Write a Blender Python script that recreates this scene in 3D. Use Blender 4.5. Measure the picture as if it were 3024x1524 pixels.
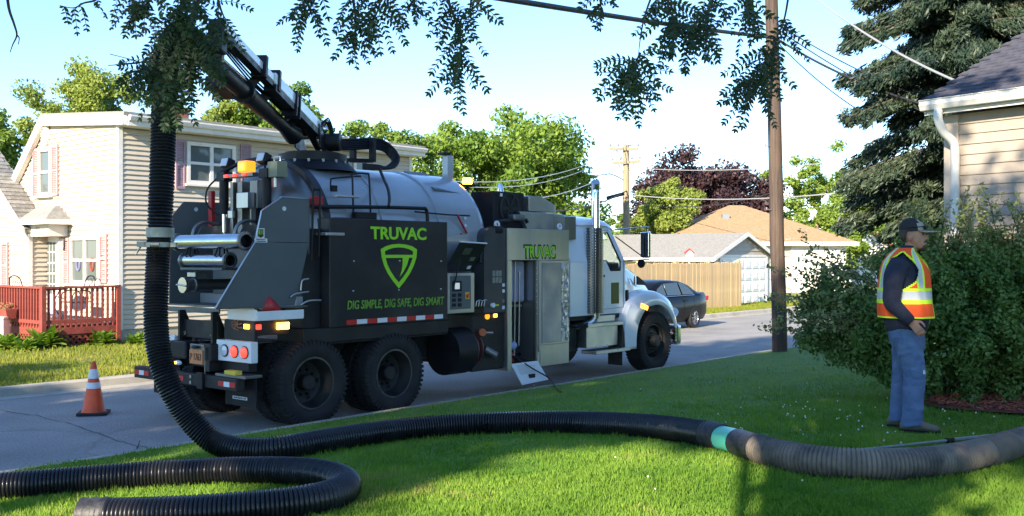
import bpy, bmesh, math, random
import numpy as np
from mathutils import Vector, Matrix, Euler
R_ = math.radians
for o in list(bpy.data.objects): bpy.data.objects.remove(o)
scene = bpy.context.scene
COL = scene.collection

# ------------------------------------------------------------------ camera, sky, sun, exposure
CAM_H = 2.1
cam_d = bpy.data.cameras.new('camera'); cam = bpy.data.objects.new('camera', cam_d); COL.objects.link(cam)
cam.location = (0, 0, CAM_H); cam.rotation_euler = (R_(90), 0, 0)
cam_d.sensor_width = 36; cam_d.lens = 36 * 3000 / 3024.0
cam_d.shift_y = -(762 - 757) / 3024.0
cam_d.clip_start = 0.05; cam_d.clip_end = 3000
scene.camera = cam
SUN_EL = R_(24); SUN_AZ = math.atan2(-0.47, -0.883)        # horizontal direction to the sun: behind the camera, to the left
world = bpy.data.worlds.new('World'); scene.world = world; world.use_nodes = True
wn = world.node_tree.nodes; wl = world.node_tree.links
sky = wn.new('ShaderNodeTexSky'); sky.sky_type = 'NISHITA'; sky.sun_disc = False
sky.sun_elevation = SUN_EL; sky.sun_rotation = SUN_AZ
sky.air_density = 1.0; sky.dust_density = 0.0; sky.ozone_density = 5.2; sky.altitude = 200
wl.new(sky.outputs[0], wn['Background'].inputs[0]); wn['Background'].inputs[1].default_value = 0.12
sun_d = bpy.data.lights.new('sun', 'SUN'); sun_d.energy = 4.6; sun_d.angle = R_(0.53); sun_d.color = (1.0, 0.86, 0.66)
sun = bpy.data.objects.new('sun', sun_d); COL.objects.link(sun)
sdir = Vector((math.sin(SUN_AZ) * math.cos(SUN_EL), math.cos(SUN_AZ) * math.cos(SUN_EL), math.sin(SUN_EL)))
sun.rotation_euler = sdir.to_track_quat('Z', 'Y').to_euler(); sun.location = (-20, -30, 30)
scene.view_settings.view_transform = 'Standard'; scene.view_settings.look = 'None'
scene.view_settings.exposure = 1.64; scene.view_settings.gamma = 1.0; scene.view_settings.use_curve_mapping = False
scene.render.engine = 'CYCLES'
scene.cycles.use_denoising = True
scene.cycles.max_bounces = 6; scene.cycles.diffuse_bounces = 4; scene.cycles.glossy_bounces = 3
scene.cycles.transmission_bounces = 4; scene.cycles.transparent_max_bounces = 8
scene.cycles.sample_clamp_indirect = 6.0

# ------------------------------------------------------------------ pixel -> place helpers (pixels of a 2576 px wide view of the photo)
PF, PCX, PHY = 2556.0, 1288.0, 645.0
def at(x, y, Y): return Vector(((x - PCX) / PF * Y, Y, CAM_H - (y - PHY) / PF * Y))
A40 = R_(40)
U = Vector((math.sin(A40), math.cos(A40), 0)); RT = Vector((math.cos(A40), -math.sin(A40), 0))   # along the street / towards our lawn
K0 = Vector((-2.93, 11.54, 0))                                                                 # a point on the near kerb line
def st(t, v, z=0): p = K0 + U * t - RT * v; return Vector((p.x, p.y, z))                       # street coordinates: t along, v across
def to_st(x, y): q = Vector((x, y, 0)) - K0; return q.dot(U), -q.dot(RT)
def smooth01(a): a = min(1, max(0, a)); return a * a * (3 - 2 * a)
def far_v(t): return 5.85 + 1.45 * smooth01((t - 2) / 16.0)
def lawn_z(x, y):
    d = -to_st(x, y)[1]
    dd = max(0.0, d - .15)
    z = .125 + .072 * min(dd, 5.2)
    if dd > 5.2: z += .072 * 1.2 * (1 - math.exp(-(dd - 5.2) / 1.2))
    return z + .012 * math.sin(x * 1.3 + .5) * math.sin(y * 1.1) * smooth01(dd / 1.5)
def far_z(x, y):
    t, v = to_st(x, y); d = max(0.0, v - far_v(t) - .15)
    s = .038 * (1 - smooth01((t - 8) / 14.0)) + .006
    return .13 + s * min(d, 5.0)
def on_lawn(px, py, up=0.0):                       # where a pixel's ray meets the lawn (raised by up)
    Y = 7.0
    for _ in range(40):
        X = (px - PCX) / PF * Y; z = lawn_z(X, Y) + up
        Y = .5 * Y + .5 * (CAM_H - z) * PF / (py - PHY)
    return Vector(((px - PCX) / PF * Y, Y, lawn_z((px - PCX) / PF * Y, Y) + up))

# ------------------------------------------------------------------ objects
def tag(o, label=None, cat=None, group=None, kind=None):
    if label: o['label'] = label
    if cat: o['category'] = cat
    if group: o['group'] = group
    if kind: o['kind'] = kind
    return o
def empty(name, loc=(0, 0, 0), rz=0.0, parent=None):
    o = bpy.data.objects.new(name, None); COL.objects.link(o); o.location = loc; o.rotation_euler = (0, 0, rz); o.parent = parent
    o.empty_display_size = .2
    return o
def link_mesh(name, me, mat, parent=None, loc=None):
    o = bpy.data.objects.new(name, me); COL.objects.link(o)
    if mat is not None and not me.materials:
        for m in (mat if isinstance(mat, (list, tuple)) else [mat]): me.materials.append(m)
    o.parent = parent
    if loc is not None: o.location = loc
    return o
def copy_obj(o, parent=None, loc=None, rot=None):
    c = o.copy(); COL.objects.link(c); c.parent = parent
    if loc is not None: c.location = loc
    if rot is not None: c.rotation_euler = rot
    return c
def basis(d):
    d = d.normalized(); a = Vector((0, 0, 1)) if abs(d.z) < .95 else Vector((1, 0, 0))
    x = a.cross(d).normalized(); y = d.cross(x).normalized(); return x, y, d
class MB:
    def __init__(s): s.v = []; s.f = []; s.mi = []; s.cur = 0
    def add(s, vs, fs):
        b = len(s.v); s.v += [tuple(p) for p in vs]
        for f in fs: s.f.append([b + i for i in f]); s.mi.append(s.cur)
        return s
    def box(s, x0, x1, y0, y1, z0, z1):
        return s.add([(x0,y0,z0),(x1,y0,z0),(x1,y1,z0),(x0,y1,z0),(x0,y0,z1),(x1,y0,z1),(x1,y1,z1),(x0,y1,z1)],
                     [(0,3,2,1),(4,5,6,7),(0,1,5,4),(1,2,6,5),(2,3,7,6),(3,0,4,7)])
    def obox(s, c, ax, ay, az):                     # centre and three half-axis vectors
        c = Vector(c); vs = []
        for k in (-1, 1):
            for (i, j) in ((-1,-1),(1,-1),(1,1),(-1,1)): vs.append(c + Vector(ax)*i + Vector(ay)*j + Vector(az)*k)
        return s.add(vs, [(0,3,2,1),(4,5,6,7),(0,1,5,4),(1,2,6,5),(2,3,7,6),(3,0,4,7)])
    def beam(s, a, b, w, h, up=(0, 0, 1)):          # rectangular bar from a to b
        a = Vector(a); b = Vector(b); d = b - a; u = Vector(up)
        x = d.cross(u)
        if x.length < 1e-6: x = d.cross(Vector((1, 0, 0)))
        x.normalize(); y = x.cross(d).normalized()
        return s.obox((a + b) / 2, d / 2, x * w / 2, y * h / 2)
    def prism(s, pts, ext):
        n = len(pts); e = Vector(ext); vs = [Vector(p) for p in pts] + [Vector(p) + e for p in pts]
        return s.add(vs, [list(range(n))[::-1], list(range(n, 2*n))] + [(i, (i+1) % n, n + (i+1) % n, n + i) for i in range(n)])
    def tube(s, path, r, n=10, caps=True, ell=None):
        P = [Vector(p) for p in path]; m = len(P); rr = r if isinstance(r, (list, tuple, np.ndarray)) else [r] * m
        T = [(P[min(i+1, m-1)] - P[max(i-1, 0)]).normalized() for i in range(m)]
        x, y, _ = basis(T[0]); vs = []; fs = []
        for i in range(m):
            x = (x - T[i] * x.dot(T[i])).normalized(); y = T[i].cross(x)
            for k in range(n):
                a = 2 * math.pi * k / n; q = x * math.cos(a) + y * math.sin(a)
                vs.append(P[i] + q * rr[i])
        for i in range(m - 1):
            for k in range(n):
                k2 = (k + 1) % n; fs.append((i*n + k, i*n + k2, (i+1)*n + k2, (i+1)*n + k))
        if caps: fs.append(list(range(n))[::-1]); fs.append([(m-1)*n + k for k in range(n)])
        return s.add(vs, fs)
    def cyl(s, a, b, r, n=16, r2=None): return s.tube([a, b], [r, r if r2 is None else r2], n)
    def lathe(s, prof, origin, axis, n=24):         # prof: (radius, height along axis)
        x, y, d = basis(Vector(axis)); o = Vector(origin); vs = []; fs = []; m = len(prof)
        for (r, h) in prof:
            for k in range(n):
                a = 2 * math.pi * k / n; vs.append(o + d * h + (x * math.cos(a) + y * math.sin(a)) * max(r, 1e-4))
        for i in range(m - 1):
            for k in range(n):
                k2 = (k + 1) % n; fs.append((i*n + k, i*n + k2, (i+1)*n + k2, (i+1)*n + k))
        return s.add(vs, fs)
    def loft(s, rings, caps=True):
        n = len(rings[0]); vs = [p for r in rings for p in r]; fs = []
        for i in range(len(rings) - 1):
            for k in range(n):
                k2 = (k + 1) % n; fs.append((i*n + k, i*n + k2, (i+1)*n + k2, (i+1)*n + k))
        if caps: fs.append(list(range(n))[::-1]); fs.append([(len(rings)-1)*n + k for k in range(n)])
        return s.add(vs, fs)
    def sphere(s, c, r, n=10, m=6, sq=(1, 1, 1)):
        c = Vector(c); rings = []
        for i in range(m + 1):
            t = math.pi * (i + .02 * (i == 0) - .02 * (i == m)) / m
            rings.append([c + Vector((r*sq[0]*math.sin(t)*math.cos(2*math.pi*k/n), r*sq[1]*math.sin(t)*math.sin(2*math.pi*k/n), -r*sq[2]*math.cos(t))) for k in range(n)])
        return s.loft(rings)
    def build(s, name, mat, parent=None, smooth=None, bevel=0, loc=None, fixn=True):
        me = bpy.data.meshes.new(name); me.from_pydata([tuple(p) for p in s.v], [], s.f)
        mats = mat if isinstance(mat, (list, tuple)) else [mat]
        for m in mats: me.materials.append(m)
        if len(mats) > 1: me.polygons.foreach_set('material_index', s.mi)
        if fixn:
            bm = bmesh.new(); bm.from_mesh(me); bmesh.ops.recalc_face_normals(bm, faces=bm.faces); bm.to_mesh(me); bm.free()
        if smooth is not None:
            me.polygons.foreach_set('use_smooth', [True] * len(me.polygons)); me.set_sharp_from_angle(angle=R_(smooth))
        me.update()
        o = link_mesh(name, me, None, parent, loc)
        if bevel:
            b = o.modifiers.new('bevel', 'BEVEL'); b.width = bevel; b.segments = 2; b.limit_method = 'ANGLE'; b.angle_limit = R_(40)
        return o
def catmull(P, sub):
    P = [Vector(p) for p in P]; out = []
    for i in range(len(P) - 1):
        a = P[max(i-1, 0)]; b = P[i]; c = P[i+1]; d = P[min(i+2, len(P)-1)]
        for k in range(sub):
            t = k / sub
            out.append(.5 * ((2*b) + (c - a)*t + (2*a - 5*b + 4*c - d)*t*t + (3*b - a - 3*c + d)*t**3))
    out.append(P[-1]); return out
def resample(P, step):
    P = [Vector(p) for p in P]; L = [0]
    for i in range(1, len(P)): L.append(L[-1] + (P[i] - P[i-1]).length)
    n = max(2, int(L[-1] / step)); out = []; j = 0
    for k in range(n + 1):
        s = L[-1] * k / n
        while j < len(P) - 2 and L[j+1] < s: j += 1
        f = (s - L[j]) / max(1e-9, L[j+1] - L[j]); out.append(P[j].lerp(P[j+1], min(1, max(0, f))))
    return out
def numpy_mesh(name, verts, faces_per, nv):         # verts (N*nv,3), each consecutive nv verts is one face
    me = bpy.data.meshes.new(name); n = len(verts) // nv
    me.vertices.add(len(verts)); me.vertices.foreach_set('co', np.asarray(verts, dtype=np.float32).ravel())
    me.loops.add(len(verts)); me.loops.foreach_set('vertex_index', np.arange(len(verts), dtype=np.int32))
    me.polygons.add(n); me.polygons.foreach_set('loop_start', np.arange(0, len(verts), nv, dtype=np.int32))
    me.update(calc_edges=True); me.validate(); return me

# ------------------------------------------------------------------ materials
def mat(name, c1, c2=None, rough=.6, metal=0.0, scale=4.0, detail=4.0, bump=0.0, bscale=40.0, coat=0.0, spec=.5, stretch=None, rvar=0.0, fac=(.35, .65), emit=None, estr=0.0, alpha=None, trans=0.0, ior=1.45, dirt=None):
    m = bpy.data.materials.new(name); m.use_nodes = True; nt = m.node_tree; N = nt.nodes; Lk = nt.links
    b = N['Principled BSDF']; b.inputs['Roughness'].default_value = rough; b.inputs['Metallic'].default_value = metal
    b.inputs['Specular IOR Level'].default_value = spec; b.inputs['Coat Weight'].default_value = coat; b.inputs['Coat Roughness'].default_value = .08
    b.inputs['Base Color'].default_value = (*c1, 1); b.inputs['IOR'].default_value = ior
    tc = N.new('ShaderNodeTexCoord'); src = tc.outputs['Object']
    if stretch:
        mp = N.new('ShaderNodeMapping'); mp.inputs['Scale'].default_value = stretch; Lk.new(src, mp.inputs[0]); src = mp.outputs[0]
    if c2 or rvar:
        nz = N.new('ShaderNodeTexNoise'); nz.inputs['Scale'].default_value = scale; nz.inputs['Detail'].default_value = detail; nz.inputs['Roughness'].default_value = .6
        Lk.new(src, nz.inputs['Vector'])
    if c2:
        rp = N.new('ShaderNodeValToRGB'); rp.color_ramp.elements[0].position = fac[0]; rp.color_ramp.elements[1].position = fac[1]
        rp.color_ramp.elements[0].color = (*c1, 1); rp.color_ramp.elements[1].color = (*c2, 1)
        Lk.new(nz.outputs[0], rp.inputs[0]); cout = rp.outputs[0]
        if dirt:                                    # (colour, scale, amount): splotches of dirt with their own shape
            n2 = N.new('ShaderNodeTexNoise'); n2.inputs['Scale'].default_value = dirt[1]; n2.inputs['Detail'].default_value = 8; Lk.new(tc.outputs['Object'], n2.inputs['Vector'])
            mr = N.new('ShaderNodeMapRange'); mr.inputs[1].default_value = .48; mr.inputs[2].default_value = .75; mr.inputs[4].default_value = dirt[2]; Lk.new(n2.outputs[0], mr.inputs[0])
            mx = N.new('ShaderNodeMix'); mx.data_type = 'RGBA'; mx.inputs['B'].default_value = (*dirt[0], 1)
            Lk.new(mr.outputs[0], mx.inputs['Factor']); Lk.new(cout, mx.inputs['A']); cout = mx.outputs['Result']
        Lk.new(cout, b.inputs['Base Color'])
    if rvar:
        mr = N.new('ShaderNodeMapRange'); mr.inputs[3].default_value = max(.02, rough - rvar); mr.inputs[4].default_value = min(1, rough + rvar)
        mr.inputs[1].default_value = .3; mr.inputs[2].default_value = .7
        Lk.new(nz.outputs[0], mr.inputs[0]); Lk.new(mr.outputs[0], b.inputs['Roughness'])
    if bump:
        n3 = N.new('ShaderNodeTexNoise'); n3.inputs['Scale'].default_value = bscale; n3.inputs['Detail'].default_value = 5; Lk.new(src, n3.inputs['Vector'])
        bp = N.new('ShaderNodeBump'); bp.inputs['Strength'].default_value = bump; bp.inputs['Distance'].default_value = .02
        Lk.new(n3.outputs[0], bp.inputs['Height']); Lk.new(bp.outputs[0], b.inputs['Normal'])
    if emit: b.inputs['Emission Color'].default_value = (*emit, 1); b.inputs['Emission Strength'].default_value = estr
    if trans: b.inputs['Transmission Weight'].default_value = trans
    return m
def leaf_mat(name, c1, c2, trans=.35, scale=1.2, rough=.5, c3=None, spec=.35):
    """Leaf colours mixed by a per-leaf attribute and by clump noise; half the light passes through the blade."""
    m = bpy.data.materials.new(name); m.use_nodes = True; nt = m.node_tree; N = nt.nodes; Lk = nt.links
    b = N['Principled BSDF']; b.inputs['Roughness'].default_value = rough; b.inputs['Specular IOR Level'].default_value = spec
    at_ = N.new('ShaderNodeAttribute'); at_.attribute_name = 'var'
    nz = N.new('ShaderNodeTexNoise'); nz.inputs['Scale'].default_value = scale; nz.inputs['Detail'].default_value = 2
    tc = N.new('ShaderNodeTexCoord'); Lk.new(tc.outputs['Object'], nz.inputs['Vector'])
    ma = N.new('ShaderNodeMath'); ma.operation = 'MULTIPLY_ADD'; ma.inputs[1].default_value = .6
    m2 = N.new('ShaderNodeMath'); m2.operation = 'MULTIPLY_ADD'; m2.inputs[1].default_value = 1.6; m2.inputs[2].default_value = -.6
    Lk.new(nz.outputs[0], m2.inputs[0]); Lk.new(at_.outputs['Fac'], ma.inputs[0]); Lk.new(m2.outputs[0], ma.inputs[2])
    rp = N.new('ShaderNodeValToRGB'); rp.color_ramp.elements[0].color = (*c1, 1); rp.color_ramp.elements[1].color = (*c2, 1)
    rp.color_ramp.elements[0].position = .15; rp.color_ramp.elements[1].position = .85
    if c3: e = rp.color_ramp.elements.new(.93); e.color = (*c3, 1)
    Lk.new(ma.outputs[0], rp.inputs[0]); Lk.new(rp.outputs[0], b.inputs['Base Color'])
    tr = N.new('ShaderNodeBsdfTranslucent'); hs = N.new('ShaderNodeHueSaturation'); hs.inputs['Value'].default_value = 1.3; hs.inputs['Saturation'].default_value = 1.1
    Lk.new(rp.outputs[0], hs.inputs['Color']); Lk.new(hs.outputs[0], tr.inputs[0])
    mx = N.new('ShaderNodeMixShader'); mx.inputs[0].default_value = trans
    Lk.new(b.outputs[0], mx.inputs[1]); Lk.new(tr.outputs[0], mx.inputs[2]); Lk.new(mx.outputs[0], N['Material Output'].inputs[0])
    return m
def glass_mat(name, tint=(.05, .06, .06), rough=.03):
    return mat(name, tint, rough=rough, spec=.7, coat=.25)
M = {}
M['white'] = mat('white_paint', (.78,.79,.80), (.70,.71,.72), rough=.35, scale=3, rvar=.08, coat=.4)
M['trim'] = mat('white_trim', (.74,.71,.66), (.66,.63,.58), rough=.55, scale=6, bump=.05)
M['siding'] = mat('cream_siding', (.54,.475,.385), (.48,.42,.34), rough=.55, scale=2.2, bump=.06, bscale=90)
M['siding_tan'] = mat('tan_siding', (.35,.30,.25), (.30,.255,.215), rough=.6, scale=2.2, bump=.06, bscale=90)
M['pink'] = mat('faded_pink_shutter', (.50,.30,.30), (.42,.25,.26), rough=.6, scale=7)
M['mauve'] = mat('mauve_shutter', (.36,.24,.30), (.30,.20,.25), rough=.6, scale=7)
M['winglass'] = glass_mat('window_glass', (.10,.12,.12))
M['door_white'] = mat('door_white', (.76,.74,.70), rough=.4)
M['deck_red'] = mat('deck_red_stain', (.27,.055,.04), (.20,.04,.03), rough=.65, scale=9, bump=.15, bscale=50)
M['shingle_grey'] = mat('grey_shingle', (.20,.20,.19), (.30,.29,.27), rough=.9, scale=11, bump=.4, bscale=150)
M['shingle_dark'] = mat('charcoal_shingle', (.045,.047,.065), (.085,.085,.11), rough=.9, scale=9, bump=.4, bscale=140)
M['shingle_tan'] = mat('tan_shingle', (.30,.20,.115), (.38,.265,.155), rough=.9, scale=7, bump=.3, bscale=90)
M['shingle_red'] = mat('red_shingle', (.33,.12,.10), (.25,.09,.08), rough=.9, scale=7, bump=.3, bscale=90)
M['brick'] = mat('red_brick', (.30,.11,.07), (.22,.08,.05), rough=.85, scale=9, bump=.3)
M['concrete'] = mat('concrete', (.42,.39,.33), (.33,.31,.27), rough=.85, scale=3, bump=.25, bscale=60, dirt=((.16,.15,.12), 1.7, .5))
M['gutter'] = mat('gutter_white', (.66,.65,.62), (.58,.57,.54), rough=.4, scale=3, rvar=.1)
M['fence'] = mat('cedar_fence', (.64,.44,.22), (.52,.35,.17), rough=.7, scale=3, stretch=(6, 6, .7), bump=.2, bscale=20)
M['pole_wood'] = mat('pole_wood', (.10,.07,.055), (.045,.033,.03), rough=.85, scale=3.5, stretch=(9, 9, .35), bump=.6, bscale=8, dirt=((.17,.12,.08), .9, .4))
M['pole_pale'] = mat('pole_wood_pale', (.34,.26,.17), (.26,.20,.13), rough=.85, scale=4, stretch=(8, 8, .5))
M['bark'] = mat('bark', (.13,.10,.075), (.075,.058,.045), rough=.9, scale=5, stretch=(3, 3, .6), bump=.6, bscale=14)
M['bark_pale'] = mat('bark_pale', (.30,.22,.14), (.20,.15,.10), rough=.9, scale=5, bump=.3)
M['twig'] = mat('twig', (.06,.045,.035), (.04,.03,.025), rough=.8, scale=20)
M['wire_dark'] = mat('cable_black', (.02,.02,.025), rough=.5)
M['wire_pale'] = mat('cable_bare', (.60,.58,.54), rough=.35, metal=.6)
M['ins'] = mat('insulator', (.18,.16,.17), rough=.3)
M['metal_grey'] = mat('galvanised', (.42,.43,.44), (.32,.33,.34), rough=.45, metal=.8, scale=8, rvar=.1)
M['black'] = mat('black_paint', (.006,.006,.009), (.011,.011,.014), rough=.5, scale=5, rvar=.10, spec=.35)
M['rubber'] = mat('tyre_rubber', (.010,.010,.011), (.018,.018,.018), rough=.78, scale=6, bump=.15, bscale=80)
M['chrome'] = mat('chrome', (.80,.81,.83), rough=.12, metal=1.0)
M['orange'] = mat('cone_orange', (.85,.10,.025), (.75,.085,.02), rough=.5, scale=6, dirt=((.18,.06,.03), 5, .45))
M['reflect'] = mat('reflective_white', (.72,.73,.74), (.60,.61,.62), rough=.35, scale=12)

# ================================================================== SETTING: ground, road, kerbs, lawns
def ground_mat(name, c1, c2, c3, sc=1.0):
    m = mat(name, c1, c2, rough=.9, scale=sc, detail=8, bump=.8, bscale=35, dirt=(c3, 2.3, .6)); return m
M['grass_ground'] = ground_mat('grass_soil', (.10,.20,.026), (.14,.24,.038), (.18,.21,.05), 3.0)
M['far_grass'] = ground_mat('far_grass', (.15,.19,.022), (.21,.22,.035), (.20,.17,.05), 2.0)
def road_mat():
    m = mat('road_concrete', (.265,.255,.24), (.33,.318,.30), rough=.82, scale=1.6, detail=10, bump=.25, bscale=160, dirt=((.10,.10,.105), .8, .5)); nt = m.node_tree; N = nt.nodes; Lk = nt.links
    b = N['Principled BSDF']; old = b.inputs['Base Color'].links[0].from_socket
    tc = N.new('ShaderNodeTexCoord'); ag = N.new('ShaderNodeTexNoise'); ag.inputs['Scale'].default_value = 38; ag.inputs['Detail'].default_value = 6; Lk.new(tc.outputs['Object'], ag.inputs['Vector'])
    agr = N.new('ShaderNodeMapRange'); agr.inputs[1].default_value = .35; agr.inputs[2].default_value = .65; agr.inputs[3].default_value = .72; agr.inputs[4].default_value = 1.22; Lk.new(ag.outputs[0], agr.inputs[0])
    agm = N.new('ShaderNodeVectorMath'); agm.operation = 'SCALE'; Lk.new(old, agm.inputs[0]); Lk.new(agr.outputs[0], agm.inputs['Scale']); old = agm.outputs[0]
    nz = N.new('ShaderNodeTexNoise'); nz.inputs['Scale'].default_value = .9; nz.inputs['Detail'].default_value = 6
    Lk.new(tc.outputs['Object'], nz.inputs['Vector'])
    mxv = N.new('ShaderNodeMix'); mxv.data_type = 'VECTOR'; mxv.inputs['Factor'].default_value = .55
    Lk.new(tc.outputs['Object'], mxv.inputs['A']); Lk.new(nz.outputs['Color'], mxv.inputs['B'])
    vo = N.new('ShaderNodeTexVoronoi'); vo.feature = 'DISTANCE_TO_EDGE'; vo.inputs['Scale'].default_value = .42; Lk.new(mxv.outputs['Result'], vo.inputs['Vector'])
    lt = N.new('ShaderNodeMapRange'); lt.inputs[1].default_value = .002; lt.inputs[2].default_value = .010; lt.inputs[3].default_value = .3; lt.inputs[4].default_value = 0
    Lk.new(vo.outputs['Distance'], lt.inputs[0])
    n4 = N.new('ShaderNodeTexNoise'); n4.inputs['Scale'].default_value = .7; Lk.new(tc.outputs['Object'], n4.inputs['Vector'])
    g = N.new('ShaderNodeMapRange'); g.inputs[1].default_value = .42; g.inputs[2].default_value = .62; Lk.new(n4.outputs[0], g.inputs[0])
    mu = N.new('ShaderNodeMath'); mu.operation = 'MULTIPLY'; Lk.new(lt.outputs[0], mu.inputs[0]); Lk.new(g.outputs[0], mu.inputs[1])
    mx = N.new('ShaderNodeMix'); mx.data_type = 'RGBA'; mx.inputs['B'].default_value = (.035,.035,.035,1)
    Lk.new(mu.outputs[0], mx.inputs['Factor']); Lk.new(old, mx.inputs['A']); Lk.new(mx.outputs['Result'], b.inputs['Base Color'])
    return m
M['road'] = road_mat()
g = MB(); g.add([(-900,-900,-.08),(900,-900,-.08),(900,1500,-.08),(-900,1500,-.08)], [(0,1,2,3)])
tag(g.build('ground', M['far_grass']), kind='structure')
ts = [-40 + i * 1.0 for i in range(160)]
g = MB()
for a, b in zip(ts[:-1], ts[1:]):
    g.add([st(a, -.02), st(b, -.02), st(b, far_v(b) + .02), st(a, far_v(a) + .02)], [(0,1,2,3)])
tag(g.build('road', M['road']), kind='structure')
# near kerb: a low rounded concrete edge the lawn grows up to
g = MB(); prof = [(0,-.05),(0,.085),(-.015,.115),(-.04,.125),(-.16,.128),(-.16,-.05)]
kk = [-40 + i * 2.0 for i in range(75)]
g.loft([[st(t, v + .02*math.sin(t*.7), z) for v, z in prof] for t in kk]); tag(g.build('near_kerb', M['concrete'], smooth=50), kind='structure')
# far kerb with its gutter pan
g = MB(); prof = [(-.32,-.05),(-.32,.008),(-.02,.016),(.0,.12),(.03,.14),(.17,.145),(.17,-.05)]
g.loft([[st(t, far_v(t) + v, z) for v, z in prof] for t in ts[::2]]); tag(g.build('far_kerb', M['concrete'], smooth=40), kind='structure')
# cracks in the road slab: shallow dark sealed grooves with their own path
rr = random.Random(5)
crk = MB()
for path in ([(0,1032),(90,1046),(180,1068),(280,1104),(340,1122),(420,1138),(480,1150)], [(330,1164),(345,1128),(352,1108)], [(1250,990),(1330,976),(1400,962)]):
    pts = []
    for a, b in zip(path[:-1], path[1:]):
        for k in range(6):
            f = k / 6; y = a[1] + (b[1]-a[1])*f + rr.uniform(-2, 2); x = a[0] + (b[0]-a[0])*f
            Y = CAM_H * PF / (y - PHY); pts.append(Vector(((x - PCX)/PF*Y, Y, .004)))
    for a, b in zip(pts[:-1], pts[1:]):
        n = Vector((-(b-a).y, (b-a).x, 0)).normalized() * rr.uniform(.004, .010); crk.add([a-n, b-n, b+n, a+n], [(0,1,2,3)])
cr = crk.build('road_crack', mat('crack_tar', (.06,.06,.058), rough=.9)); cr.parent = bpy.data.objects['road']; tag(cr, kind='stuff')

def sheet(name, tv, zf, matl):
    T, V = tv; vs = []; fs = []; n = len(V)
    for t in T:
        for v in V:
            p = st(t, v(t) if callable(v) else v); vs.append((p.x, p.y, zf(p.x, p.y)))
    for i in range(len(T)-1):
        for j in range(n-1): fs.append((i*n+j, i*n+j+1, (i+1)*n+j+1, (i+1)*n+j))
    g = MB(); g.add(vs, fs); return tag(g.build(name, matl, smooth=60), kind='structure')
sheet('lawn', ([-30 + .75*i for i in range(100)], [-.155 - .5*i for i in range(30)] + [-16,-20,-30,-45]), lambda x, y: lawn_z(x, y), M['grass_ground'])
offs = [.16, .5, 1, 2, 3, 4, 5, 6, 9, 14, 22, 40, 70]
sheet('far_lawn', (ts, [(lambda t, d=d: far_v(t) + d) for d in offs]), far_z, M['far_grass'])

# ------------------------------------------------------------------ grass blades
M['blade'] = leaf_mat('grass_blade', (.095,.21,.026), (.23,.36,.055), trans=.38, scale=.9, c3=(.36,.33,.11), rough=.6, spec=.12)
M['blade_far'] = leaf_mat('far_grass_blade', (.17,.22,.025), (.28,.29,.05), trans=.4, scale=1.0, rough=.6, spec=.15)
def blades(name, matl, P, hmin, hmax, wid, seed, lean=.5):
    rng = np.random.default_rng(seed); n = len(P)
    a = rng.uniform(0, 2*np.pi, n); h = rng.uniform(hmin, hmax, n) * (0.6 + .8*rng.random(n)); ln = rng.uniform(.05, lean, n) * h
    px_, py_ = P[:, 0], P[:, 1]; pn = .5 + .5*np.sin(2.9*px_ + 1.9*np.sin(2.1*py_ + .7)) * np.sin(2.5*py_ + 1.6*np.sin(3.3*px_)); pn2 = .5 + .5*np.sin(9*px_ + 2*np.sin(7*py_)) * np.sin(8*py_ + 2*np.sin(6*px_ + 1)); h *= .62 + .45*pn + .35*pn2
    b = rng.uniform(0, 2*np.pi, n); wd = wid * rng.uniform(.7, 1.3, n)
    dx = np.stack([np.cos(a), np.sin(a), np.zeros(n)], 1) * wd[:, None]
    le = np.stack([np.cos(b)*ln, np.sin(b)*ln, h], 1)
    base = P.copy(); base[:, 2] -= .01
    mid = base + le * np.array([.35, .35, .6])
    V = np.stack([base - dx, base + dx, mid + dx*.8, base + le, mid - dx*.8], 1).reshape(-1, 3)
    me = numpy_mesh(name, V, n, 5)
    at_ = me.attributes.new('var', 'FLOAT', 'FACE'); at_.data.foreach_set('value', (.55*rng.random(n) + .28*pn2 + .22*pn).astype(np.float32))
    return link_mesh(name, me, matl)
rng = np.random.default_rng(3)
N0 = 740000
iY = rng.uniform(1/21.0, 1/4.9, N0); Yb = 1/iY; Xb = rng.uniform(-.68, .68, N0) * Yb
q = np.stack([Xb - K0.x, Yb - K0.y], 1); tb = q @ np.array([U.x, U.y]); vb = -(q @ np.array([RT.x, RT.y]))
edge = -.17 + .09*np.sin(tb*2.3) * np.sin(tb*5.1 + 1)
keep = (vb < edge) & (rng.random(N0) < np.clip(1.5 - Yb/14, .25, 1))
Xb, Yb = Xb[keep], Yb[keep]
dd = np.maximum(0, -vb[keep] - .15); zb = .125 + .072*np.minimum(dd, 5.2) + np.where(dd > 5.2, .072*1.2*(1-np.exp(-(dd-5.2)/1.2)), 0)
s3 = np.clip(dd/1.5, 0, 1); s3 = s3*s3*(3-2*s3)
zb += .012*np.sin(Xb*1.3+.5)*np.sin(Yb*1.1)*s3
PB = np.stack([Xb, Yb, zb], 1)
gb = blades('lawn_grass', M['blade'], PB, .014, .046, .0034, 7); tag(gb, 'short mown green grass growing on the near lawn', 'grass', kind='stuff')
# far lawn blades
n1 = 90000
tb = rng.uniform(-9, 34, n1); fv = np.array([far_v(t) for t in tb]); vv = fv + .2 + rng.random(n1)**1.3 * 5
pp = np.array([[*(st(t, v).xy), 0] for t, v in zip(tb, vv)])
for i in range(n1): pp[i, 2] = far_z(pp[i, 0], pp[i, 1])
fb = blades('far_lawn_grass', M['blade_far'], pp, .03, .075, .009, 8); tag(fb, 'sunlit yellow-green grass on the lawn across the street', 'grass', kind='stuff')
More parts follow.
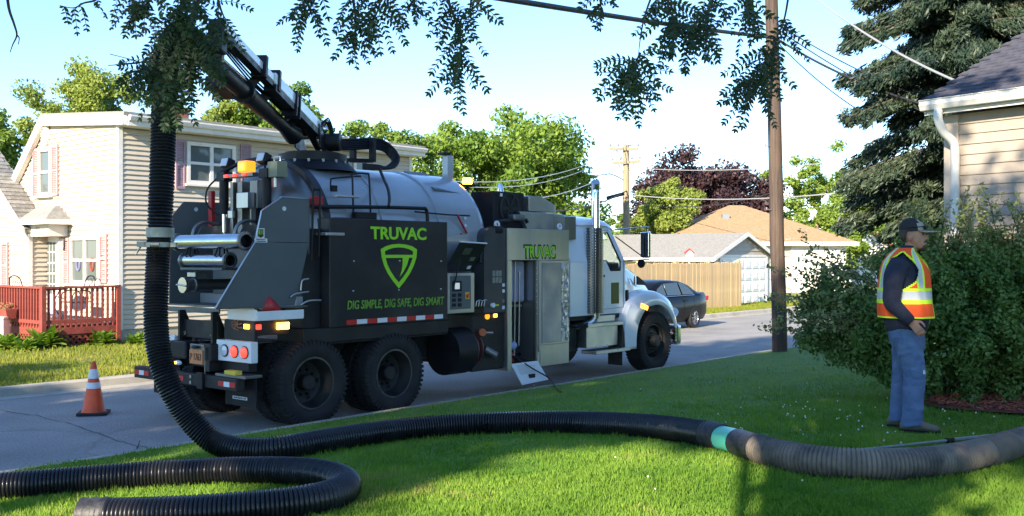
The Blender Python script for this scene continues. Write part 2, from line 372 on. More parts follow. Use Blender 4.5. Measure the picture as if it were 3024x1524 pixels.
# white clover heads in the lawn
cm = MB(); rr = random.Random(11)
for k in range(75):
    px = rr.gauss(2130, 170); py = rr.gauss(1040, 32)
    if k % 6 == 0: px = rr.uniform(1250, 2500); py = rr.uniform(960, 1230)
    if py < 930: continue
    p = on_lawn(px, py, .045); cm.sphere(p, rr.uniform(.006, .009), 6, 4)
tag(cm.build('clover_flowers', mat('clover_white', (.62,.62,.55), rough=.7)), 'tiny white clover heads scattered over the lawn before the bush', 'clover', kind='stuff')
# a concrete drive to the garages across the street
g = MB()
g.add([st(31.5, far_v(31.5)-.3, .02), st(37.5, far_v(37)-.3, .02), st(37.5, 20, .16), st(31.5, 20, .16)], [(0,1,2,3)])
g2 = g.build('driveway', M['concrete']); g2.location.z = .02; tag(g2, kind='structure')

# ================================================================== BUILDINGS
class Frame:
    """House frame: x along the front, y inwards; turns photo pixels into places on its wall planes."""
    def __init__(s, ox, oy, ang):
        s.o = Vector((ox, oy, 0)); s.x = Vector((math.cos(ang), math.sin(ang), 0)); s.y = Vector((-math.sin(ang), math.cos(ang), 0)); s.ang = ang
    def hit(s, px, py, n, off):
        d = Vector(((px - PCX) / PF, 1, -(py - PHY) / PF)); P = s.o + n * off
        t = P.dot(n) / d.dot(n); p = d * t; q = p - s.o
        return q.dot(s.x), q.dot(s.y), p.z + CAM_H
    def onx(s, px, py, x=0.0): r = s.hit(px, py, s.x, x); return r[1], r[2]
    def ony(s, px, py, y=0.0): r = s.hit(px, py, s.y, y); return r[0], r[2]
    def world(s, x, y, z): p = s.o + s.x * x + s.y * y; return Vector((p.x, p.y, z))
def clapboards(parent, matl, z0, z1, expo, span, axis, off, sign, proud=.032):
    """One lapped board per course. axis 'x': boards run along x on plane y=off (outward sign*y); axis 'y': along y on plane x=off."""
    n = int(round((z1 - z0) / expo)); cache = {}
    for k in range(n):
        z = z0 + k * expo; lo, hi = span(z, z + expo)
        if hi - lo < .05: continue
        L = round(hi - lo, 2); key = L
        if key not in cache:
            g = MB(); p, t = proud * sign, .003 * sign
            if axis == 'x': g.prism([(0, -.02*sign, 0), (0, p, 0), (0, p, .010), (0, t, expo + .004), (0, -.02*sign, expo + .004)], (L, 0, 0))
            else: g.prism([(-.02*sign, 0, 0), (p, 0, 0), (p, 0, .012), (t, 0, expo + .004), (-.02*sign, 0, expo + .004)], (0, L, 0))
            o = g.build('clapboard', matl, parent); cache[key] = o
        else: o = copy_obj(cache[key], parent)
        o.location = (lo, off, z) if axis == 'x' else (off, lo, z)
def plane_box(g, fr, plane, off, a0, a1, z0, z1, d0, d1):
    """Box on a wall plane: plane 'x' (wall x=off, facing -x) or 'y' (wall y=off, facing -y); d0..d1 depth outwards."""
    if plane == 'x': g.box(off - d1, off - d0, a0, a1, z0, z1)
    else: g.box(a0, a1, off - d1, off - d0, z0, z1)
def window(parent, plane, off, a0, a1, z0, z1, cols=1, sill=True, glass=None, fw=.07):
    w = empty('window', parent=parent)
    P = lambda g, *a: plane_box(g, None, plane, off, *a)
    g = MB(); P(g, a0 + fw, a1 - fw, z0 + fw, z1 - fw, .015, .022); g.build('pane', glass or M['winglass'], w)
    g = MB()
    P(g, a0, a0 + fw, z0, z1, 0, .07); P(g, a1 - fw, a1, z0, z1, 0, .07); P(g, a0 + fw, a1 - fw, z1 - fw, z1, 0, .07); P(g, a0 + fw, a1 - fw, z0, z0 + fw, 0, .07)
    g.build('frame', M['trim'], w, bevel=.006)
    g = MB(); zm = (z0 + z1) / 2; P(g, a0 + fw, a1 - fw, zm - .03, zm + .03, .02, .055)
    for c in range(1, cols):
        am = a0 + (a1 - a0) * c / cols; P(g, am - .04, am + .04, z0 + fw, zm - .03, .02, .06); P(g, am - .04, am + .04, zm + .03, z1 - fw, .02, .06)
    g.build('sash_bar', M['trim'], w)
    if sill:
        g = MB(); P(g, a0 - .05, a1 + .05, z0 - .05, z0, 0, .11); g.build('sill', M['trim'], w, bevel=.006)
    return w
def shutter(parent, plane, off, a0, a1, z0, z1, matl):
    s = empty('shutter', parent=parent); P = lambda g, *a: plane_box(g, None, plane, off, *a); e = .035
    g = MB(); P(g, a0, a0+e, z0, z1, .01, .05); P(g, a1-e, a1, z0, z1, .01, .05); zm = (z0+z1)/2
    for z in (z0, zm - .03, z1 - .06): P(g, a0+e, a1-e, z, z+.06, .01, .048)
    g.build('frame', matl, s)
    g = MB(); z = z0 + .07
    while z < z1 - .08:
        if abs(z - zm) > .05: P(g, a0+e, a1-e, z, z+.026, .012, .03 + .008 * ((int(z*100)) % 2))
        z += .04
    tag(g.build('louvre', matl, s), kind='stuff'); return s

# ------------------------------------------------------------------ two-storey cream house across the street
FH = Frame(-8.2, 21.2, R_(50)); GZ = .31
house = empty('cream_house', (-8.2, 21.2, 0), R_(50))
tag(house, 'two-storey cream clapboard house with pink shutters and a red front deck', 'house')
HL = 8.45
g = MB(); g.box(-.01, HL, .0, 6.2, GZ - .6, .57); g.build('foundation', M['concrete'], house)
# walls: street wall (y = 0) and gable wall (x = 0)
wall = MB(); wall.prism([(0, .02, .57), (0, 6.0, .57), (0, 6.0, 2.6), (0, 4.6, 3.9), (0, 3.2, 5.15), (0, .02, 4.92)], (HL, 0, 0))
w_main = wall.build('wall', M['siding'], house)
clapboards(w_main, M['siding'], .57, 4.78, .105, lambda a, b: (.06, HL - .06), 'x', .0, -1)
def gspan(a, b):
    zt = b
    left = 6.0 if zt < 2.6 else 6.0 - (zt - 2.6) * 1.077 if zt < 3.9 else 4.6 - (zt - 3.9) * 1.12
    return (.06, min(left, 6.0) - .05)
clapboards(w_main, M['siding'], .57, 4.95, .105, gspan, 'y', -.0, -1)
g = MB(); g.box(-.035, .07, -.035, .07, .55, 4.86); g.build('corner_post', M['trim'], house, bevel=.005)
g = MB(); g.box(HL-.06, HL+.03, -.03, .06, .55, 4.86); g.build('corner_post', M['trim'], house, bevel=.005)
# roof: nearly flat dormer roof to the street, steep slope behind
rf = MB(); rf.prism([(-.12, -.40, 5.00), (-.12, 3.2, 5.28), (-.12, 3.25, 5.36), (-.12, -.42, 5.08)], (HL + .3, 0, 0))
rf.prism([(-.12, 3.25, 5.36), (-.12, 6.9, 2.02), (-.12, 6.82, 1.96), (-.12, 3.2, 5.28)], (HL + .3, 0, 0))
roof = rf.build('roof', M['shingle_grey'], house)
g = MB(); g.prism([(-.16, -.40, 4.80), (-.16, -.40, 5.00), (-.16, 3.2, 5.29), (-.16, 6.8, 1.97), (-.16, 6.65, 1.85), (-.16, 3.16, 5.07)], (.12, 0, 0)); g.build('rake_board', M['trim'], roof, bevel=.005)
g = MB(); g.box(-.04, HL+.15, -.40, -.01, 4.80, 4.825); g.build('soffit', M['trim'], roof)
g = MB(); g.box(-.03, HL+.15, -.42, -.40, 4.80, 4.985); g.build('fascia', M['trim'], roof)
g = MB(); g.prism([(-.03, -.425, 4.89), (-.03, -.50, 4.91), (-.03, -.53, 4.98), (-.03, -.53, 5.01), (-.03, -.425, 5.01)], (HL + .18, 0, 0)); g.build('gutter', M['trim'], roof)
g = MB(); g.box(3.2, 3.8, 3.4, 3.9, 4.6, 5.85); g.box(3.15, 3.85, 3.35, 3.95, 5.85, 5.93); g.build('chimney', M['brick'], roof, bevel=.01)
z1 = lambda zx, zy: (zx * .4857, 272.6 + zy * .4857)        # pixels of the enlarged view of this house
def gw(a, b, c, d):                                           # rectangle on the gable wall from enlarged pixels
    y1, zt = FH.onx(*z1(a, b)); y0, zb = FH.onx(*z1(c, d)); y2, _ = FH.onx(*z1(a, d)); return y0, (y1 + y2) / 2, zb, zt
y0, y1, zb, zt = gw(213, 215, 278, 450); window(house, 'x', -.02, y0, y1, zb, zt)
y0, y1, zb, zt = gw(184, 212, 212, 468); shutter(house, 'x', -.02, y0, y1, zb, zt, M['pink'])
y0, y1, zb, zt = gw(281, 190, 311, 452); shutter(house, 'x', -.02, y0, y1, zb, zt, M['pink'])
y0, y1, zb, zt = gw(378, 668, 530, 912); window(house, 'x', -.02, y0, y1, zb, zt, cols=2)
ym = (y0 + y1) / 2
for yy in (ym - .3, ym + .3):                                  # little wreath-shaped sun catchers hanging in the panes
    g = MB(); c = Vector((-.055, yy, zb + .42)); g.tube([c + Vector((0, .075*math.cos(a), .13*math.sin(a))) for a in np.linspace(0, 2*math.pi, 17)], .022, 6, caps=False)
    g.build('window_ornament', M['deck_red'] if yy < ym else mat('ornament_blue', (.16,.17,.30), rough=.6), house)
y0, y1, zb, zt = gw(341, 672, 368, 920); shutter(house, 'x', -.02, y0, y1, zb, zt, M['pink'])
y0, y1, zb, zt = gw(530, 652, 564, 905); shutter(house, 'x', -.02, y0, y1, zb, zt, M['pink'])
yc, zc = FH.onx(*z1(245, 138))
g = MB(); g.lathe([(.0, .05), (.20, .05), (.20, .0)], (0, 0, 0), (-1, 0, 0), 28); vent = g.build('gable_vent', M['trim'], house, loc=(-.02, yc, zc)); vent.scale = (1, .8, 1.25)
for k in range(6):
    g = MB(); g.box(-.075, -.05, -.15, .15, -.14 + k*.05, -.12 + k*.05); g.build('slat', M['trim'], vent)
# street-wall windows of the upper floor
def sw(a, b, c, d): x0, zt = FH.ony(a, b); x1, zb = FH.ony(c, d); return x0, x1, zb, zt
x0, x1, zb, zt = sw(466, 356, 588, 470); window(house, 'y', -.02, x0, x1, zb, zt, cols=2, fw=.08)
x0, x1, zb, zt = sw(438, 350, 462, 476); shutter(house, 'y', -.02, x0, x1, zb, zt, M['mauve'])
x0, x1, zb, zt = sw(602, 362, 628, 480); shutter(house, 'y', -.02, x0, x1, zb, zt, M['mauve'])
x0, x1, zb, zt = sw(852, 392, 925, 470); window(house, 'y', -.02, x0, x1, zb, zt, cols=2, fw=.08)
x0, x1, zb, zt = sw(828, 392, 848, 470); shutter(house, 'y', -.02, x0, x1, zb, zt, M['mauve'])
# wing towards the left with its own gable, roof slope and eave
WX, WY = -.47, 3.05
g = MB(); g.prism([(WX, WY, .5), (WX, WY, 2.70), (WX, 5.6, 4.6), (WX, 8.6, 2.4), (WX, 8.6, .5)], (.46, 0, 0)); w_wing = g.build('wall', M['siding'], house)
clapboards(w_wing, M['siding'], .57, 4.4, .105, lambda a, b: (WY + .06 + max(0, (b - 2.70) * 1.35), 8.5 - max(0, b - 2.4) * 1.33), 'y', WX, -1)
clapboards(w_wing, M['siding'], .72, 2.56, .105, lambda a, b: (WX + .05, -.03), 'x', WY, -1)
g = MB(); g.box(WX - .035, WX + .06, WY - .04, WY + .09, .5, 2.6); g.build('corner_post', M['trim'], house)
SY0, SZ0, SY1, SZ1 = 2.98, 2.70, 5.6, 4.67
rf = MB(); rf.prism([(WX - .14, SY0, SZ0 - .07), (WX - .14, SY1, SZ1 - .07), (WX - .14, SY1, SZ1), (WX - .14, SY0, SZ0)], (.60, 0, 0))
rf.prism([(WX - .14, SY1, SZ1 - .07), (WX - .14, 8.9, 2.2), (WX - .14, 8.95, 2.27), (WX - .14, SY1, SZ1)], (.60, 0, 0))
wr = rf.build('roof', M['shingle_grey'], house)
tabm = None; sl = Vector((0, SY1 - SY0, SZ1 - SZ0)); slL = sl.length; sd = sl.normalized(); nr = 20; nn = Vector((0, -sd.z, sd.y)); rr = random.Random(4); e = slL / nr
tones = [mat('wing_shingle_%d' % k, (.17 + .045*k, .165 + .043*k, .15 + .04*k), (.24 + .04*k, .23 + .04*k, .21 + .04*k), rough=.9, scale=12, bump=.3, bscale=150) for k in range(3)]; protos = []
for k in range(3):
    g = MB(); a = Vector((0, 0, 0)); g.prism([a, a + nn*.022, a + sd*(e*1.1) + nn*.005, a + sd*(e*1.1)], (.192, 0, 0)); protos.append(g.build('shingle', tones[k], wr))
cnt = 0
for i in range(nr):
    for j in range(3):
        x = WX - .13 + j * .20 - (.07 if i % 2 else 0)
        o = protos[cnt] if cnt < 3 else copy_obj(protos[rr.randrange(3)], wr); cnt += 1
        o.location = Vector((x, SY0, SZ0)) + sd * (slL * i / nr) + nn * .003
g = MB(); g.prism([(WX - .18, SY0 - .02, SZ0 - .16), (WX - .18, SY1, SZ1 - .16), (WX - .18, 8.9, 2.1), (WX - .18, 8.95, 2.28), (WX - .18, SY1, SZ1 + .02), (WX - .18, SY0 - .02, SZ0 + .02)], (.045, 0, 0)); g.build('rake_board', M['trim'], wr)
y0, zb = FH.onx(*z1(20, 930), WX); y1 = y0 + .95; zt = FH.onx(*z1(20, 705), WX)[1]
window(house, 'x', WX - .02, y0, y1, zb, zt)
ys, _ = FH.onx(*z1(52, 930), WX); shutter(house, 'x', WX - .02, ys, y0 - .03, zb, zt + .05, M['pink'])
# portico: small hipped roof on a boxed beam over the door
yl, yr = WY + .02, 2.14
g = MB(); g.box(-.46, -.03, yr, yl, 2.54, 2.84); g.build('portico_beam', M['trim'], house, bevel=.01)
g = MB(); b0 = [(-.62, yr-.16, 2.84), (-.62, yl+.3, 2.84), (0, yl+.3, 2.84), (0, yr-.16, 2.84)]
t0 = [(-.12, yr+.38, 3.24), (-.12, yl+.3, 3.24), (0, yl+.3, 3.24), (0, yr+.38, 3.24)]
b1 = [(x, y, z+.06) for x, y, z in b0]
g.add(b0 + b1 + t0, [(3,2,1,0), (0,1,5,4), (1,2,6,5), (2,3,7,6), (3,0,4,7), (4,5,9,8), (5,6,10,9), (6,7,11,10), (7,4,8,11), (8,9,10,11)]); g.build('portico_roof', M['shingle_grey'], house)
g = MB(); g.box(-.67, -.62, yr-.2, yl + .3, 2.80, 2.91); g.box(-.62, 0, yr-.21, yr-.16, 2.80, 2.91); g.build('portico_gutter', M['trim'], house)
y0, y1, zb, zt = gw(238, 690, 318, 915)
door = empty('door', parent=house)
g = MB(); g.box(-.06, -.02, y0, y1, .72, 2.55); g.build('leaf', M['door_white'], door, bevel=.006)
for i in range(3):
    for j in range(5):
        a = y0 + .14 + i * (y1 - y0 - .28) / 3; b = 1.25 + j * .24
        g = MB(); g.box(-.068, -.061, a + .015, a + (y1 - y0 - .28)/3 - .015, b, b + .21); g.build('pane', M['winglass'], door)
g = MB(); g.box(-.10, -.0, y0 - .09, y0, .72, 2.62); g.box(-.10, 0, y1, y1 + .09, .72, 2.62); g.build('door_frame', M['trim'], house)
g = MB(); g.cyl((-.13, y0 - .25, 2.28), (-.13, y0 - .25, 2.45), .06, 10); g.box(-.14, -.02, y0-.28, y0-.22, 2.44, 2.48); g.build('porch_lamp', M['trim'], house)
def text_mesh(s, size, extrude=.002, bold=0.0, shear=0.0, space=1.0):
    c = bpy.data.curves.new('t', 'FONT'); c.body = s; c.size = size; c.extrude = extrude; c.offset = bold; c.shear = shear; c.space_character = space; c.align_x = 'CENTER'; c.align_y = 'CENTER'; c.resolution_u = 4
    o = bpy.data.objects.new('t', c); COL.objects.link(o); dg = bpy.context.evaluated_depsgraph_get()
    me = bpy.data.meshes.new_from_object(o.evaluated_get(dg)); bpy.data.objects.remove(o); bpy.data.curves.remove(c); return me
def text(name, s, size, matl, parent, loc, right, up, **kw):
    sx = kw.pop('sx', 1.0); me = text_mesh(s, size, **kw); o = link_mesh(name, me, matl, parent)
    r = Vector(right).normalized(); u = Vector(up).normalized(); n = r.cross(u)
    o.matrix_local = Matrix.Translation(Vector(loc)) @ Matrix((r, u, n)).transposed().to_4x4() @ Matrix.Diagonal((sx, 1, 1, 1)); return o
text('house_number', '401', .15, mat('number_grey', (.35,.33,.30)), house, (-.465, (yl + yr)/2 + .05, 2.70), (0, -1, 0), (0, 0, 1))
# ---- red front deck
deck = empty('deck', (-8.2, 21.2, 0), R_(50)); tag(deck, 'dark red wooden deck with baluster railing and lattice skirt on the cream house', 'deck')
DX, DY1, DZ, RZ = -1.62, 6.2, .68, 1.48
bd = None; y = -.02
while y < DY1:
    if bd is None: g = MB(); g.box(0, -DX - .06, 0, .135, 0, .035); bd = g.build('floor_board', M['deck_red'], deck); o = bd
    else: o = copy_obj(bd, deck)
    o.location = (DX, y, DZ); y += .145
def rail(name, a, b, z, w, h): g = MB(); g.beam((a[0], a[1], z), (b[0], b[1], z), w, h); return g.build(name, M['deck_red'], deck, bevel=.004)
cA, cB, cC = (-.06, -.06), (DX, -.06), (DX, DY1)
for a, b in ((cA, cB), (cB, cC)):
    rail('handrail', a, b, RZ, .10, .04); rail('bottom_rail', a, b, DZ + .12, .04, .07); rail('rim_joist', a, b, DZ - .07, .04, .14)
bal = None
def balusters(a, b, n):
    global bal
    for k in range(1, n):
        p = Vector((a[0] + (b[0]-a[0])*k/n, a[1] + (b[1]-a[1])*k/n, DZ - .06))
        if bal is None: g = MB(); g.box(-.019, .019, -.019, .019, 0, RZ - DZ + .04); bal = g.build('baluster', M['deck_red'], deck); o = bal
        else: o = copy_obj(bal, deck)
        o.location = p
balusters(cA, cB, 14); balusters(cB, cC, 52)
for p in (cA, cB, (DX, 2.1), (DX, 4.2), cC):
    g = MB(); g.box(p[0]-.045, p[0]+.045, p[1]-.045, p[1]+.045, GZ - .3, RZ + .03); g.build('post', M['deck_red'], deck, bevel=.005)
def lattice(a, b, z0, z1):
    a = Vector((*a, 0)); b = Vector((*b, 0)); L = (b - a).length; d = (b - a) / L; nrm = Vector((-d.y, d.x, 0)); H = z1 - z0
    for sgn in (1, -1):
        s = -H
        while s < L:
            p, q = (s, 0), (s + H, H)
            if p[0] < 0: p = (0, -p[0])
            if q[0] > L: q = (L, H - (q[0] - L))
            if sgn < 0: p, q = (p[0], H - p[1]), (q[0], H - q[1])
            if abs(q[0] - p[0]) > .04:
                g = MB(); P = a + d*p[0] + nrm*(.006*sgn) + Vector((0,0,z0 + p[1])); Q = a + d*q[0] + nrm*(.006*sgn) + Vector((0,0,z0 + q[1]))
                g.beam(P, Q, .010, .035, up=nrm.cross(Q - P)); g.build('lattice_slat', M['deck_red'], deck)
            s += .125
lattice((DX, -.05), (-.1, -.05), GZ - .08, DZ - .06); lattice((DX, 0), (DX, 3.2), GZ - .08, DZ - .06)
# patio set on the deck
def chair(loc, rz, lab):
    c = empty('patio_chair', loc, rz); tag(c, lab, 'chair', 'metal patio chairs on the red deck'); k = M['black']
    g = MB(); g.box(-.22, .22, -.22, .22, .42, .44); g.build('seat', k, c, bevel=.01)
    for sx in (-1, 1):
        g = MB(); g.tube(catmull([(.22*sx, .24, 0), (.23*sx, .2, .3), (.24*sx, .16, .62), (.24*sx, -.18, .64), (.22*sx, -.22, .3), (.22*sx, -.26, 0)], 4), .014, 6); g.build('leg', k, c)
    g = MB(); g.tube(catmull([(-.21, -.22, .43), (-.21, -.30, .8), (-.12, -.33, .95), (.12, -.33, .95), (.21, -.30, .8), (.21, -.22, .43)], 5), .014, 6)
    for i in range(5): g.cyl((-.14 + .07*i, -.23, .44), (-.12 + .06*i, -.32, .93), .006, 5)
    g.build('backrest', k, c)
def W(x, y, z): return FH.world(x, y, z)
chair(W(-.55, .75, DZ + .037), R_(140), 'black metal patio chair on the deck beside the double window'); chair(W(-.85, 2.25, DZ + .037), R_(-30), 'black metal patio chair on the deck beside the front door')
t = empty('patio_table', W(-.75, 1.5, DZ + .037), 0); tag(t, 'small round black metal table between the two deck chairs', 'table')
g = MB(); g.lathe([(0, .70), (.36, .70), (.37, .685), (.36, .67), (0, .67)], (0,0,0), (0,0,1), 24); g.build('table_top', M['black'], t)
for k in range(3):
    a = k * 2.094; g = MB(); g.tube(catmull([(.30*math.cos(a), .30*math.sin(a), .0), (.10*math.cos(a), .10*math.sin(a), .35), (.22*math.cos(a), .22*math.sin(a), .67)], 5), .012, 6); g.build('leg', M['black'], t)
# planter hooked on the railing, meter box
pl = empty('flower_box', W(DX - .17, 1.35, 1.0 - .16), R_(50)); tag(pl, 'red flower box with small red blooms hung on the deck railing', 'planter')
g = MB(); g.prism([(-.09, -.42, 0), (.09, -.42, 0), (.12, -.42, .2), (-.12, -.42, .2)], (0, .84, 0)); g.build('box', M['deck_red'], pl, bevel=.008)
rr = random.Random(2); g = MB()
for k in range(60): g.sphere((rr.uniform(-.1,.1), rr.uniform(-.4,.4), .2 + rr.uniform(0,.12)), rr.uniform(.012,.025), 5, 4)
tag(g.build('blooms', mat('geranium', (.45,.06,.07), (.10,.18,.04), rough=.7, scale=15), pl), kind='stuff')
mb_ = W(DX - .35, 1.05, 0); g = MB(); g.box(-.15, .15, -.15, .15, 0, .52); g.box(-.17, .17, -.17, .17, .52, .57)
tag(g.build('utility_pedestal', M['trim'], bevel=.02, loc=(mb_.x, mb_.y, far_z(mb_.x, mb_.y) - .03)), 'short white utility pedestal standing in the hostas before the deck', 'pedestal')

# ------------------------------------------------------------------ tan house at the right: clapboard wall, gutter, downspout, dark roof
RA = math.atan2(-.809, .588); RH = Frame(5.27, 12.3, RA)
rh = empty('tan_house', (5.27, 12.3, 0), RA); tag(rh, 'tan clapboard house with charcoal shingle roof and white gutter behind the bush', 'house')
EZ = 3.80
g = MB(); g.prism([(0, .03, .2), (0, 7, .2), (0, 7, EZ), (0, 3.5, EZ + 1.75), (0, .03, EZ)], (7.5, 0, 0)); wl_ = g.build('wall', M['siding_tan'], rh)
clapboards(wl_, M['siding_tan'], .75, EZ, .122, lambda a, b: (.16, 7.4), 'x', .0, -1, proud=.02)
g = MB(); g.box(-.03, .155, -.03, .12, .3, EZ); g.build('corner_post', mat('tan_trim', (.50,.43,.36), (.44,.38,.31), rough=.6), rh, bevel=.008)
g = MB(); pit = .485; g.prism([(-.15, -.22, 3.93), (-.15, 3.5, 3.93 + 3.72*pit), (-.15, 3.5, 3.99 + 3.72*pit), (-.15, -.25, 3.98)], (8, 0, 0)); 
g.prism([(-.15, 3.5, 3.93 + 3.72*pit), (-.15, 7.2, 3.93), (-.15, 7.25, 3.98), (-.15, 3.5, 3.99 + 3.72*pit)], (8, 0, 0)); rroof = g.build('roof', M['shingle_dark'], rh)
g = MB(); g.box(-.13, 7.6, -.20, -.03, 3.83, 3.85); g.build('soffit', M['gutter'], rroof)
g = MB(); g.box(-.13, 7.6, -.23, -.205, 3.80, 3.93); g.build('fascia', M['gutter'], rroof)
g = MB(); g.prism([(-.17, -.24, 3.85), (-.17, -.31, 3.85), (-.17, -.34, 3.91), (-.17, -.335, 3.96), (-.17, -.35, 3.965), (-.17, -.35, 3.975), (-.17, -.24, 3.975)], (8, 0, 0)); g.build('gutter', M['gutter'], rroof, bevel=.006)
g = MB(); g.tube(catmull([(.06, -.29, 3.85), (.06, -.29, 3.72), (.09, -.22, 3.58), (.14, -.12, 3.47), (.15, -.085, 3.36), (.15, -.085, 3.05)], 5), .052, 10); g.tube([(.15, -.085, 3.06), (.15, -.085, .75)], .052, 10); g.build('downspout', M['gutter'], rh, smooth=60)
g = MB(); g.prism([(-.165, -.22, 3.80), (-.165, -.24, 3.97), (-.165, 3.5, 3.97 + 3.74*pit), (-.165, 3.5, 3.80 + 3.72*pit)], (.025, 0, 0)); g.build('rake_board', M['gutter'], rroof)
sd = Vector((0, 1, pit)).normalized(); nn = Vector((0, -sd.z, sd.y)); e = .142; tabm = None; rr = random.Random(8); cnt = 0
for i in range(24):
    for j in range(18):
        x = -.16 + j * .30 + (.15 if i % 2 else 0) + rr.uniform(-.004, .004)
        p = Vector((x, -.25, 3.985)) + sd * (e * i) + nn * .002
        w = RH.world(p.x, p.y, p.z)
        if w.y < 1 or (w.x / w.y) > .525 or cnt >= 300: continue
        if tabm is None: g = MB(); a = Vector((0,0,0)); g.prism([a, a + nn*.016, a + sd*(e*1.12) + nn*.003, a + sd*(e*1.12)], (.292, 0, 0)); tabm = g.build('shingle', M['shingle_dark'], rroof); o = tabm
        else: o = copy_obj(tabm, rroof)
        o.location = p + nn * rr.uniform(0, .004); cnt += 1

# ------------------------------------------------------------------ garages across the street
ga = empty('grey_roof_garage', (9.48, 42.0, 0), R_(50)); tag(ga, 'low garage with grey shingle roof and white panelled door behind the fence', 'garage')
g = MB(); g.prism([(-2.3, 0, 0), (2.65, 0, 0), (2.65, 0, 2.1), (.2, 0, 2.95), (-2.3, 0, 2.1)], (0, 11, 0)); gw_ = g.build('wall', mat('garage_pale', (.60,.54,.45), (.54,.48,.40), rough=.6), ga)
clapboards(gw_, mat('garage_siding', (.40,.36,.31), (.34,.30,.26), rough=.7), 2.16, 2.96, .16, lambda a, b: (-2.3 + (b - 2.1) * 2.9, 2.65 - (b - 2.1) * 2.9), 'x', -.0, -1)
g = MB(); g.prism([(-2.6, -.2, 2.0), (.2, -.2, 3.0), (.2, -.2, 3.08), (-2.65, -.2, 2.07)], (0, 11.4, 0)); g.prism([(.2, -.2, 3.0), (2.95, -.2, 2.0), (3.0, -.2, 2.07), (.2, -.2, 3.08)], (0, 11.4, 0)); gr = g.build('roof', M['shingle_grey'], ga)
g = MB(); g.prism([(-2.65, -.24, 1.92), (.2, -.24, 2.93), (2.98, -.24, 1.92), (2.98, -.24, 2.08), (.2, -.24, 3.1), (-2.65, -.24, 2.08)], (0, .035, 0)); g.build('rake_board', M['trim'], gr)
g = MB(); g.box(-2.72, -2.6, -.2, 11, 1.9, 2.04); g.build('gutter', M['trim'], gr)
gd = empty('garage_door', parent=ga); g = MB(); g.box(-1.75, 2.2, -.03, -.012, .05, 2.06); g.build('leaf', M['door_white'], gd)
pn = None
for i in range(6):
    for j in range(4):
        if pn is None:
            g = MB(); g.box(0, .52, -.02, 0, 0, .36); g.box(.07, .45, -.032, -.02, .06, .30); pn = g.build('panel', M['door_white'], gd, bevel=.01); o = pn
        else: o = copy_obj(pn, gd)
        o.location = (-1.68 + i * .645, -.032, .16 + j * .48)
g = MB(); g.box(-1.9, -1.76, -.05, -.002, .02, 2.1); g.box(2.21, 2.35, -.05, -.002, .02, 2.1); g.box(-1.76, 2.21, -.05, -.002, 2.07, 2.16); g.build('door_frame', M['trim'], ga)
g = MB(); g.box(-.9, -.35, 10.0, 10.5, 2.6, 3.55); g.box(-.95, -.3, 9.95, 10.55, 3.55, 3.63); g.build('chimney', M['brick'], ga)

hh = empty('tan_roof_house', (8.4, 54.0, 0), R_(4)); tag(hh, 'pale house with broad tan hipped roof and white garage door beyond the pole', 'house')
HW_, HD_ = 9.6, 9.0
g = MB(); g.box(0, HW_, 0, HD_, 0, 2.8); hw = g.build('wall', M['trim'], hh)
clapboards(hw, M['siding'], .2, 2.7, .16, lambda a, b: (5.75, 6.6), 'x', .0, -1)
z0, z1_ = 2.78, 5.05
g = MB(); o_ = .45; b0 = [(-o_, -o_, z0), (HW_ + o_, -o_, z0), (HW_ + o_, HD_ + o_, z0), (-o_, HD_ + o_, z0)]; b1 = [(x, y, z + .08) for x, y, z in b0]; tp = [(4.5, 4.5, z1_), (5.3, 4.5, z1_)]
g.add(b0 + b1 + tp, [(3,2,1,0), (0,1,5,4), (1,2,6,5), (2,3,7,6), (3,0,4,7), (4,5,9,8), (5,6,9), (6,7,8,9), (7,4,8)]); hr = g.build('roof', M['shingle_tan'], hh)
# courses of the front slope
fs_ = Vector((0, 4.5 + o_, z1_ - z0 - .08)); fl = fs_.length; fd = fs_.normalized(); fn = Vector((0, -fd.z, fd.y)); NC = 22
for i in range(NC):
    f = i / NC; x0 = -o_ + (4.5 + o_) * f; x1 = HW_ + o_ + (5.3 - HW_ - o_) * f; p = Vector((0, -o_, z0 + .08)) + fd * (fl * f)
    f2 = min(1, (i + 1.08) / NC); q0 = -o_ + (4.5 + o_) * f2; q1 = HW_ + o_ + (5.3 - HW_ - o_) * f2; p2 = Vector((0, -o_, z0 + .08)) + fd * (fl * f2)
    g = MB(); ex = Vector((1, 0, 0))
    vs = [ex*x0 + p, ex*x1 + p, ex*q1 + p2, ex*q0 + p2, ex*x0 + p + fn*.035, ex*x1 + p + fn*.035, ex*q1 + p2 + fn*.006, ex*q0 + p2 + fn*.006]
    g.add(vs, [(0,3,2,1), (4,5,6,7), (0,1,5,4), (1,2,6,5), (2,3,7,6), (3,0,4,7)]); g.build('shingle_course', M['shingle_tan'], hr)
g = MB(); g.box(3.55, 3.95, 2.5, 2.85, 4.1, 4.45); g.build('roof_vent', M['metal_grey'], hr)
g = MB(); g.box(-o_ - .06, HW_ + o_ + .06, -o_ - .07, -o_ - .004, z0 - .12, z0 + .085); g.build('gutter', M['gutter'], hr)
gd2 = empty('garage_door', parent=hh); g = MB(); g.box(6.7, 9.1, -.04, -.01, .1, 2.35); g.build('leaf', M['door_white'], gd2)
for i in range(4):
    for j in range(4): o = copy_obj(pn, gd2); o.location = (6.78 + i * .58, -.042, .22 + j * .52)
g = MB(); g.box(6.55, 6.69, -.06, -.004, .05, 2.5); g.box(9.11, 9.25, -.06, -.004, .05, 2.5); g.box(6.69, 9.11, -.06, -.004, 2.36, 2.5); g.build('door_frame', M['trim'], hh)
rd = empty('red_roof_house', (22.3, 70.0, 0), R_(20)); tag(rd, 'small distant house with a faded red roof showing above the bush', 'house')
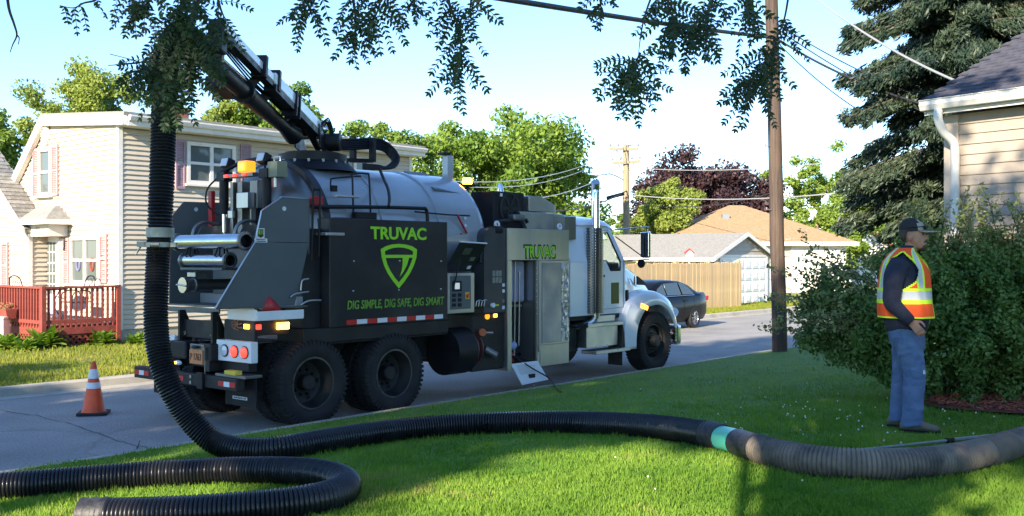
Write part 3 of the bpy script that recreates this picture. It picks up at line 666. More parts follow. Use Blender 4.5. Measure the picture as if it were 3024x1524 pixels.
g = MB(); g.prism([(0, 0, 0), (5, 0, 0), (5, 0, 2.6), (2.5, 0, 3.9), (0, 0, 2.6)], (0, 6, 0)); g.build('wall', M['trim'], rd)
g = MB(); g.prism([(-.3, -.3, 2.5), (2.5, -.3, 3.95), (5.3, -.3, 2.5), (5.3, -.3, 2.62), (2.5, -.3, 4.07), (-.3, -.3, 2.62)], (0, 6.6, 0)); rr_ = g.build('roof', M['shingle_red'], rd)
g = MB(); g.box(3.4, 3.9, 2.4, 2.9, 3.2, 4.6); g.build('chimney', M['brick'], rr_)

# ------------------------------------------------------------------ board fence
fe = empty('board_fence', (9.03, 40.0, 0), R_(50)); tag(fe, 'tall cedar board fence with post caps beside the garage', 'fence')
rr = random.Random(21); brd = []
for v in range(4):
    g = MB(); h = 1.80 + .012 * v; g.prism([(0, 0, 0), (.138, 0, 0), (.138, 0, h - .03), (.11, 0, h), (.03, 0, h), (0, 0, h - .03)], (0, .02, 0)); o = g.build('board', mat('cedar_%d' % v, (.66 + .03*(v-1), .47 + .02*(v-1), .25), (.54 + .03*(v % 2), .37, .19), rough=.75, scale=3, stretch=(6, 6, .7), bump=.2), fe); brd.append(o)
x = -.14; k = 0
while x > -13:
    o = brd[k] if k < 4 else copy_obj(brd[rr.randrange(4)], fe)
    o.location = (x, rr.uniform(-.004, .004), .04 + rr.uniform(-.008, .008)); x -= .146; k += 1
for z in (.35, 1.0, 1.6): g = MB(); g.box(-13, 0, .022, .06, z, z + .085); g.build('rail', M['fence'], fe)
for x in (-.05, -2.4, -4.8, -7.2, -9.6, -12):
    g = MB(); g.box(x - .05, x + .05, .062, .16, -.2, 1.88); o = g.build('post', M['fence'], fe); g = MB(); g.box(x - .07, x + .07, .04, .18, 1.88, 1.93); g.box(x - .04, x + .04, .07, .15, 1.93, 1.97); g.build('cap', M['fence'], o)
bh = empty('birdhouse', tuple(FH.o * 0 + Vector((9.03, 40, 0)) + U * -3.9 + Vector((-.05, .08, 1.6)))); tag(bh, 'tiny red and white birdhouse on a stick above the board fence', 'birdhouse')
g = MB(); g.cyl((0, 0, -.05), (0, 0, .45), .025, 6); g.build('stick', M['trim'], bh)
g = MB(); g.prism([(-.12, -.1, .45), (.12, -.1, .45), (.12, -.1, .62), (0, -.1, .72), (-.12, -.1, .62)], (0, .2, 0)); g.build('box', M['trim'], bh)
g = MB(); g.prism([(-.17, -.14, .60), (0, -.14, .75), (.17, -.14, .60), (.17, -.14, .64), (0, -.14, .79), (-.17, -.14, .64)], (0, .28, 0)); g.build('roof', mat('birdhouse_red', (.45,.06,.05)), bh)

# ================================================================== TREES, BUSHES
def leaf_cloud(name, C, rad, nper, size, seed, matl, parent=None, flat=.75, up=.35, asp=.55, droop=0.0):
    """Leaf blades spread through clumps: C (n,3) clump centres, rad (n,) clump radii."""
    rng = np.random.default_rng(seed); C = np.asarray(C); rad = np.asarray(rad); n = len(C) * nper
    cid = np.repeat(np.arange(len(C)), nper)
    d = rng.normal(size=(n, 3)); d /= np.linalg.norm(d, axis=1)[:, None]
    r = rng.random(n) ** .5
    off = d * (r * rad[cid])[:, None]; off[:, 2] *= flat
    P = C[cid] + off
    nrm = d * .6 + rng.normal(size=(n, 3)) * .6; nrm[:, 2] += up; nrm /= np.linalg.norm(nrm, axis=1)[:, None]
    a = rng.normal(size=(n, 3)); a[:, 2] -= droop; a -= nrm * (a * nrm).sum(1)[:, None]; a /= np.linalg.norm(a, axis=1)[:, None]
    b = np.cross(nrm, a); s = size * rng.uniform(.6, 1.35, n)
    A = a * s[:, None]; B = b * (s * asp)[:, None]
    V = np.stack([P - A, P - A*.25 + B, P + A*.35 + B*.8, P + A, P + A*.35 - B*.8, P - A*.25 - B], 1).reshape(-1, 3)
    me = numpy_mesh(name, V, n, 6); va = np.repeat(rng.random(len(C)), nper) * .55 + rng.random(n) * .45
    at_ = me.attributes.new('var', 'FLOAT', 'FACE'); at_.data.foreach_set('value', va.astype(np.float32))
    return link_mesh(name, me, matl, parent)
def clumps(rng, n, R, shell=.45, lump=.25, zlow=-1.0):
    """Clump centres in an uneven ellipsoid."""
    out = []; ph = rng.uniform(0, 6.28, 6)
    while len(out) < n:
        d = rng.normal(size=3); d /= np.linalg.norm(d)
        if d[2] < zlow: continue
        az = math.atan2(d[1], d[0])
        k = 1 + lump * (math.sin(3*az + ph[0]) * .5 + math.sin(5*az + ph[1] + 3*d[2]) * .4 + math.sin(7*d[2] + ph[2]) * .4)
        r = rng.random() ** shell * k
        out.append([d[0]*R[0]*r, d[1]*R[1]*r, d[2]*R[2]*r])
    return np.array(out)
def tree(name, label, base, cc, R, ncl, nper, size, lm, bm, tr, seed, group=None, shell=.45, lump=.28, crad=(.16, .30), limbs=9, zlow=-1.0, flat=.75, asp=.55, top=.6):
    base = Vector(base); cc = Vector(cc); rng = np.random.default_rng(seed)
    root = empty(name, base); tag(root, label, 'tree', group)
    C = clumps(rng, ncl, R, shell, lump, zlow) + np.array(cc - base)
    rad = rng.uniform(crad[0], crad[1], ncl) * (sum(R) / 3)
    leaf_cloud('crown', C, rad, nper, size, seed + 1, lm, root, flat=flat, asp=asp)
    g = MB(); axis_top = (cc - base) + Vector((0, 0, R[2] * top)); tw = [Vector((0, 0, -.2)), Vector((rng.normal()*.1, rng.normal()*.1, axis_top.z*.35)), Vector((axis_top.x*.7, axis_top.y*.7, axis_top.z*.7)), axis_top]
    tp = catmull(tw, 6); m = len(tp); g.tube(tp, [tr * (1.25 - 1.1 * i / (m-1)) if i else tr*1.5 for i in range(m)], 10); g.build('trunk', bm, root, smooth=60)
    g = MB(); pick = rng.choice(ncl, min(limbs, ncl), replace=False)
    for i in pick:
        q = Vector(C[i]); f = min(.9, max(.25, q.z / max(.1, axis_top.z) - .25)); p = tp[int(f * (m-1))]
        mid = p.lerp(q, .5) + Vector((0, 0, .12 * (q - p).length)); lp = catmull([p, mid, q], 5)
        r0 = tr * .5 * (1.1 - f); g.tube(lp, [max(.012, r0 * (1 - .85*k/(len(lp)-1))) for k in range(len(lp))], 6)
    g.build('limbs', bm, root, smooth=60); return root
M['leaf_maple'] = leaf_mat('maple_leaf', (.085,.165,.022), (.24,.34,.055), scale=.5)
M['leaf_mid'] = leaf_mat('elm_leaf', (.085,.16,.025), (.20,.29,.055), scale=.5)
M['leaf_lime'] = leaf_mat('lime_leaf', (.16,.22,.035), (.30,.36,.08), scale=.6)
M['leaf_purple'] = leaf_mat('purple_leaf', (.028,.014,.018), (.085,.045,.048), scale=.6, trans=.2)
M['leaf_bright'] = leaf_mat('bright_leaf', (.14,.22,.03), (.24,.33,.06), scale=.6)
M['leaf_bush'] = leaf_mat('bush_leaf', (.055,.125,.028), (.145,.23,.055), scale=1.3, trans=.3)
M['leaf_bush_pale'] = leaf_mat('bush_leaf_pale', (.14,.18,.06), (.26,.29,.12), scale=2.0, trans=.35)
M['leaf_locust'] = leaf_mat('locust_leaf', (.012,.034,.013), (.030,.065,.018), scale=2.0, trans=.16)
M['leaf_spruce'] = leaf_mat('spruce_needle', (.018,.040,.028), (.055,.080,.045), scale=.9, trans=.1)
M['leaf_hosta'] = leaf_mat('hosta_leaf', (.12,.22,.025), (.30,.40,.07), scale=4, trans=.35)
BG = 'trees behind the houses across the street'
def px_tree(name, label, x0, x1, ytop, ybot, Y, lm, bm, seed, ncl=70, nper=170, size=.13, depth=1.0, **kw):
    c = at((x0 + x1) / 2, (ytop + ybot) / 2, Y); rx = (x1 - x0) / 2 / PF * Y * 1.04; rz = (ybot - ytop) / 2 / PF * Y * 1.06; size *= .62; nper = int(nper * 1.9); ncl = int(ncl * 1.25)
    return tree(name, label, (c.x, Y, .1), c, (rx, rx * depth, rz), ncl, nper, size, lm, bm, max(.12, rx * .07), seed, BG, **kw)
px_tree('maple_tree', 'big round green maple rising behind the tank of the truck', 1050, 1495, 285, 640, 47, M['leaf_maple'], M['bark'], 31, ncl=110, nper=230, size=.16, limbs=16, lump=.22)
px_tree('elm_tree', 'bushy green tree between the cream house and the big maple', 840, 1080, 330, 620, 42, M['leaf_mid'], M['bark'], 32, ncl=60, nper=200)
px_tree('elm_tree', 'loose green tree standing behind the boom above the cream house roof', 560, 850, 205, 560, 40, M['leaf_mid'], M['bark'], 33, ncl=75, nper=170, crad=(.15, .27), lump=.22)
px_tree('ash_tree', 'thin-crowned yellow-green tree behind the chimney of the cream house', 440, 640, 230, 520, 38, M['leaf_lime'], M['bark_pale'], 34, ncl=55, nper=130, crad=(.14, .26), lump=.3, size=.11, limbs=14)
px_tree('locust_tree', 'airy yellow-green tree rising above the left gable of the cream house', 85, 370, 150, 480, 37, M['leaf_lime'], M['bark'], 35, ncl=80, nper=150, size=.10, crad=(.15, .28), lump=.25, limbs=16)
px_tree('elm_tree', 'dark green tree at the rear left of the cream house', -120, 105, 285, 620, 36, M['leaf_mid'], M['bark'], 36, ncl=50, nper=170, crad=(.15, .28))
px_tree('purple_maple_tree', 'dark purple-leaved maple behind the tan hipped roof', 1600, 1950, 385, 640, 66, M['leaf_purple'], M['bark'], 37, ncl=95, nper=220, size=.19, limbs=10, lump=.06, crad=(.20, .34), shell=.36)
px_tree('linden_tree', 'pale yellow-green tree with bare fanning limbs beside the far utility pole', 1600, 1755, 448, 640, 57, M['leaf_lime'], M['bark_pale'], 38, ncl=52, nper=150, size=.13, limbs=26, lump=.2, shell=.33)
px_tree('poplar_tree', 'open light green tree behind the tan roof next to the spruce', 1965, 2150, 400, 650, 68, M['leaf_bright'], M['bark_pale'], 39, ncl=55, nper=110, size=.17, crad=(.13, .25), lump=.4)
px_tree('poplar_tree', 'small bright green treetop showing behind the purple maple', 1860, 1965, 415, 640, 74, M['leaf_bright'], M['bark'], 40, ncl=26, nper=120, size=.18)
px_tree('willow_bush_tree', 'low yellow-green rounded tree beyond the tan hipped roof', 2010, 2200, 500, 660, 64, M['leaf_bright'], M['bark'], 41, ncl=46, nper=170, size=.15)
px_tree('distant_tree', 'hazy low treetop far behind the truck cab roof', 1500, 1620, 530, 660, 95, M['leaf_mid'], M['bark'], 42, ncl=30, nper=130, size=.24)
px_tree('distant_tree', 'wide green trees filling the gap right of the tan hipped roof', 2120, 2480, 470, 660, 85, M['leaf_mid'], M['bark'], 43, ncl=60, nper=170, size=.22)

# ---- spruce beside the tan house
def spruce(loc, H, R0, seed):
    rng = np.random.default_rng(seed); root = empty('spruce_tree', loc); tag(root, 'tall dark blue-green spruce with drooping boughs beside the tan house', 'tree')
    g = MB(); g.tube([(0, 0, -.3), (.03, 0, H*.4), (0, 0, H)], [.26, .17, .03], 10); g.build('trunk', M['bark'], root, smooth=60)
    br = MB(); C = []; rad = []; dirs = []
    z = 2.3
    while z < H - .3:
        f = (z - 1.1) / (H - 1.1); L = R0 * (1 - f) ** .75 * (.55 + .45 * min(1, (z - 2.0) / 2.0))
        nb = rng.integers(6, 9); a0 = rng.uniform(0, 6.28)
        for k in range(nb):
            a = a0 + k * 6.28 / nb + rng.normal() * .25; l = L * rng.uniform(.5, 1.2); zj = rng.normal()*.16; dr = np.array([math.cos(a), math.sin(a), 0])
            pts = []
            for s in np.linspace(0, 1, 9):
                p = dr * (l * s); p[2] = z + zj + .10*l*s - .42*l*s*s + .10*l*s**4; pts.append(p)
            br.tube([Vector(p) for p in pts], [max(.008, .035*(1-.85*i/8)) for i in range(9)], 5)
            bare = .12 if rng.random() < .7 else .4
            for s in np.arange(bare + .05, 1.02, .085):
                i = min(7, int(s*8)); p = pts[i] * (1 - (s*8 - i)) + pts[i+1] * (s*8 - i) if i < 8 else pts[8]
                wid = .30 * (1.1 - .6*s) * (l / R0 + .35)
                for sd in (-1, 0, 1):
                    C.append(p + np.array([-dr[1], dr[0], 0]) * sd * wid * rng.uniform(.6, 1.2) + np.array([0, 0, -.08 - .14*abs(sd)*rng.random()])); rad.append(.17 * (.7 + .5*rng.random())); dirs.append(dr)
        z += rng.uniform(.22, .33)
    tag(br.build('boughs', M['bark'], root), kind='stuff')
    C = np.array(C); rad = np.array(rad); dirs = np.array(dirs); nper = 84; n = len(C)*nper; cid = np.repeat(np.arange(len(C)), nper)
    d = rng.normal(size=(n, 3)); d /= np.linalg.norm(d, axis=1)[:, None]
    P = C[cid] + d * (rng.random(n)**.6 * rad[cid])[:, None] * np.array([1, 1, .9])
    a = dirs[cid] * .8 + rng.normal(size=(n, 3)) * .5; a[:, 2] -= .75; a /= np.linalg.norm(a, axis=1)[:, None]
    b = np.cross(a, rng.normal(size=(n, 3))); b /= np.linalg.norm(b, axis=1)[:, None]
    s = rng.uniform(.04, .085, n); A = a * s[:, None]; B = b * (s*.24)[:, None]
    V = np.stack([P - A, P + B, P + A, P - B], 1).reshape(-1, 3); me = numpy_mesh('needles', V, n, 4)
    at_ = me.attributes.new('var', 'FLOAT', 'FACE'); at_.data.foreach_set('value', (np.repeat(rng.random(len(C)), nper)*.6 + rng.random(n)*.4).astype(np.float32))
    link_mesh('needles', me, M['leaf_spruce'], root); return root
spruce((8.75, 19.3, .3), 15.0, 3.35, 51)

# ---- big shrub in front of the tan house
def shrub(name, label, loc, blobs, nper, size, seed, lm, stems=14):
    rng = np.random.default_rng(seed); loc = Vector(loc); root = empty(name, loc); tag(root, label, 'bush'); C = []; rad = []
    for (c, R, n) in blobs:
        q = clumps(rng, n, R, .32, .2) + np.array(Vector(c) - loc); q = q[q[:, 2] > .12]; C.append(q); rad.append(rng.uniform(.11, .24, len(q)))
    C = np.concatenate(C); rad = np.concatenate(rad); leaf_cloud('foliage', C, rad, nper, size, seed + 1, lm, root, flat=.9, up=.3)
    g = MB()
    for i in rng.choice(len(C), stems, replace=False):
        q = Vector(C[i]); g.tube(catmull([(q.x*.25, q.y*.25, -.05), (q.x*.6, q.y*.6, q.z*.6), q], 4), [.02 - .0016*k for k in range(9)], 5)
    g.build('stems', M['twig'], root); return root
shrub('large_bush', 'large dark green bush with a sunlit top behind the worker', (4.75, 11.1, .5),
      [((4.7, 11.2, 1.40), (1.25, 1.0, .85), 150), ((5.6, 10.8, 1.45), (1.15, .9, .90), 150), ((3.85, 11.4, 1.35), (.65, .7, .60), 60), ((6.6, 10.4, 1.4), (1.0, .8, .9), 70), ((5.1, 11.5, 1.95), (1.0, .6, .45), 80), ((5.0, 10.6, .95), (1.2, .6, .55), 80)], 200, .024, 61, M['leaf_bush'])
# whippy shoots with small pale leaves along its left flank and crown
rng = np.random.default_rng(66); C = []; g = MB(); lo = Vector((4.75, 11.1, .5))
for k in range(130):
    a = rng.random()
    if a < .42: p = Vector((rng.uniform(3.4, 4.2), rng.uniform(10.7, 11.6), rng.uniform(1.0, 1.9))); e = p + Vector((rng.uniform(-.75, -.2), rng.uniform(-.2, .2), rng.uniform(-.12, .60)))
    else: p = Vector((rng.uniform(4.4, 6.3), rng.uniform(10.6, 11.6), rng.uniform(1.95, 2.3))); e = p + Vector((rng.uniform(-.25, .25), rng.uniform(-.2, .2), rng.uniform(.2, .6)))
    mid = p.lerp(e, .5) + Vector((0, 0, .08)); lp = catmull([p - lo, mid - lo, e - lo], 4); g.tube(lp, [.006 - .0006*i for i in range(len(lp))], 4)
    for q in resample(lp, .05): C.append(list(q))
bush = bpy.data.objects['large_bush']
leaf_cloud('shoot_leaves', C, np.full(len(C), .06), 5, .024, 67, M['leaf_bush_pale'], bush); tag(g.build('shoots', M['twig'], bush), kind='stuff')
# ---- mulch bed under the bush: loose bark chips
g = MB(); rr = random.Random(31); c0 = on_lawn(2560, 1035)
for k in range(1500):
    a = rr.uniform(0, 6.283); r = math.sqrt(rr.random()); x = c0.x + .5 + 1.2*r*math.cos(a); y = c0.y + .35 + .75*r*math.sin(a)
    d = Vector((rr.gauss(0,1), rr.gauss(0,1), rr.gauss(0,.3))).normalized() * rr.uniform(.012, .035); n = d.orthogonal().normalized() * rr.uniform(.005, .010); z = lawn_z(x, y) + .05 + .06*(1-r) + rr.uniform(-.01, .02)
    g.obox((x, y, z), d, n, d.cross(n).normalized() * .004)
tag(g.build('mulch_chips', mat('red_mulch', (.32,.085,.045), (.18,.05,.03), rough=.9, scale=14), fixn=False), 'red bark mulch spread under the edge of the big bush', 'mulch', kind='stuff')
g = MB(); vs = [(c0.x + .5 + 1.27*math.cos(a), c0.y + .35 + .8*math.sin(a), lawn_z(c0.x + .5 + 1.27*math.cos(a), c0.y + .35 + .8*math.sin(a)) + .03) for a in np.linspace(0, 6.283, 33)[:-1]]
g.add(vs + [(c0.x + .5, c0.y + .35, lawn_z(c0.x, c0.y) + .11)], [(i, (i+1) % 32, 32) for i in range(32)]); tag(g.build('mulch_bed', mat('mulch_soil', (.18,.055,.032), (.11,.038,.024), rough=.95, scale=9, bump=.8, bscale=60)), kind='structure')

# ---- hostas along the deck and foundation
def far_ground(px, py):
    Y = 19.0
    for _ in range(40): X = (px - PCX)/PF*Y; Y = .5*Y + .5*(CAM_H - far_z(X, Y))*PF/(py - PHY)
    return Vector((X, Y, far_z(X, Y)))
def hosta(px, py, r, seed, lab):
    p = far_ground(px, py); root = empty('hosta', p); tag(root, lab, 'plant', 'hostas along the deck'); rng = random.Random(seed); g = MB()
    for k in range(130):
        a = rng.uniform(0, 6.283); L = r * rng.uniform(.35, 1.0); el = rng.uniform(.25, 1.25); w = L * .20
        d = Vector((math.cos(a), math.sin(a), 0)); s = Vector((-d.y, d.x, 0)); P = []
        for f, ww in ((0, .25), (.35, 1.0), (.7, .85), (1.0, .05)):
            c = d * (L*f*math.cos(el*.8)) + Vector((0, 0, L*(f*math.sin(el)*1.1 - .75*f*f*math.cos(el)*.7))); P.append((c - s*w*ww, c + Vector((0,0,-.012)), c + s*w*ww))
        vs = [v for row in P for v in row]; g.add(vs, [(3*i+j, 3*i+j+1, 3*i+j+4, 3*i+j+3) for i in range(3) for j in range(2)])
    o = g.build('leaves', M['leaf_hosta'], root, fixn=False); return root
hosta(112, 874, .56, 1, 'large dark green hosta clump before the deck corner'); hosta(258, 867, .46, 2, 'rounded bright hosta clump at the right end of the deck lattice'); hosta(345, 865, .36, 3, 'small hosta clump against the house foundation'); hosta(22, 878, .42, 4, 'pale yellow-green hosta clump under the flower box'); hosta(62, 882, .36, 5, 'small pale hosta between the pedestal and the large hosta')

# ---- honey locust overhead: trunk and crown behind the camera, branches hanging into view
lt = empty('honey_locust_tree', (-2.6, -3.2, .6)); tag(lt, 'honey locust with small feathery leaflets hanging into the top of the view', 'tree'); LO = Vector(lt.location)
LEAF = []; LV = []; rng = random.Random(77); TW = MB()
def leaflet(p, d, n, L):
    s = d.cross(n).normalized() * L * .215
    LEAF.extend([p, p + d*L*.3 + s*.95, p + d*L*.65 + s*.85, p + d*L, p + d*L*.65 - s*.85, p + d*L*.3 - s*.95])
def frond(p, q, Lf=.031, pairs=None, sag=.10):
    p = Vector(p); q = Vector(q); L = (q - p).length; mid = p.lerp(q, .5) + Vector((0, 0, L*sag)); path = catmull([p, mid, q], 8)
    TW.tube([v - LO for v in path[::2]], .0013, 4, caps=False)
    n = pairs or max(5, int(L / .0175)); face = Vector((rng.gauss(0,.35), -1, rng.gauss(.2,.35))).normalized(); lv = rng.random()
    for i in range(n):
        f = .10 + .90 * i / (n-1); k = min(len(path)-2, int(f*(len(path)-1))); a = path[k].lerp(path[k+1], f*(len(path)-1) - k); t = (path[k+1] - path[k]).normalized()
        sd = t.cross(face).normalized()
        for sg in (-1, 1):
            dd = (sd*sg*.86 + t*.50 + Vector((0, rng.gauss(0,.18), -.20 + rng.gauss(0,.10)))).normalized(); nn = (face + Vector((rng.gauss(0,.4), rng.gauss(0,.3), rng.gauss(0,.4)))).normalized()
            leaflet(a - LO, dd, nn, Lf * rng.uniform(.75, 1.1) * (1.0 - .35*abs(f - .45))); LV.append(.5*lv + .5*rng.random())
    leaflet(path[-1] - LO, (path[-1] - path[-2]).normalized(), face, Lf*.8); LV.append(lv)
STARTS = []
def twig(pts, Y, r0=.009):
    if pts[0][1] < 0: STARTS.append(at(pts[0][0], pts[0][1], Y))
    P = catmull([at(x, y, Y + dy) for x, y, dy in [(p + (0,))[:3] for p in pts]], 6); m = len(P); TW.tube([v - LO for v in P], [max(.0018, r0*(1 - .8*i/(m-1))) for i in range(m)], 6)
    return P
def spray(P, n, ang, ln, Y, f0=.15):
    """n fronds from points along twig P; ang: range of picture angles (0 right, 90 down), ln: length range in pixels."""
    for k in range(n):
        f = f0 + (1 - f0) * (k + rng.random()) / n; i = min(len(P)-2, int(f*(len(P)-1))); p = P[i].lerp(P[i+1], rng.random())
        a = R_(rng.uniform(*ang)); l = rng.uniform(*ln) / PF * Y; q = p + Vector((math.cos(a)*l, rng.uniform(-.10, .10), -math.sin(a)*l)); frond(p, q, Lf=.031*rng.uniform(.85, 1.15))
Y0 = 4.3
twig([(15,-40), (22,20), (35,60), (42,88), (32,112), (25,132)], Y0, .007); twig([(42,88), (48,96), (46,112)], Y0, .004)
P = twig([(255,-60), (245,-5), (210,8), (185,20), (150,14)], Y0, .006); spray(P, 5, (60, 130), (25, 60), Y0, .0); twig([(205,8), (185,28), (180,52)], Y0, .003)
P = twig([(300,-50), (330,-5), (345,15)], Y0); spray(P, 8, (30, 130), (45, 95), Y0)
P = twig([(400,-60), (385,-10), (360,20)], Y0); spray(P, 12, (40, 150), (60, 120), Y0)
P = twig([(480,-60), (462,-5), (450,45), (415,95), (385,140), (350,158)], Y0 + .15, .014); spray(P, 16, (50, 120), (50, 100), Y0, .1); twig([(350,158), (305,162), (272,165)], Y0 + .15, .005); twig([(350,158), (330,150), (276,136)], Y0 + .15, .004); twig([(385,140), (395,160), (415,168)], Y0 + .15, .004)
P = twig([(540,-50), (550,5), (560,35), (568,48)], Y0 + .1, .008); spray(P, 9, (-30, 210), (45, 95), Y0)
P = twig([(470,-50), (500,0), (490,30)], Y0); spray(P, 11, (20, 170), (50, 95), Y0)
for (x, y, n, an, ln) in ((440,100,22,(40,140),(70,130)), (470,140,24,(30,150),(60,125)), (425,190,18,(40,140),(50,110)), (395,232,13,(120,215),(60,105)), (480,195,18,(20,130),(60,110)), (430,245,20,(50,130),(60,95)), (450,60,12,(40,150),(60,110))):
    P = twig([(x+10, y-75), (x+4, y-30), (x, y)], Y0 + .1, .004); spray(P, n, an, ln, Y0, .1)
P = twig([(800,-60), (790,0), (770,30)], Y0); spray(P, 12, (50, 150), (50, 100), Y0)
P = twig([(880,-60), (890,10), (895,60), (885,110)], Y0); spray(P, 20, (30, 150), (50, 95), Y0)
P = twig([(960,-60), (955,10), (940,50)], Y0); spray(P, 15, (30, 150), (50, 100), Y0)
P = twig([(1120,-60), (1130,10), (1150,60), (1160,130), (1150,180)], Y0); spray(P, 26, (40, 140), (60, 110), Y0)
P = twig([(1060,-60), (1040,0), (1020,20)], Y0); spray(P, 8, (20, 160), (40, 80), Y0)
P = twig([(1180,-60), (1185,0), (1180,30)], Y0); spray(P, 6, (30, 140), (50, 90), Y0)
P = twig([(1500,-60), (1510,0), (1512,20)], Y0); spray(P, 9, (20, 160), (30, 62), Y0)
P = twig([(1700,-60), (1680,10), (1700,50), (1720,80)], Y0); spray(P, 30, (10, 160), (50, 105), Y0)
P = twig([(1800,-60), (1790,10), (1760,60), (1730,90)], Y0); spray(P, 24, (30, 165), (50, 100), Y0)
P = twig([(1880,-60), (1880,10), (1900,30)], Y0); spray(P, 16, (30, 150), (50, 110), Y0)
P = twig([(1660,-60), (1625,30), (1612,90), (1606,140)], Y0 - .1, .006); P2 = twig([(1606,140), (1600,180), (1604,215)], Y0 - .1, .004); spray(P2, 26, (20, 175), (60, 112), Y0, .0); spray(P2, 5, (-35, 10), (70, 95), Y0, .0); spray(P2, 4, (170, 205), (70, 100), Y0, .0)
P = twig([(1990,-60), (1975,40), (1950,110), (1935,180)], Y0 + .1, .006); spray(P, 12, (40, 130), (60, 115), Y0, .3)
P2 = twig([(1935,120), (1915,180), (1900,230)], Y0 + .1, .004); spray(P2, 24, (60, 165), (70, 120), Y0, .0)
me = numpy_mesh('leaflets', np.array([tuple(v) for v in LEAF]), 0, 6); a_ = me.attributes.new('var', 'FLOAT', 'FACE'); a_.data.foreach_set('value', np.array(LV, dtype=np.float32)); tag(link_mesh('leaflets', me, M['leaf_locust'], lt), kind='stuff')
tag(TW.build('twigs', M['twig'], lt, fixn=False), kind='stuff')
g = MB(); g.tube(catmull([(0,0,-.7), (.1,.1,1.2), (0,.3,3.2), (.3,.6,5.5)], 5), [.32 - .008*i for i in range(16)], 12); g.build('trunk', M['bark'], lt, smooth=60)
g = MB()
for k, s_ in enumerate(STARTS):
    e = s_ - LO; g.tube(catmull([(0,.3,3.0 + (k % 7)*.1), Vector((e.x*.4, e.y*.45, 4.0 + (k % 5)*.12)), Vector((e.x*.85, e.y*.85, 3.5 + (k % 3)*.1)), Vector((e.x*.97, e.y*.97, e.z + .14)), e], 6), [.06 - .00215*i for i in range(25)], 6)
g.build('limbs', M['bark'], lt, smooth=60)
# unseen crowns behind the camera; the maples are added and shaped for shade
def shade_crown(parent, C0, R, ncl, nper, size, seed, lm, crad=(.14, .26), shell=.4):
    rng = np.random.default_rng(seed); C = clumps(rng, ncl, R, shell, .25) + np.array(C0); rad = rng.uniform(*crad, ncl) * sum(R)/3
    return leaf_cloud('crown', C, rad, nper, size, seed + 1, lm, parent)
shade_crown(lt, Vector((-3.2, -4.0, 9.2)) - LO, (5.6, 4.4, 2.6), 20, 120, .12, 81, M['leaf_locust'])
def shade_tree(name, label, x, y, zc, R, seed, ncl=130, nper=110):
    return tree(name, label, (x, y, .4), (x, y, zc), R, ncl, nper, .20, M['leaf_maple'], M['bark'], .3, seed, limbs=12, crad=(.14, .25))
shade_tree('unseen_shade_tree', 'unseen tall maple behind the viewpoint, crown shaped to shade the truck', -12.4, -9.2, 13.2, (4.8, 4.8, 3.8), 82)
shade_tree('unseen_shade_tree', 'unseen second maple behind the viewpoint, crown shaped to shade worker and bush', -7.4, -12.4, 12.4, (3.7, 3.7, 2.1), 84, ncl=62)
shade_tree('unseen_shade_tree', 'unseen lower maple behind the viewpoint, added to shade the road at left', -16.2, -5.2, 7.2, (4.2, 4.2, 4.0), 83)
shade_tree('unseen_shade_tree', 'unseen sparse maple behind the viewpoint, added to dapple the tan house side', -1.5, -14.5, 12.0, (4.0, 3.6, 4.6), 85, ncl=26)

# ================================================================== POLES AND WIRES
def pole(name, label, base, top, r0, r1, matl):
    root = empty(name, base); tag(root, label, 'utility pole'); g = MB(); b = Vector((0, 0, -.4)); t = Vector(top) - Vector(base); n = 14
    rr = random.Random(9); g.tube([b.lerp(t, i/n) + Vector((rr.gauss(0,.006), rr.gauss(0,.006), 0)) for i in range(n+1)], [r0 + (r1-r0)*i/n for i in range(n+1)], 18); g.build('shaft', matl, root, smooth=60); return root
nb = Vector((5.49, 20.8, lawn_z(5.49, 20.8))); ntop = Vector((5.27, 20.8, 9.6))
npole = pole('utility_pole', 'weathered brown utility pole standing at the near kerb', nb, ntop, .155, .12, M['pole_wood'])
for k, z in enumerate((1.2, 1.7, 2.3, 2.9, 3.6, 4.2, 4.9, 5.6)):
    f = z / 9.4; x = (ntop.x - nb.x) * f; g = MB(); s = -1 if k % 2 else 1; g.tube([(x + s*.13, -.08, z), (x + s*.23, -.10, z), (x + s*.23, -.10, z + .05)], .011, 5); g.build('climbing_peg', M['metal_grey'], npole)
fp = at(1577, 600, 53); fpb = Vector((fp.x, 53, .1)); fpt = Vector((at(1575, 365, 53).x, 53, at(1575, 365, 53).z))
fpole = pole('utility_pole', 'pale utility pole with two crossarms and a street lamp arm behind the garages', fpb, fpt, .20, .16, M['pole_pale'])
for (y, xa, xb, dy) in ((373, 1534, 1607, 0), (409, 1540, 1611, -5)):
    a = at(xa, y + 2, 52.8) - fpb; b = at(xb, y + 2 + dy, 52.8) - fpb; g = MB(); g.beam(a, b, .12, .16); arm = g.build('crossarm', M['pole_pale'], fpole)
    for f in (.02, .3, .70, .98):
        p = a.lerp(b, f) + Vector((0, 0, .06)); g = MB(); g.lathe([(.012, 0), (.012, .08), (.05, .09), (.06, .13), (.035, .2), (0, .22)], p, (0, 0, 1), 8); g.build('insulator', M['ins'], arm)
    for f in (.22, .78): p = a.lerp(b, f); g = MB(); g.beam(p + Vector((0, .02, -.05)), Vector(((fpt - fpb).x, .0, p.z - .75)), .03, .03); g.build('brace', M['metal_grey'], arm)
g = MB(); e = at(1497, 443, 52.5) - fpb; s = at(1577, 458, 53) - fpb; g.tube(catmull([s, s.lerp(e, .5) + Vector((0, 0, .25)), e], 6), .035, 6); g.build('lamp_arm', M['metal_grey'], fpole)
g = MB(); g.sphere(e + Vector((-.2, 0, -.03)), .28, 10, 6, (1.3, .6, .35)); g.build('lamp_head', M['metal_grey'], fpole, smooth=60)
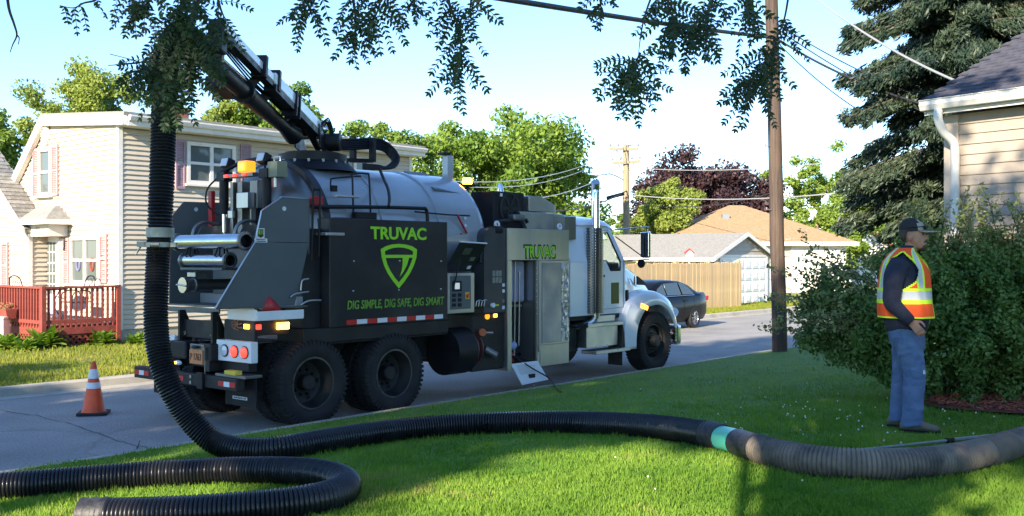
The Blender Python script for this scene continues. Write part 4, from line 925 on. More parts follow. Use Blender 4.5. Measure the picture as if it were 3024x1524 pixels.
g = MB(); c = at(1548, 493, 52) - fpb; g.cyl(c + Vector((-.45, 0, -.12)), c + Vector((.45, 0, .12)), .10, 10); g.build('splice_case', M['wire_dark'], fpole)
def wire(label, a, b, sag, r, matl, group=None):
    a = Vector(a); b = Vector(b); g = MB(); n = 24; g.tube([a.lerp(b, i/n) - Vector((0, 0, sag * 4 * (i/n) * (1 - i/n))) for i in range(n+1)], r, 6); o = g.build('overhead_cable', matl, smooth=80); tag(o, label, 'cable', group); return o
WG = 'overhead cables along the street'
npz = lambda y: Vector((at(1948, y, 20.8).x, 20.7, at(1948, y, 20.8).z))
wire('thick black overhead cable slanting down across the sky to the near pole', npz(98) + (at(1330, -14, 12.0) - npz(98))*2.0, npz(98), .10, .036, M['wire_dark'], WG)
wire('black cable running on from the near pole into the spruce', npz(98), at(2320, 262, 17.8), .12, .022, M['wire_dark'], WG)
for y0, x1, y1, lb in ((60, 2330, 250, 'upper thin dark cable from the near pole towards the spruce'), (72, 2330, 285, 'middle thin dark cable from the near pole towards the spruce')): wire(lb, npz(y0), at(x1, y1, 18.2), .10, .012, M['wire_dark'], WG)
wire('thin cable hanging below the others from near pole to spruce', npz(104), at(2180, 290, 18.2), .10, .010, M['wire_dark'], WG)
wire('bright bare service wire running down to the tan house roof', npz(-95), at(2412, 207, 13.4), .22, .018, M['wire_pale'], WG)
wire('bright sunlit wire from the far pole passing behind the near pole', at(1580, 421, 52.9), at(2330, 372, 40), .45, .022, M['wire_pale'], WG)
wire('sunlit telephone cable between the far pole and the near side of the spruce', at(1580, 490, 52.9), at(2300, 462, 38), .40, .030, M['wire_pale'], WG)
wire('dark thin cable crossing in front of the purple maple', at(1580, 508, 52.9), at(1965, 478, 48), .5, .025, M['wire_dark'], WG)
wire('pale wire crossing the big maple just above another', at(1575, 362, 52.9), at(1085, 452, 30), .7, .016, M['wire_pale'], WG)
wire('pale wire crossing the big maple just below another', at(1570, 370, 52.9), at(1085, 462, 30), .8, .016, M['wire_pale'], WG)
wire('pale wire drooping from the far pole past the street lamp', at(1577, 404, 52.9), at(1270, 505, 34), .5, .018, M['wire_pale'], WG)
wire('lowest pale wire drooping from the far pole towards the truck', at(1577, 480, 52.9), at(1250, 520, 34), .5, .03, M['wire_dark'], WG)

# ================================================================== THE VACUUM TRUCK
TO = Vector((-3.37, 13.34, 0)); truck = empty('vacuum_truck', TO, R_(50))
tag(truck, 'grey hydro-excavation vacuum truck with white cab, tank and overhead hose boom', 'truck')
def tl(p): q = Vector(p) - TO; return Vector((q.dot(U), -q.dot(RT), q.z))          # world -> truck frame (x forward, y to its left)
def V(u, w, z): return Vector((u, -w, z))                                            # w: towards the kerb side
def tw(x, y, w):                                                                    # pixel -> (u, z) on the plane at width w
    d = Vector(((x - PCX)/PF, 1, -(y - PHY)/PF)); P0 = TO + RT*w; t = P0.dot(RT)/d.dot(RT); p = d*t; q = p - TO; return q.dot(U), p.z + CAM_H
def tu(x, y, u):                                                                    # pixel -> (w, z) on the plane at length u
    d = Vector(((x - PCX)/PF, 1, -(y - PHY)/PF)); P0 = TO + U*u; t = P0.dot(U)/d.dot(U); p = d*t; q = p - TO; return q.dot(RT), p.z + CAM_H
def tb(g, u0, u1, w0, w1, z0, z1): return g.box(u0, u1, -w1, -w0, z0, z1)
def plate(g, pts, w0, w1): return g.prism([V(u, w0, z) for u, z in pts], V(0, w1, 0) - V(0, w0, 0))   # polygon in (u,z)
def part(name, g, m, parent=None, smooth=None, bevel=0): return g.build(name, m, parent or truck, smooth=smooth, bevel=bevel)
def bxp(name, u0, u1, w0, w1, z0, z1, m, parent=None, bevel=.006): g = MB(); tb(g, u0, u1, w0, w1, z0, z1); return part(name, g, m, parent, bevel=bevel)
def tubep(name, pts, r, m, parent=None, n=8, sub=0): g = MB(); g.tube(catmull([V(*p) for p in pts], sub) if sub else [V(*p) for p in pts], r, n); return part(name, g, m, parent, smooth=50)
T = {}
T['tank'] = mat('tank_grey', (.34,.365,.39), (.295,.32,.345), rough=.32, metal=.3, scale=1.3, rvar=.06, coat=.4, dirt=((.26,.27,.28), 1.4, .5))
T['wing'] = mat('wing_grey', (.095,.112,.118), (.085,.10,.106), rough=.45, scale=2, rvar=.08, bump=.03, bscale=200, dirt=((.14,.14,.135), 1.6, .35))
T['panel'] = mat('panel_charcoal', (.014,.015,.018), (.010,.011,.014), rough=.42, scale=2, rvar=.08, dirt=((.065,.06,.055), 1.2, .5))
T['frame'] = mat('frame_black', (.009,.009,.009), (.018,.017,.016), rough=.6, scale=4, rvar=.15, dirt=((.045,.04,.034), 2.5, .4))
T['steel'] = mat('stainless', (.52,.525,.52), (.44,.445,.44), rough=.34, metal=.92, scale=2.2, stretch=(1, 1, .15), rvar=.08, bump=.04, bscale=60)
T['steel_dark'] = mat('stainless_dull', (.26,.26,.245), (.21,.21,.20), rough=.4, metal=.9, scale=2, rvar=.08)
T['alu'] = mat('bright_pipe', (.70,.71,.73), (.58,.59,.61), rough=.22, metal=1.0, scale=3, rvar=.08)
T['white'] = M['white']
T['cab'] = mat('cab_white', (.82,.84,.86), (.78,.80,.82), rough=.22, scale=1, coat=.8, rvar=.05)
T['green'] = mat('lime_lettering', (.30,.66,.025), rough=.5)
T['green_dim'] = mat('lime_slogan', (.17,.36,.03), (.12,.26,.03), rough=.55, scale=14)
T['red'] = mat('tape_red', (.52,.025,.02), rough=.4); T['tape'] = mat('tape_white', (.70,.70,.70), rough=.4)
T['redpaint'] = mat('red_paint', (.42,.02,.025), (.34,.02,.02), rough=.4, scale=5)
T['amber_on'] = mat('amber_lens_lit', (.9,.35,.02), rough=.3, emit=(1.0,.38,.02), estr=3.2)
T['amber_hot'] = mat('amber_flasher_lit', (.9,.4,.03), rough=.3, emit=(1.0,.42,.03), estr=7)
T['amber'] = mat('amber_lens', (.75,.25,.02), rough=.25, emit=(1.0,.35,.02), estr=.5)
T['red_on'] = mat('red_lens_lit', (.8,.02,.02), rough=.3, emit=(1.0,.035,.02), estr=1.4)
T['red_lens'] = mat('red_lens', (.5,.02,.02), rough=.25)
T['clear'] = mat('clear_lens', (.6,.62,.66), rough=.12, coat=1)
T['glass'] = mat('cab_glass', (.85,.95,.9), rough=.0, trans=1.0, ior=1.02, spec=.6)
T['glass_dark'] = glass_mat('dark_glass', (.012,.014,.018))
T['foil'] = mat('foil_insulation', (.55,.57,.62), (.42,.44,.50), rough=.30, metal=.9, scale=30, bump=.5, bscale=38, stretch=(1, 1, .5))
T['foil_flat'] = mat('foil_flat', (.36,.38,.42), (.30,.32,.36), rough=.42, metal=.85, scale=3, rvar=.1)
T['lilac'] = mat('inner_tank_light_tint', (.42,.40,.52), (.34,.33,.44), rough=.5, scale=3)  # white tank; the purplish cabinet light is put into its colour
T['olive'] = mat('olive_box', (.17,.19,.13), rough=.5)
def diamond():
    m = mat('diamond_plate', (.55,.56,.56), (.45,.46,.46), rough=.35, metal=1.0, scale=3, rvar=.1); nt = m.node_tree; N = nt.nodes; Lk = nt.links
    tc = N.new('ShaderNodeTexCoord'); mp = N.new('ShaderNodeMapping'); mp.inputs['Rotation'].default_value = (.6, .7, .8); mp.inputs['Scale'].default_value = (34, 34, 34); Lk.new(tc.outputs['Object'], mp.inputs[0])
    ck = N.new('ShaderNodeTexVoronoi'); ck.inputs['Scale'].default_value = 1.0; ck.inputs['Randomness'].default_value = .15; Lk.new(mp.outputs[0], ck.inputs['Vector'])
    bp = N.new('ShaderNodeBump'); bp.inputs['Strength'].default_value = .6; bp.inputs['Distance'].default_value = .006; bp.invert = True; Lk.new(ck.outputs['Distance'], bp.inputs['Height']); Lk.new(bp.outputs[0], N['Principled BSDF'].inputs['Normal']); return m
T['diamond'] = diamond()

# ---- chassis
for w in (-.46, .38): bxp('frame_rail', -1.0, 8.3, w, w + .08, .70, 1.0, T['frame'])
bxp('underbody', .1, 3.6, -.9, .62, .62, 1.02, T['frame']); bxp('engine_mass', 5.4, 7.3, -.75, .75, .55, 1.08, T['frame']); bxp('cross_tank', 3.2, 3.7, -.9, .9, .45, 1.1, T['frame'], bevel=.05)
for u in (0, 1.37): tubep('axle', [(u, -1.0, .53), (u, 1.0, .53)], .085, T['frame'], n=10)
tubep('axle', [(7.9, -1.0, .5), (7.9, 1.0, .5)], .06, T['frame'], n=8)
# ---- wheels
def tyre_mesh(R, r, wd, name):
    g = MB(); h = wd/2
    g.lathe([(r, -h*.72), (r + .03, -h*.92), (R*.80, -h*1.02), (R*.93, -h*.96), (R*.985, -h*.82), (R, -h*.6), (R, h*.6), (R*.985, h*.82), (R*.93, h*.96), (R*.80, h*1.02), (r + .03, h*.92), (r, h*.72)], (0,0,0), (0,1,0), 56)
    for k in range(52):
        a = 2*math.pi*(k + .25)/52
        for sd in (-1, 1):
            c = Vector((math.cos(a), 0, math.sin(a))); t = Vector((-math.sin(a), 0, math.cos(a)))
            g.obox(c*(R*.985) + Vector((0, sd*h*.62, 0)), t*.018, Vector((0, h*.28, 0)), c*.018)
            g.obox(c*(R*.945) + Vector((0, sd*h*.955, 0)), t*.017, Vector((0, h*.06, 0)), c*.028)
    return g.build(name, M['rubber'], truck, smooth=35)
def wheel(u, w, R, r, dual, side):
    root = empty('wheel', V(u, w, R), parent=truck); s = -side          # outward direction along local y
    for k, off in enumerate((0, -.33) if dual else (0,)):
        g = tyre_protos[R]; t = copy_obj(g, root); t.location = (0, s*off, 0); t.rotation_euler = (0, random.random()*.1, 0)
    g = MB(); o = .125 if dual else .14
    if dual: g.lathe([(r + .012, .10), (r + .012, .118), (r - .012, .12), (r - .02, .07), (r - .045, .02), (r*.80, -.06), (r*.62, -.085), (.10, -.09), (.10, .03), (.085, .05), (0, .055)], (0,0,0), (0, s, 0), 40)
    else: g.lathe([(r + .012, .08), (r + .012, .105), (r - .012, .108), (r - .03, .05), (r*.86, .02), (r*.80, .055), (r*.62, .085), (.115, .09), (.115, .17), (.09, .20), (0, .205)], (0,0,0), (0, s, 0), 40)
    g.build('rim', T['frame'], root, smooth=30)
    g = MB(); g.lathe([(r - .010, .121), (r + .011, .1205), (r + .013, .116)] if dual else [(r - .010, .109), (r + .011, .1085), (r + .013, .104)], (0,0,0), (0, s, 0), 48); g.build('rim_edge', mat('worn_rim_edge', (.20,.20,.21), (.10,.10,.10), rough=.4, metal=.7, scale=6) if 'rimedge' not in T else T['rimedge'], root)
    for k in range(10):
        a = k*math.pi/5; rr = r*.5; q = Vector((rr*math.cos(a), s*(-.088 if dual else .086), rr*math.sin(a))); g = MB(); g.cyl(q, q + Vector((0, s*.045, 0)), .016, 6); g.build('lug_nut', M['black'], root)
    for k in range(5):
        if dual: a = k*1.2566; q = Vector((r*.70*math.cos(a), -s*.073, r*.70*math.sin(a))); g = MB(); g.cyl(q, q + Vector((0, s*.004, 0)), .032, 10); g.build('hand_hole', M['black'], root)
    return root
T['rimedge'] = mat('worn_rim_edge', (.22,.22,.23), (.10,.10,.10), rough=.35, metal=.8, scale=6)
tyre_protos = {.53: tyre_mesh(.53, .315, .285, 'tyre'), .54: tyre_mesh(.54, .315, .33, 'tyre')}
for u in (0, 1.37):
    for sd in (1, -1): wheel(u, sd*1.075, .53, .315, True, sd)
for sd in (1, -1): wheel(7.9, sd*1.05, .54, .315, False, sd)
for o in tyre_protos.values(): bpy.data.objects.remove(o)
# ---- tank
TC = Vector((0, 0, 2.34)); TRd = 1.01
g = MB(); g.lathe([(0, 3.72), (.45, 3.68), (.75, 3.60), (.93, 3.50), (TRd - .01, 3.40), (TRd, 3.32), (TRd, .42)], TC, (1,0,0), 64); tank = part('tank', g, T['tank'], smooth=40)
g = MB(); g.lathe([(TRd, .42), (TRd + .045, .42), (TRd + .045, .30), (TRd + .02, .29), (TRd - .02, .29)], TC, (1,0,0), 64); part('door_ring', g, T['panel'], tank, smooth=30)
g = MB(); g.lathe([(TRd - .02, .30), (TRd - .03, .24), (.88, .12), (.65, .02), (.35, -.04), (0, -.06)], TC, (1,0,0), 56); rdoor = part('rear_door', g, T['steel_dark'], smooth=40)
for u in (1.35, 2.45): g = MB(); g.lathe([(TRd, u - .03), (TRd + .018, u - .025), (TRd + .018, u + .025), (TRd, u + .03)], TC, (1,0,0), 64); part('tank_seam', g, T['tank'], tank, smooth=30)
# rear door hardware
for w in (.43, -.50):
    tubep('door_cylinder', [(-.14, w, 2.66), (-.14, w, 3.12)], .062, M['black'], n=14); tubep('cylinder_rod', [(-.14, w, 2.42), (-.14, w, 2.67)], .028, M['chrome'], n=10)
    bxp('cylinder_clevis', -.20, -.06, w - .09, w + .09, 3.10, 3.22, M['black'])
    g = MB(); g.tube(catmull([V(-.55, w - .12, 2.32), V(-.50, w - .12, 2.48), V(-.36, w - .12, 2.55), V(-.15, w - .12, 2.53)], 5), .022, 6); plate(g, [(-.5, 2.36), (-.42, 2.5), (-.1, 2.5), (-.1, 2.36)], w - .10, w - .085); part('door_hook', g, T['steel_dark'], smooth=40)
for w, ww in ((.18, .16), (-.12, .10), (-.30, .06)): bxp('door_brace', -.16, -.02, w - ww/2, w + ww/2, 2.4, 3.08, T['steel_dark'])
bxp('latch_box', -.28, -.17, -.02, .22, 2.72, 2.92, T['steel']); bxp('lower_latch', -.24, -.15, .24, .34, 2.46, 2.72, M['black']); bxp('latch_plate', -.22, -.17, -.30, -.20, 2.60, 2.70, T['steel'])
tubep('hydraulic_line', [(-.16, -.62, 3.15), (-.25, -.72, 3.0), (-.26, -.72, 2.8), (-.16, -.6, 2.65)], .012, M['black'], sub=4)
# light bar across the rear
bxp('light_bar', -.22, -.10, -.40, .24, 3.13, 3.18, T['steel_dark'])
for k in range(3): bxp('marker_light', -.245, -.222, -.36 + k*.2, -.29 + k*.2, 3.14, 3.17, T['red_on'])
g = MB(); tb(g, -.22, -.06, -.09, .10, 3.19, 3.34); bc = part('beacon', g, T['amber'], bevel=.02); bxp('beacon_bulb', -.236, -.221, -.04, .06, 3.22, 3.30, T['amber_on'], bc)
for w, z in ((-.54, 3.34), (.26, 3.36)):
    g = MB(); a = V(-.05, w, z); g.obox(a, Vector((.05, 0, -.02)), Vector((0, .085, 0)), Vector((.02, 0, .065))); wlp = part('work_light', g, M['black'], bevel=.015)
    g = MB(); g.obox(a + Vector((-.062, 0, .022)), Vector((.006, 0, -.002)), Vector((0, .07, 0)), Vector((.018, 0, .052))); part('lens', g, T['clear'], wlp, bevel=.01)
    tubep('work_light_stalk', [(-.04, w, z - .06), (-.04, w, z - .18)], .015, M['black'])
bxp('valve_box', -.18, -.02, .50, .70, 3.10, 3.30, T['olive']); tubep('valve_stub', [(-.1, .56, 2.98), (-.1, .56, 3.10)], .025, T['steel']); tubep('box_handle', [(-.1, .54, 3.30), (-.1, .54, 3.36), (-.1, .66, 3.36), (-.1, .66, 3.30)], .012, T['steel'])
tubep('rear_crossbar', [(-.12, -.6, 3.22), (-.02, -.3, 3.34), (.05, .1, 3.38), (-.05, .5, 3.30)], .03, M['black'], sub=5)
# rear splash wings
WP = [(-1.34, 1.50), (-.80, 2.27), (-.70, 2.64), (-.40, 2.82), (.02, 2.81), (.02, 2.12), (-.20, 1.50)]
for sd in (1, -1):
    s = 1.09 * sd; g = MB()
    if sd < 0:
        plate(g, [(-.60, 1.45), (-.58, 2.62), (-.38, 2.84), (.24, 2.85), (.24, 1.45)], s, s + .02); wing = part('splash_wing', g, T['wing'], bevel=.004)
        g = MB(); g.cyl(V(-.20, s + .02, 2.74), V(-.20, s + .03, 2.74), .028, 14); part('eyelet', g, T['tape'], wing); continue
    plate(g, [WP[1], WP[2], WP[3], WP[4], WP[5], (.0, 2.27)], s, s - .02*sd); wing = part('splash_wing', g, T['wing'], bevel=.004)
    g = MB(); g.add([V(-1.34, s - .015*sd, 1.50), V(-.80, s + .012*sd, 2.265), V(.0, s + .012*sd, 2.265), V(-.06, s, 2.0), V(-.20, s - .015*sd, 1.50)], [(0,1,2,3,4)]); part('lower_panel', g, T['wing'], wing)
    g = MB(); g.tube([V(*p) for p in ((-1.34, s, 1.50), (-.80, s + .012*sd, 2.27), (-.70, s, 2.64), (-.40, s, 2.82), (.02, s, 2.81))], .010, 6); part('edge_trim', g, T['steel'], wing)
    g = MB(); g.cyl(V(-.37, s, 2.68), V(-.37, s + .008*sd, 2.68), .028, 14); part('eyelet', g, T['tape'], wing)
g = MB(); g.prism([V(-.62, -1.09, 1.45), V(-.78, .35, 1.47), V(-1.30, 1.05, 1.49), V(0, 1.08, 1.47), V(0, -1.09, 1.45)], (0, 0, .02)); part('splash_floor', g, T['wing'])
g = MB(); g.prism([V(-.63, -1.05, 1.37), V(-.79, .35, 1.39), V(-.79, .35, 1.455), V(-.63, -1.05, 1.435)], (.02, 0, 0)); part('floor_edge', g, T['wing'])
bxp('floor_lip', -.15, -.05, -1.05, 1.05, 1.46, 1.60, T['tank'])
bxp('red_prop', -.20, -.14, -.78, -.70, 2.40, 2.98, T['redpaint']); bxp('red_prop', .10, .28, .98, 1.04, 2.70, 2.86, T['redpaint']); bxp('hinge_arm', -.3, .1, .90, .96, 2.72, 2.84, T['steel_dark'])
bxp('door_pivot', -.18, -.02, -.70, .70, 1.60, 2.4, T['wing'])
# bright pipes carried across the rear
for (w0, w1, z, r, nm) in ((-.46, 1.02, 2.28, .092, 0), (-.30, .70, 2.05, .078, 1)):
    u = -.86; g = MB(); n = 28; g.lathe([(r*.86, .004), (r, 0), (r, w1 - w0), (r*.86, w1 - w0 - .004)], V(u, w0, z), V(0, 1, 0), n); pp_ = part('suction_pipe', g, T['alu'], smooth=50)
    for wq in (w0 + .02, w1 - .03): g = MB(); g.lathe([(r, 0), (r + .022, 0), (r + .022, .035), (r, .035)], V(u, wq - .01, z), V(0, 1, 0), n); part('flange', g, T['steel_dark'], pp_, smooth=30)
    g = MB(); g.lathe([(r*.86, 0), (r*.85, -.12), (0, -.13)], V(u, w1 - .004, z), V(0, 1, 0), n); part('bore', g, M['black'], pp_, smooth=50)
for w in (-.12, .52):
    for du in (-.07, .07): tubep('pipe_bracket', [(-.86 + du, w - .05, 2.10), (-.86 + du*.4, w, 2.27), (-.86 + du, w + .05, 2.10)], .012, M['black'])
bxp('pipe_shelf', -.92, -.2, -.3, .6, 1.93, 1.96, T['wing'])
# rear drain valve
g = MB(); g.lathe([(0, 0), (.10, 0), (.10, .02), (.075, .03), (.075, .12), (.09, .13), (.09, .16), (.07, .17), (.07, .75)], V(-.96, -.15, 1.74), (1,0,0), 24); dv = part('drain_valve', g, T['steel_dark'], smooth=35)
g = MB(); g.cyl(V(-.985, -.15, 1.74), V(-.96, -.15, 1.74), .098, 24); part('cap', g, T['alu'], dv)
tubep('valve_handle', [(-.97, -.30, 1.74), (-.98, -.24, 1.745), (-.99, -.05, 1.73)], .011, T['steel'], dv); bxp('actuator', -.86, -.70, -.24, -.06, 1.84, 1.90, T['steel'], dv); tubep('lever', [(-.78, -.15, 1.90), (-.80, -.20, 1.96), (-.84, -.40, 1.93)], .010, T['steel'], dv)
# bumper, plate, tail lights
bxp('rear_bumper', -1.06, -.94, -1.16, 1.10, .52, .67, T['frame'], bevel=.012)
rb = bpy.data.objects['rear_bumper']
for w0 in (-1.14, -.34, .74):
    for k, m in enumerate((T['red'], T['tape'], T['red'])): bxp('reflective_tape', -1.065, -1.0605, w0 + k*.115, w0 + k*.115 + .112, .565, .625, m, rb, bevel=0)
for z in (.56, .63):
    g = MB(); g.cyl(V(-1.06, .17, z), V(-1.075, .17, z), .022, 10); part('bolt', g, T['alu'], rb)
bxp('hitch_pin', -1.10, -1.06, .34, .46, .50, .70, M['black'], rb)
bxp('bumper_top', -1.0, -.75, .58, 1.18, .665, .70, T['steel_dark']); bxp('yellow_block', -1.02, -.92, .80, 1.02, .70, .75, mat('yellow_block', (.65,.50,.06), rough=.6))
for sd in (1, -1):
    w0, w1 = (.46, 1.16) if sd > 0 else (-1.16, -.46)
    lb = bxp('tail_light_box', -.90, -.80, w0, w1, .84, 1.09, T['white'], bevel=.008)
    for k in range(3):
        w = (w0 + .18 + k*.20) if sd > 0 else (w1 - .18 - k*.20); g = MB(); g.cyl(V(-.90, w, .965), V(-.912, w, .965), .075, 24); part('grommet', g, M['black'], lb)
        g = MB(); g.lathe([(0, .02), (.04, .018), (.062, .012), (.064, 0)], V(-.908, w, .965), V(-1, 0, 0), 24); part('lamp', g, T['clear'] if k == 0 else T['red_on'] if k else T['red_lens'], lb, smooth=40)
bxp('plate_holder', -.97, -.94, .00, .30, .77, 1.02, T['steel_dark']); lp_ = bxp('licence_plate', -.985, -.972, .01, .29, .775, .95, mat('plate_orange', (.62,.24,.09), (.55,.20,.08), rough=.5, scale=8), bevel=.004)
M['ink'] = mat('dark_ink', (.05,.03,.03), rough=.6)
def text_fit(name, s, m, parent, loc, right, up, width, height, **kw):
    o = text(name, s, 1.0, m, parent, loc, right, up, **kw); me = o.data; c = np.array([v.co for v in me.vertices]); lo, hi = c.min(0), c.max(0)
    for v in me.vertices: v.co.x = (v.co.x - (lo[0]+hi[0])/2) * width/(hi[0]-lo[0]); v.co.y = (v.co.y - (lo[1]+hi[1])/2) * height/(hi[1]-lo[1])
    return o
BK = dict(right=(0,-1,0), up=(0,0,1)); SD = dict(right=(1,0,0), up=(0,0,1))
text_fit('plate_number', 'P 1763', M['ink'], lp_, V(-.988, .15, .865), width=.23, height=.085, **BK)
g = MB(); g.sphere(V(-1.0, .15, .985), .045, 12, 6, (.6, 1.6, .5)); part('plate_lamp', g, M['black'], smooth=60)
bxp('hinge_bracket', -.84, -.78, -.40, .40, 1.08, 1.30, T['frame'])
for w in (-.36, .36): g = MB(); plate(g, [(-.9, .95), (-.9, 1.42), (-.82, 1.42), (-.72, 1.2), (-.72, .95)], w - .02, w + .02); part('bracket_ear', g, T['frame'])
for w in (-.30, .30): g = MB(); g.cyl(V(-.84, w, 1.13), V(-.86, w, 1.13), .028, 12); part('bolt', g, T['alu'])
for w0, w1 in ((-.42, -.05), (.35, .50)): bxp('tool_holder', -1.0, -.80, w0, w1, .82, 1.04, M['black'], bevel=.02)
tubep('plate_bar', [(-.97, .33, .55), (-.97, .33, 1.0)], .010, T['steel_dark'])
g = MB(); g.sphere(V(-.95, -.30, .76), .05, 12, 6, (.5, 1.8, .7)); part('fog_lamp', g, T['clear'], smooth=60); bxp('fog_bulb', -.985, -.972, -.36, -.30, .745, .775, T['amber_on'])
bxp('rear_crossmember', -.82, -.70, -1.0, 1.0, .72, 1.0, T['frame'])
for sd in (1, -1):
    f = bxp('mud_flap', -.80, -.785, .50 if sd > 0 else -1.12, 1.12 if sd > 0 else -.50, .30, .66, M['rubber'], bevel=.004)
    if sd > 0:
        bxp('decal', -.806, -.801, .66, .95, .38, .415, T['tape'], f, bevel=0); text_fit('lettering', 'WWW.TRUVAC.COM', M['ink'], f, V(-.808, .805, .398), width=.25, height=.020, **BK)
# right-hand tool tray and its lamps
g = MB(); tb(g, -.84, -.16, .62, 1.20, 1.34, 1.352); tb(g, -.84, -.16, 1.19, 1.205, 1.352, 1.45); tb(g, -.85, -.838, .62, 1.19, 1.352, 1.47); tray = part('tool_tray', g, T['white'])

g = MB(); g.lathe([(0, .10), (.12, .09), (.145, .06), (.15, 0), (.15, -.05)], V(-.52, 1.0, 1.50), V(.5, .7, .5), 24); lid = part('red_lid', g, T['redpaint'], smooth=40)
bxp('lamp_bracket', -.83, -.35, 1.10, 1.16, 1.16, 1.335, T['frame']); bxp('corner_plate', -.85, -.80, .55, 1.16, 1.10, 1.335, T['frame'])
u, z = tw(711, 820, 1.17); bxp('amber_flasher', u - .09, u + .09, 1.165, 1.185, z - .04, z + .04, T['amber_hot'])
u, z = tw(650, 823, 1.17); bxp('red_marker', u - .035, u + .035, 1.165, 1.182, z - .03, z + .03, T['red_on'])
w, z = tu(620, 822, -.86); bxp('amber_marker', -.868, -.852, w - .05, w + .05, z - .028, z + .028, T['amber_on'])
g = MB(); w, z = tu(597, 815, -.87)
for k in range(7): a = k*.9; g.tube(catmull([V(-.87, w, z), V(-.90, w + .07*math.cos(a), z + .05*math.sin(a)), V(-.87, w + .10*math.cos(a+.5), z + .06*math.sin(a+.5) - .02)], 4), .006, 5)
part('wiring_loom', g, mat('copper_wire', (.35,.16,.08), rough=.5))
# ---- big charcoal side panel, skirt and the recess behind it
bxp('side_panel', .25, 2.39, .72, 1.20, 1.20, 2.585, T['panel'], bevel=.01); sp = bpy.data.objects['side_panel']
bxp('side_skirt', -.15, 2.42, .66, 1.185, 1.02, 1.198, T['frame']); bxp('recess_wall', -.05, .245, .70, 1.02, 1.20, 2.45, T['panel']); bxp('fender_strip', -.15, 2.42, .64, 1.17, .99, 1.017, M['black'])
SPX = lambda zx, zy, w=1.203: tw((850 + zx/2.597)*.852, (380 + zy/2.597)*.852, w)
SPL = lambda zx, zy, w=1.203: tw((850 + zx/2.597)*.852, (820 + zy/2.597)*.852, w)
x0, za = SPX(633, 755); x1, zb_ = SPX(1060, 855); _, zc_ = SPX(848, 755); _, zd_ = SPX(848, 852)
text_fit('lettering', 'TRUVAC', T['green'], sp, V((x0+x1)/2, 1.2035, (zc_+zd_)/2), width=x1 - x0, height=abs(zc_ - zd_), bold=.028, extrude=.004, space=1.0, **SD)
x0, _ = SPL(456, 210); x1, _ = SPL(1198, 200); _, za = SPL(830, 172); _, zb_ = SPL(830, 232); zm = (SPL(490, 210)[1] + SPL(1150, 188)[1])/2
text_fit('slogan', 'DIG SIMPLE, DIG SAFE, DIG SMART', T['green_dim'], sp, V((x0+x1)/2, 1.2035, zm), width=x1 - x0, height=.135, bold=.02, shear=.12, extrude=.002, **SD)
OUT = [(712,925),(750,902),(800,888),(850,884),(900,888),(952,902),(990,927),(985,990),(965,1050),(935,1110),(895,1170),(850,1225),(805,1170),(765,1110),(737,1050),(720,990)]
INN = [(742,940),(775,924),(812,914),(850,911),(890,914),(928,924),(960,942),(957,990),(940,1042),(915,1093),(883,1140),(850,1180),(817,1140),(787,1093),(762,1042),(748,990)]
P3 = lambda p, w: V(SPX(*p)[0], w, SPX(*p)[1])
g = MB(); n = len(OUT); vs = [P3(p, 1.206) for p in OUT] + [P3(p, 1.206) for p in INN] + [P3(p, 1.2) for p in OUT] + [P3(p, 1.2) for p in INN]
g.add(vs, [(i, (i+1) % n, n + (i+1) % n, n + i) for i in range(n)] + [(i, (i+1) % n, 2*n + (i+1) % n, 2*n + i) for i in range(n)] + [(n + i, n + (i+1) % n, 3*n + (i+1) % n, 3*n + i) for i in range(n)])
emb = part('shield_emblem', g, T['green'], sp)
g = MB(); g.prism([P3(p, 1.2) for p in [(744,968),(959,968),(958,990),(746,992)]], V(0, .005, 0)); g.prism([P3(p, 1.2) for p in [(880,990),(930,990),(912,1050),(885,1100),(858,1136),(872,1090),(880,1040)]], V(0, .005, 0)); part('emblem_letter', g, T['green'], sp)
for (zx, zy) in ((508,1017),(858,1015),(1176,1017),(503,1247),(852,1238),(1173,1230)):
    u, z = SPX(zx, zy); g = MB(); g.lathe([(0, .006), (.010, .005), (.014, 0)], V(u, 1.2, z), V(0, 1, 0), 8); part('panel_bolt', g, T['alu'], sp)
u0, z0_ = tw(870, 803, 1.19); u1, z1q = tw(1113, 797, 1.19); nseg = 10
for k in range(nseg): bxp('reflective_tape', u0 + (u1-u0)*k/nseg, u0 + (u1-u0)*(k+1)/nseg - .002, 1.2005, 1.203, 1.225, 1.285, T['red'] if k % 2 == 0 else T['tape'], sp, bevel=0)
# 811 decal on the wing
u, z = tw(655, 587, 1.094); g = MB(); plate(g, [(u-.05, z-.06), (u+.06, z-.06), (u+.06, z+.06), (u-.05, z+.06)], 1.0905, 1.093); plate(g, [(u-.085, z-.11), (u+.10, z-.11), (u+.10, z-.062), (u-.085, z-.062)], 1.0905, 1.093); dc = part('decal', g, T['tape'])
g = MB(); plate(g, [(u-.035, z-.035), (u+.005, z-.055), (u+.045, z-.035), (u+.045, z+.048), (u-.035, z+.048)], 1.093, 1.095); part('decal_shield', g, M['ink'], dc); text_fit('lettering', '811', T['green'], dc, V(u + .005, 1.0955, z + .012), width=.068, height=.055, bold=.02, **SD)
for k, ww in ((0, .14), (1, .15)): bxp('decal_line', u - .07 + k*.02, u - .07 + ww, 1.093, 1.0945, z - .082 - k*.02, z - .072 - k*.02, M['ink'], dc, bevel=0)
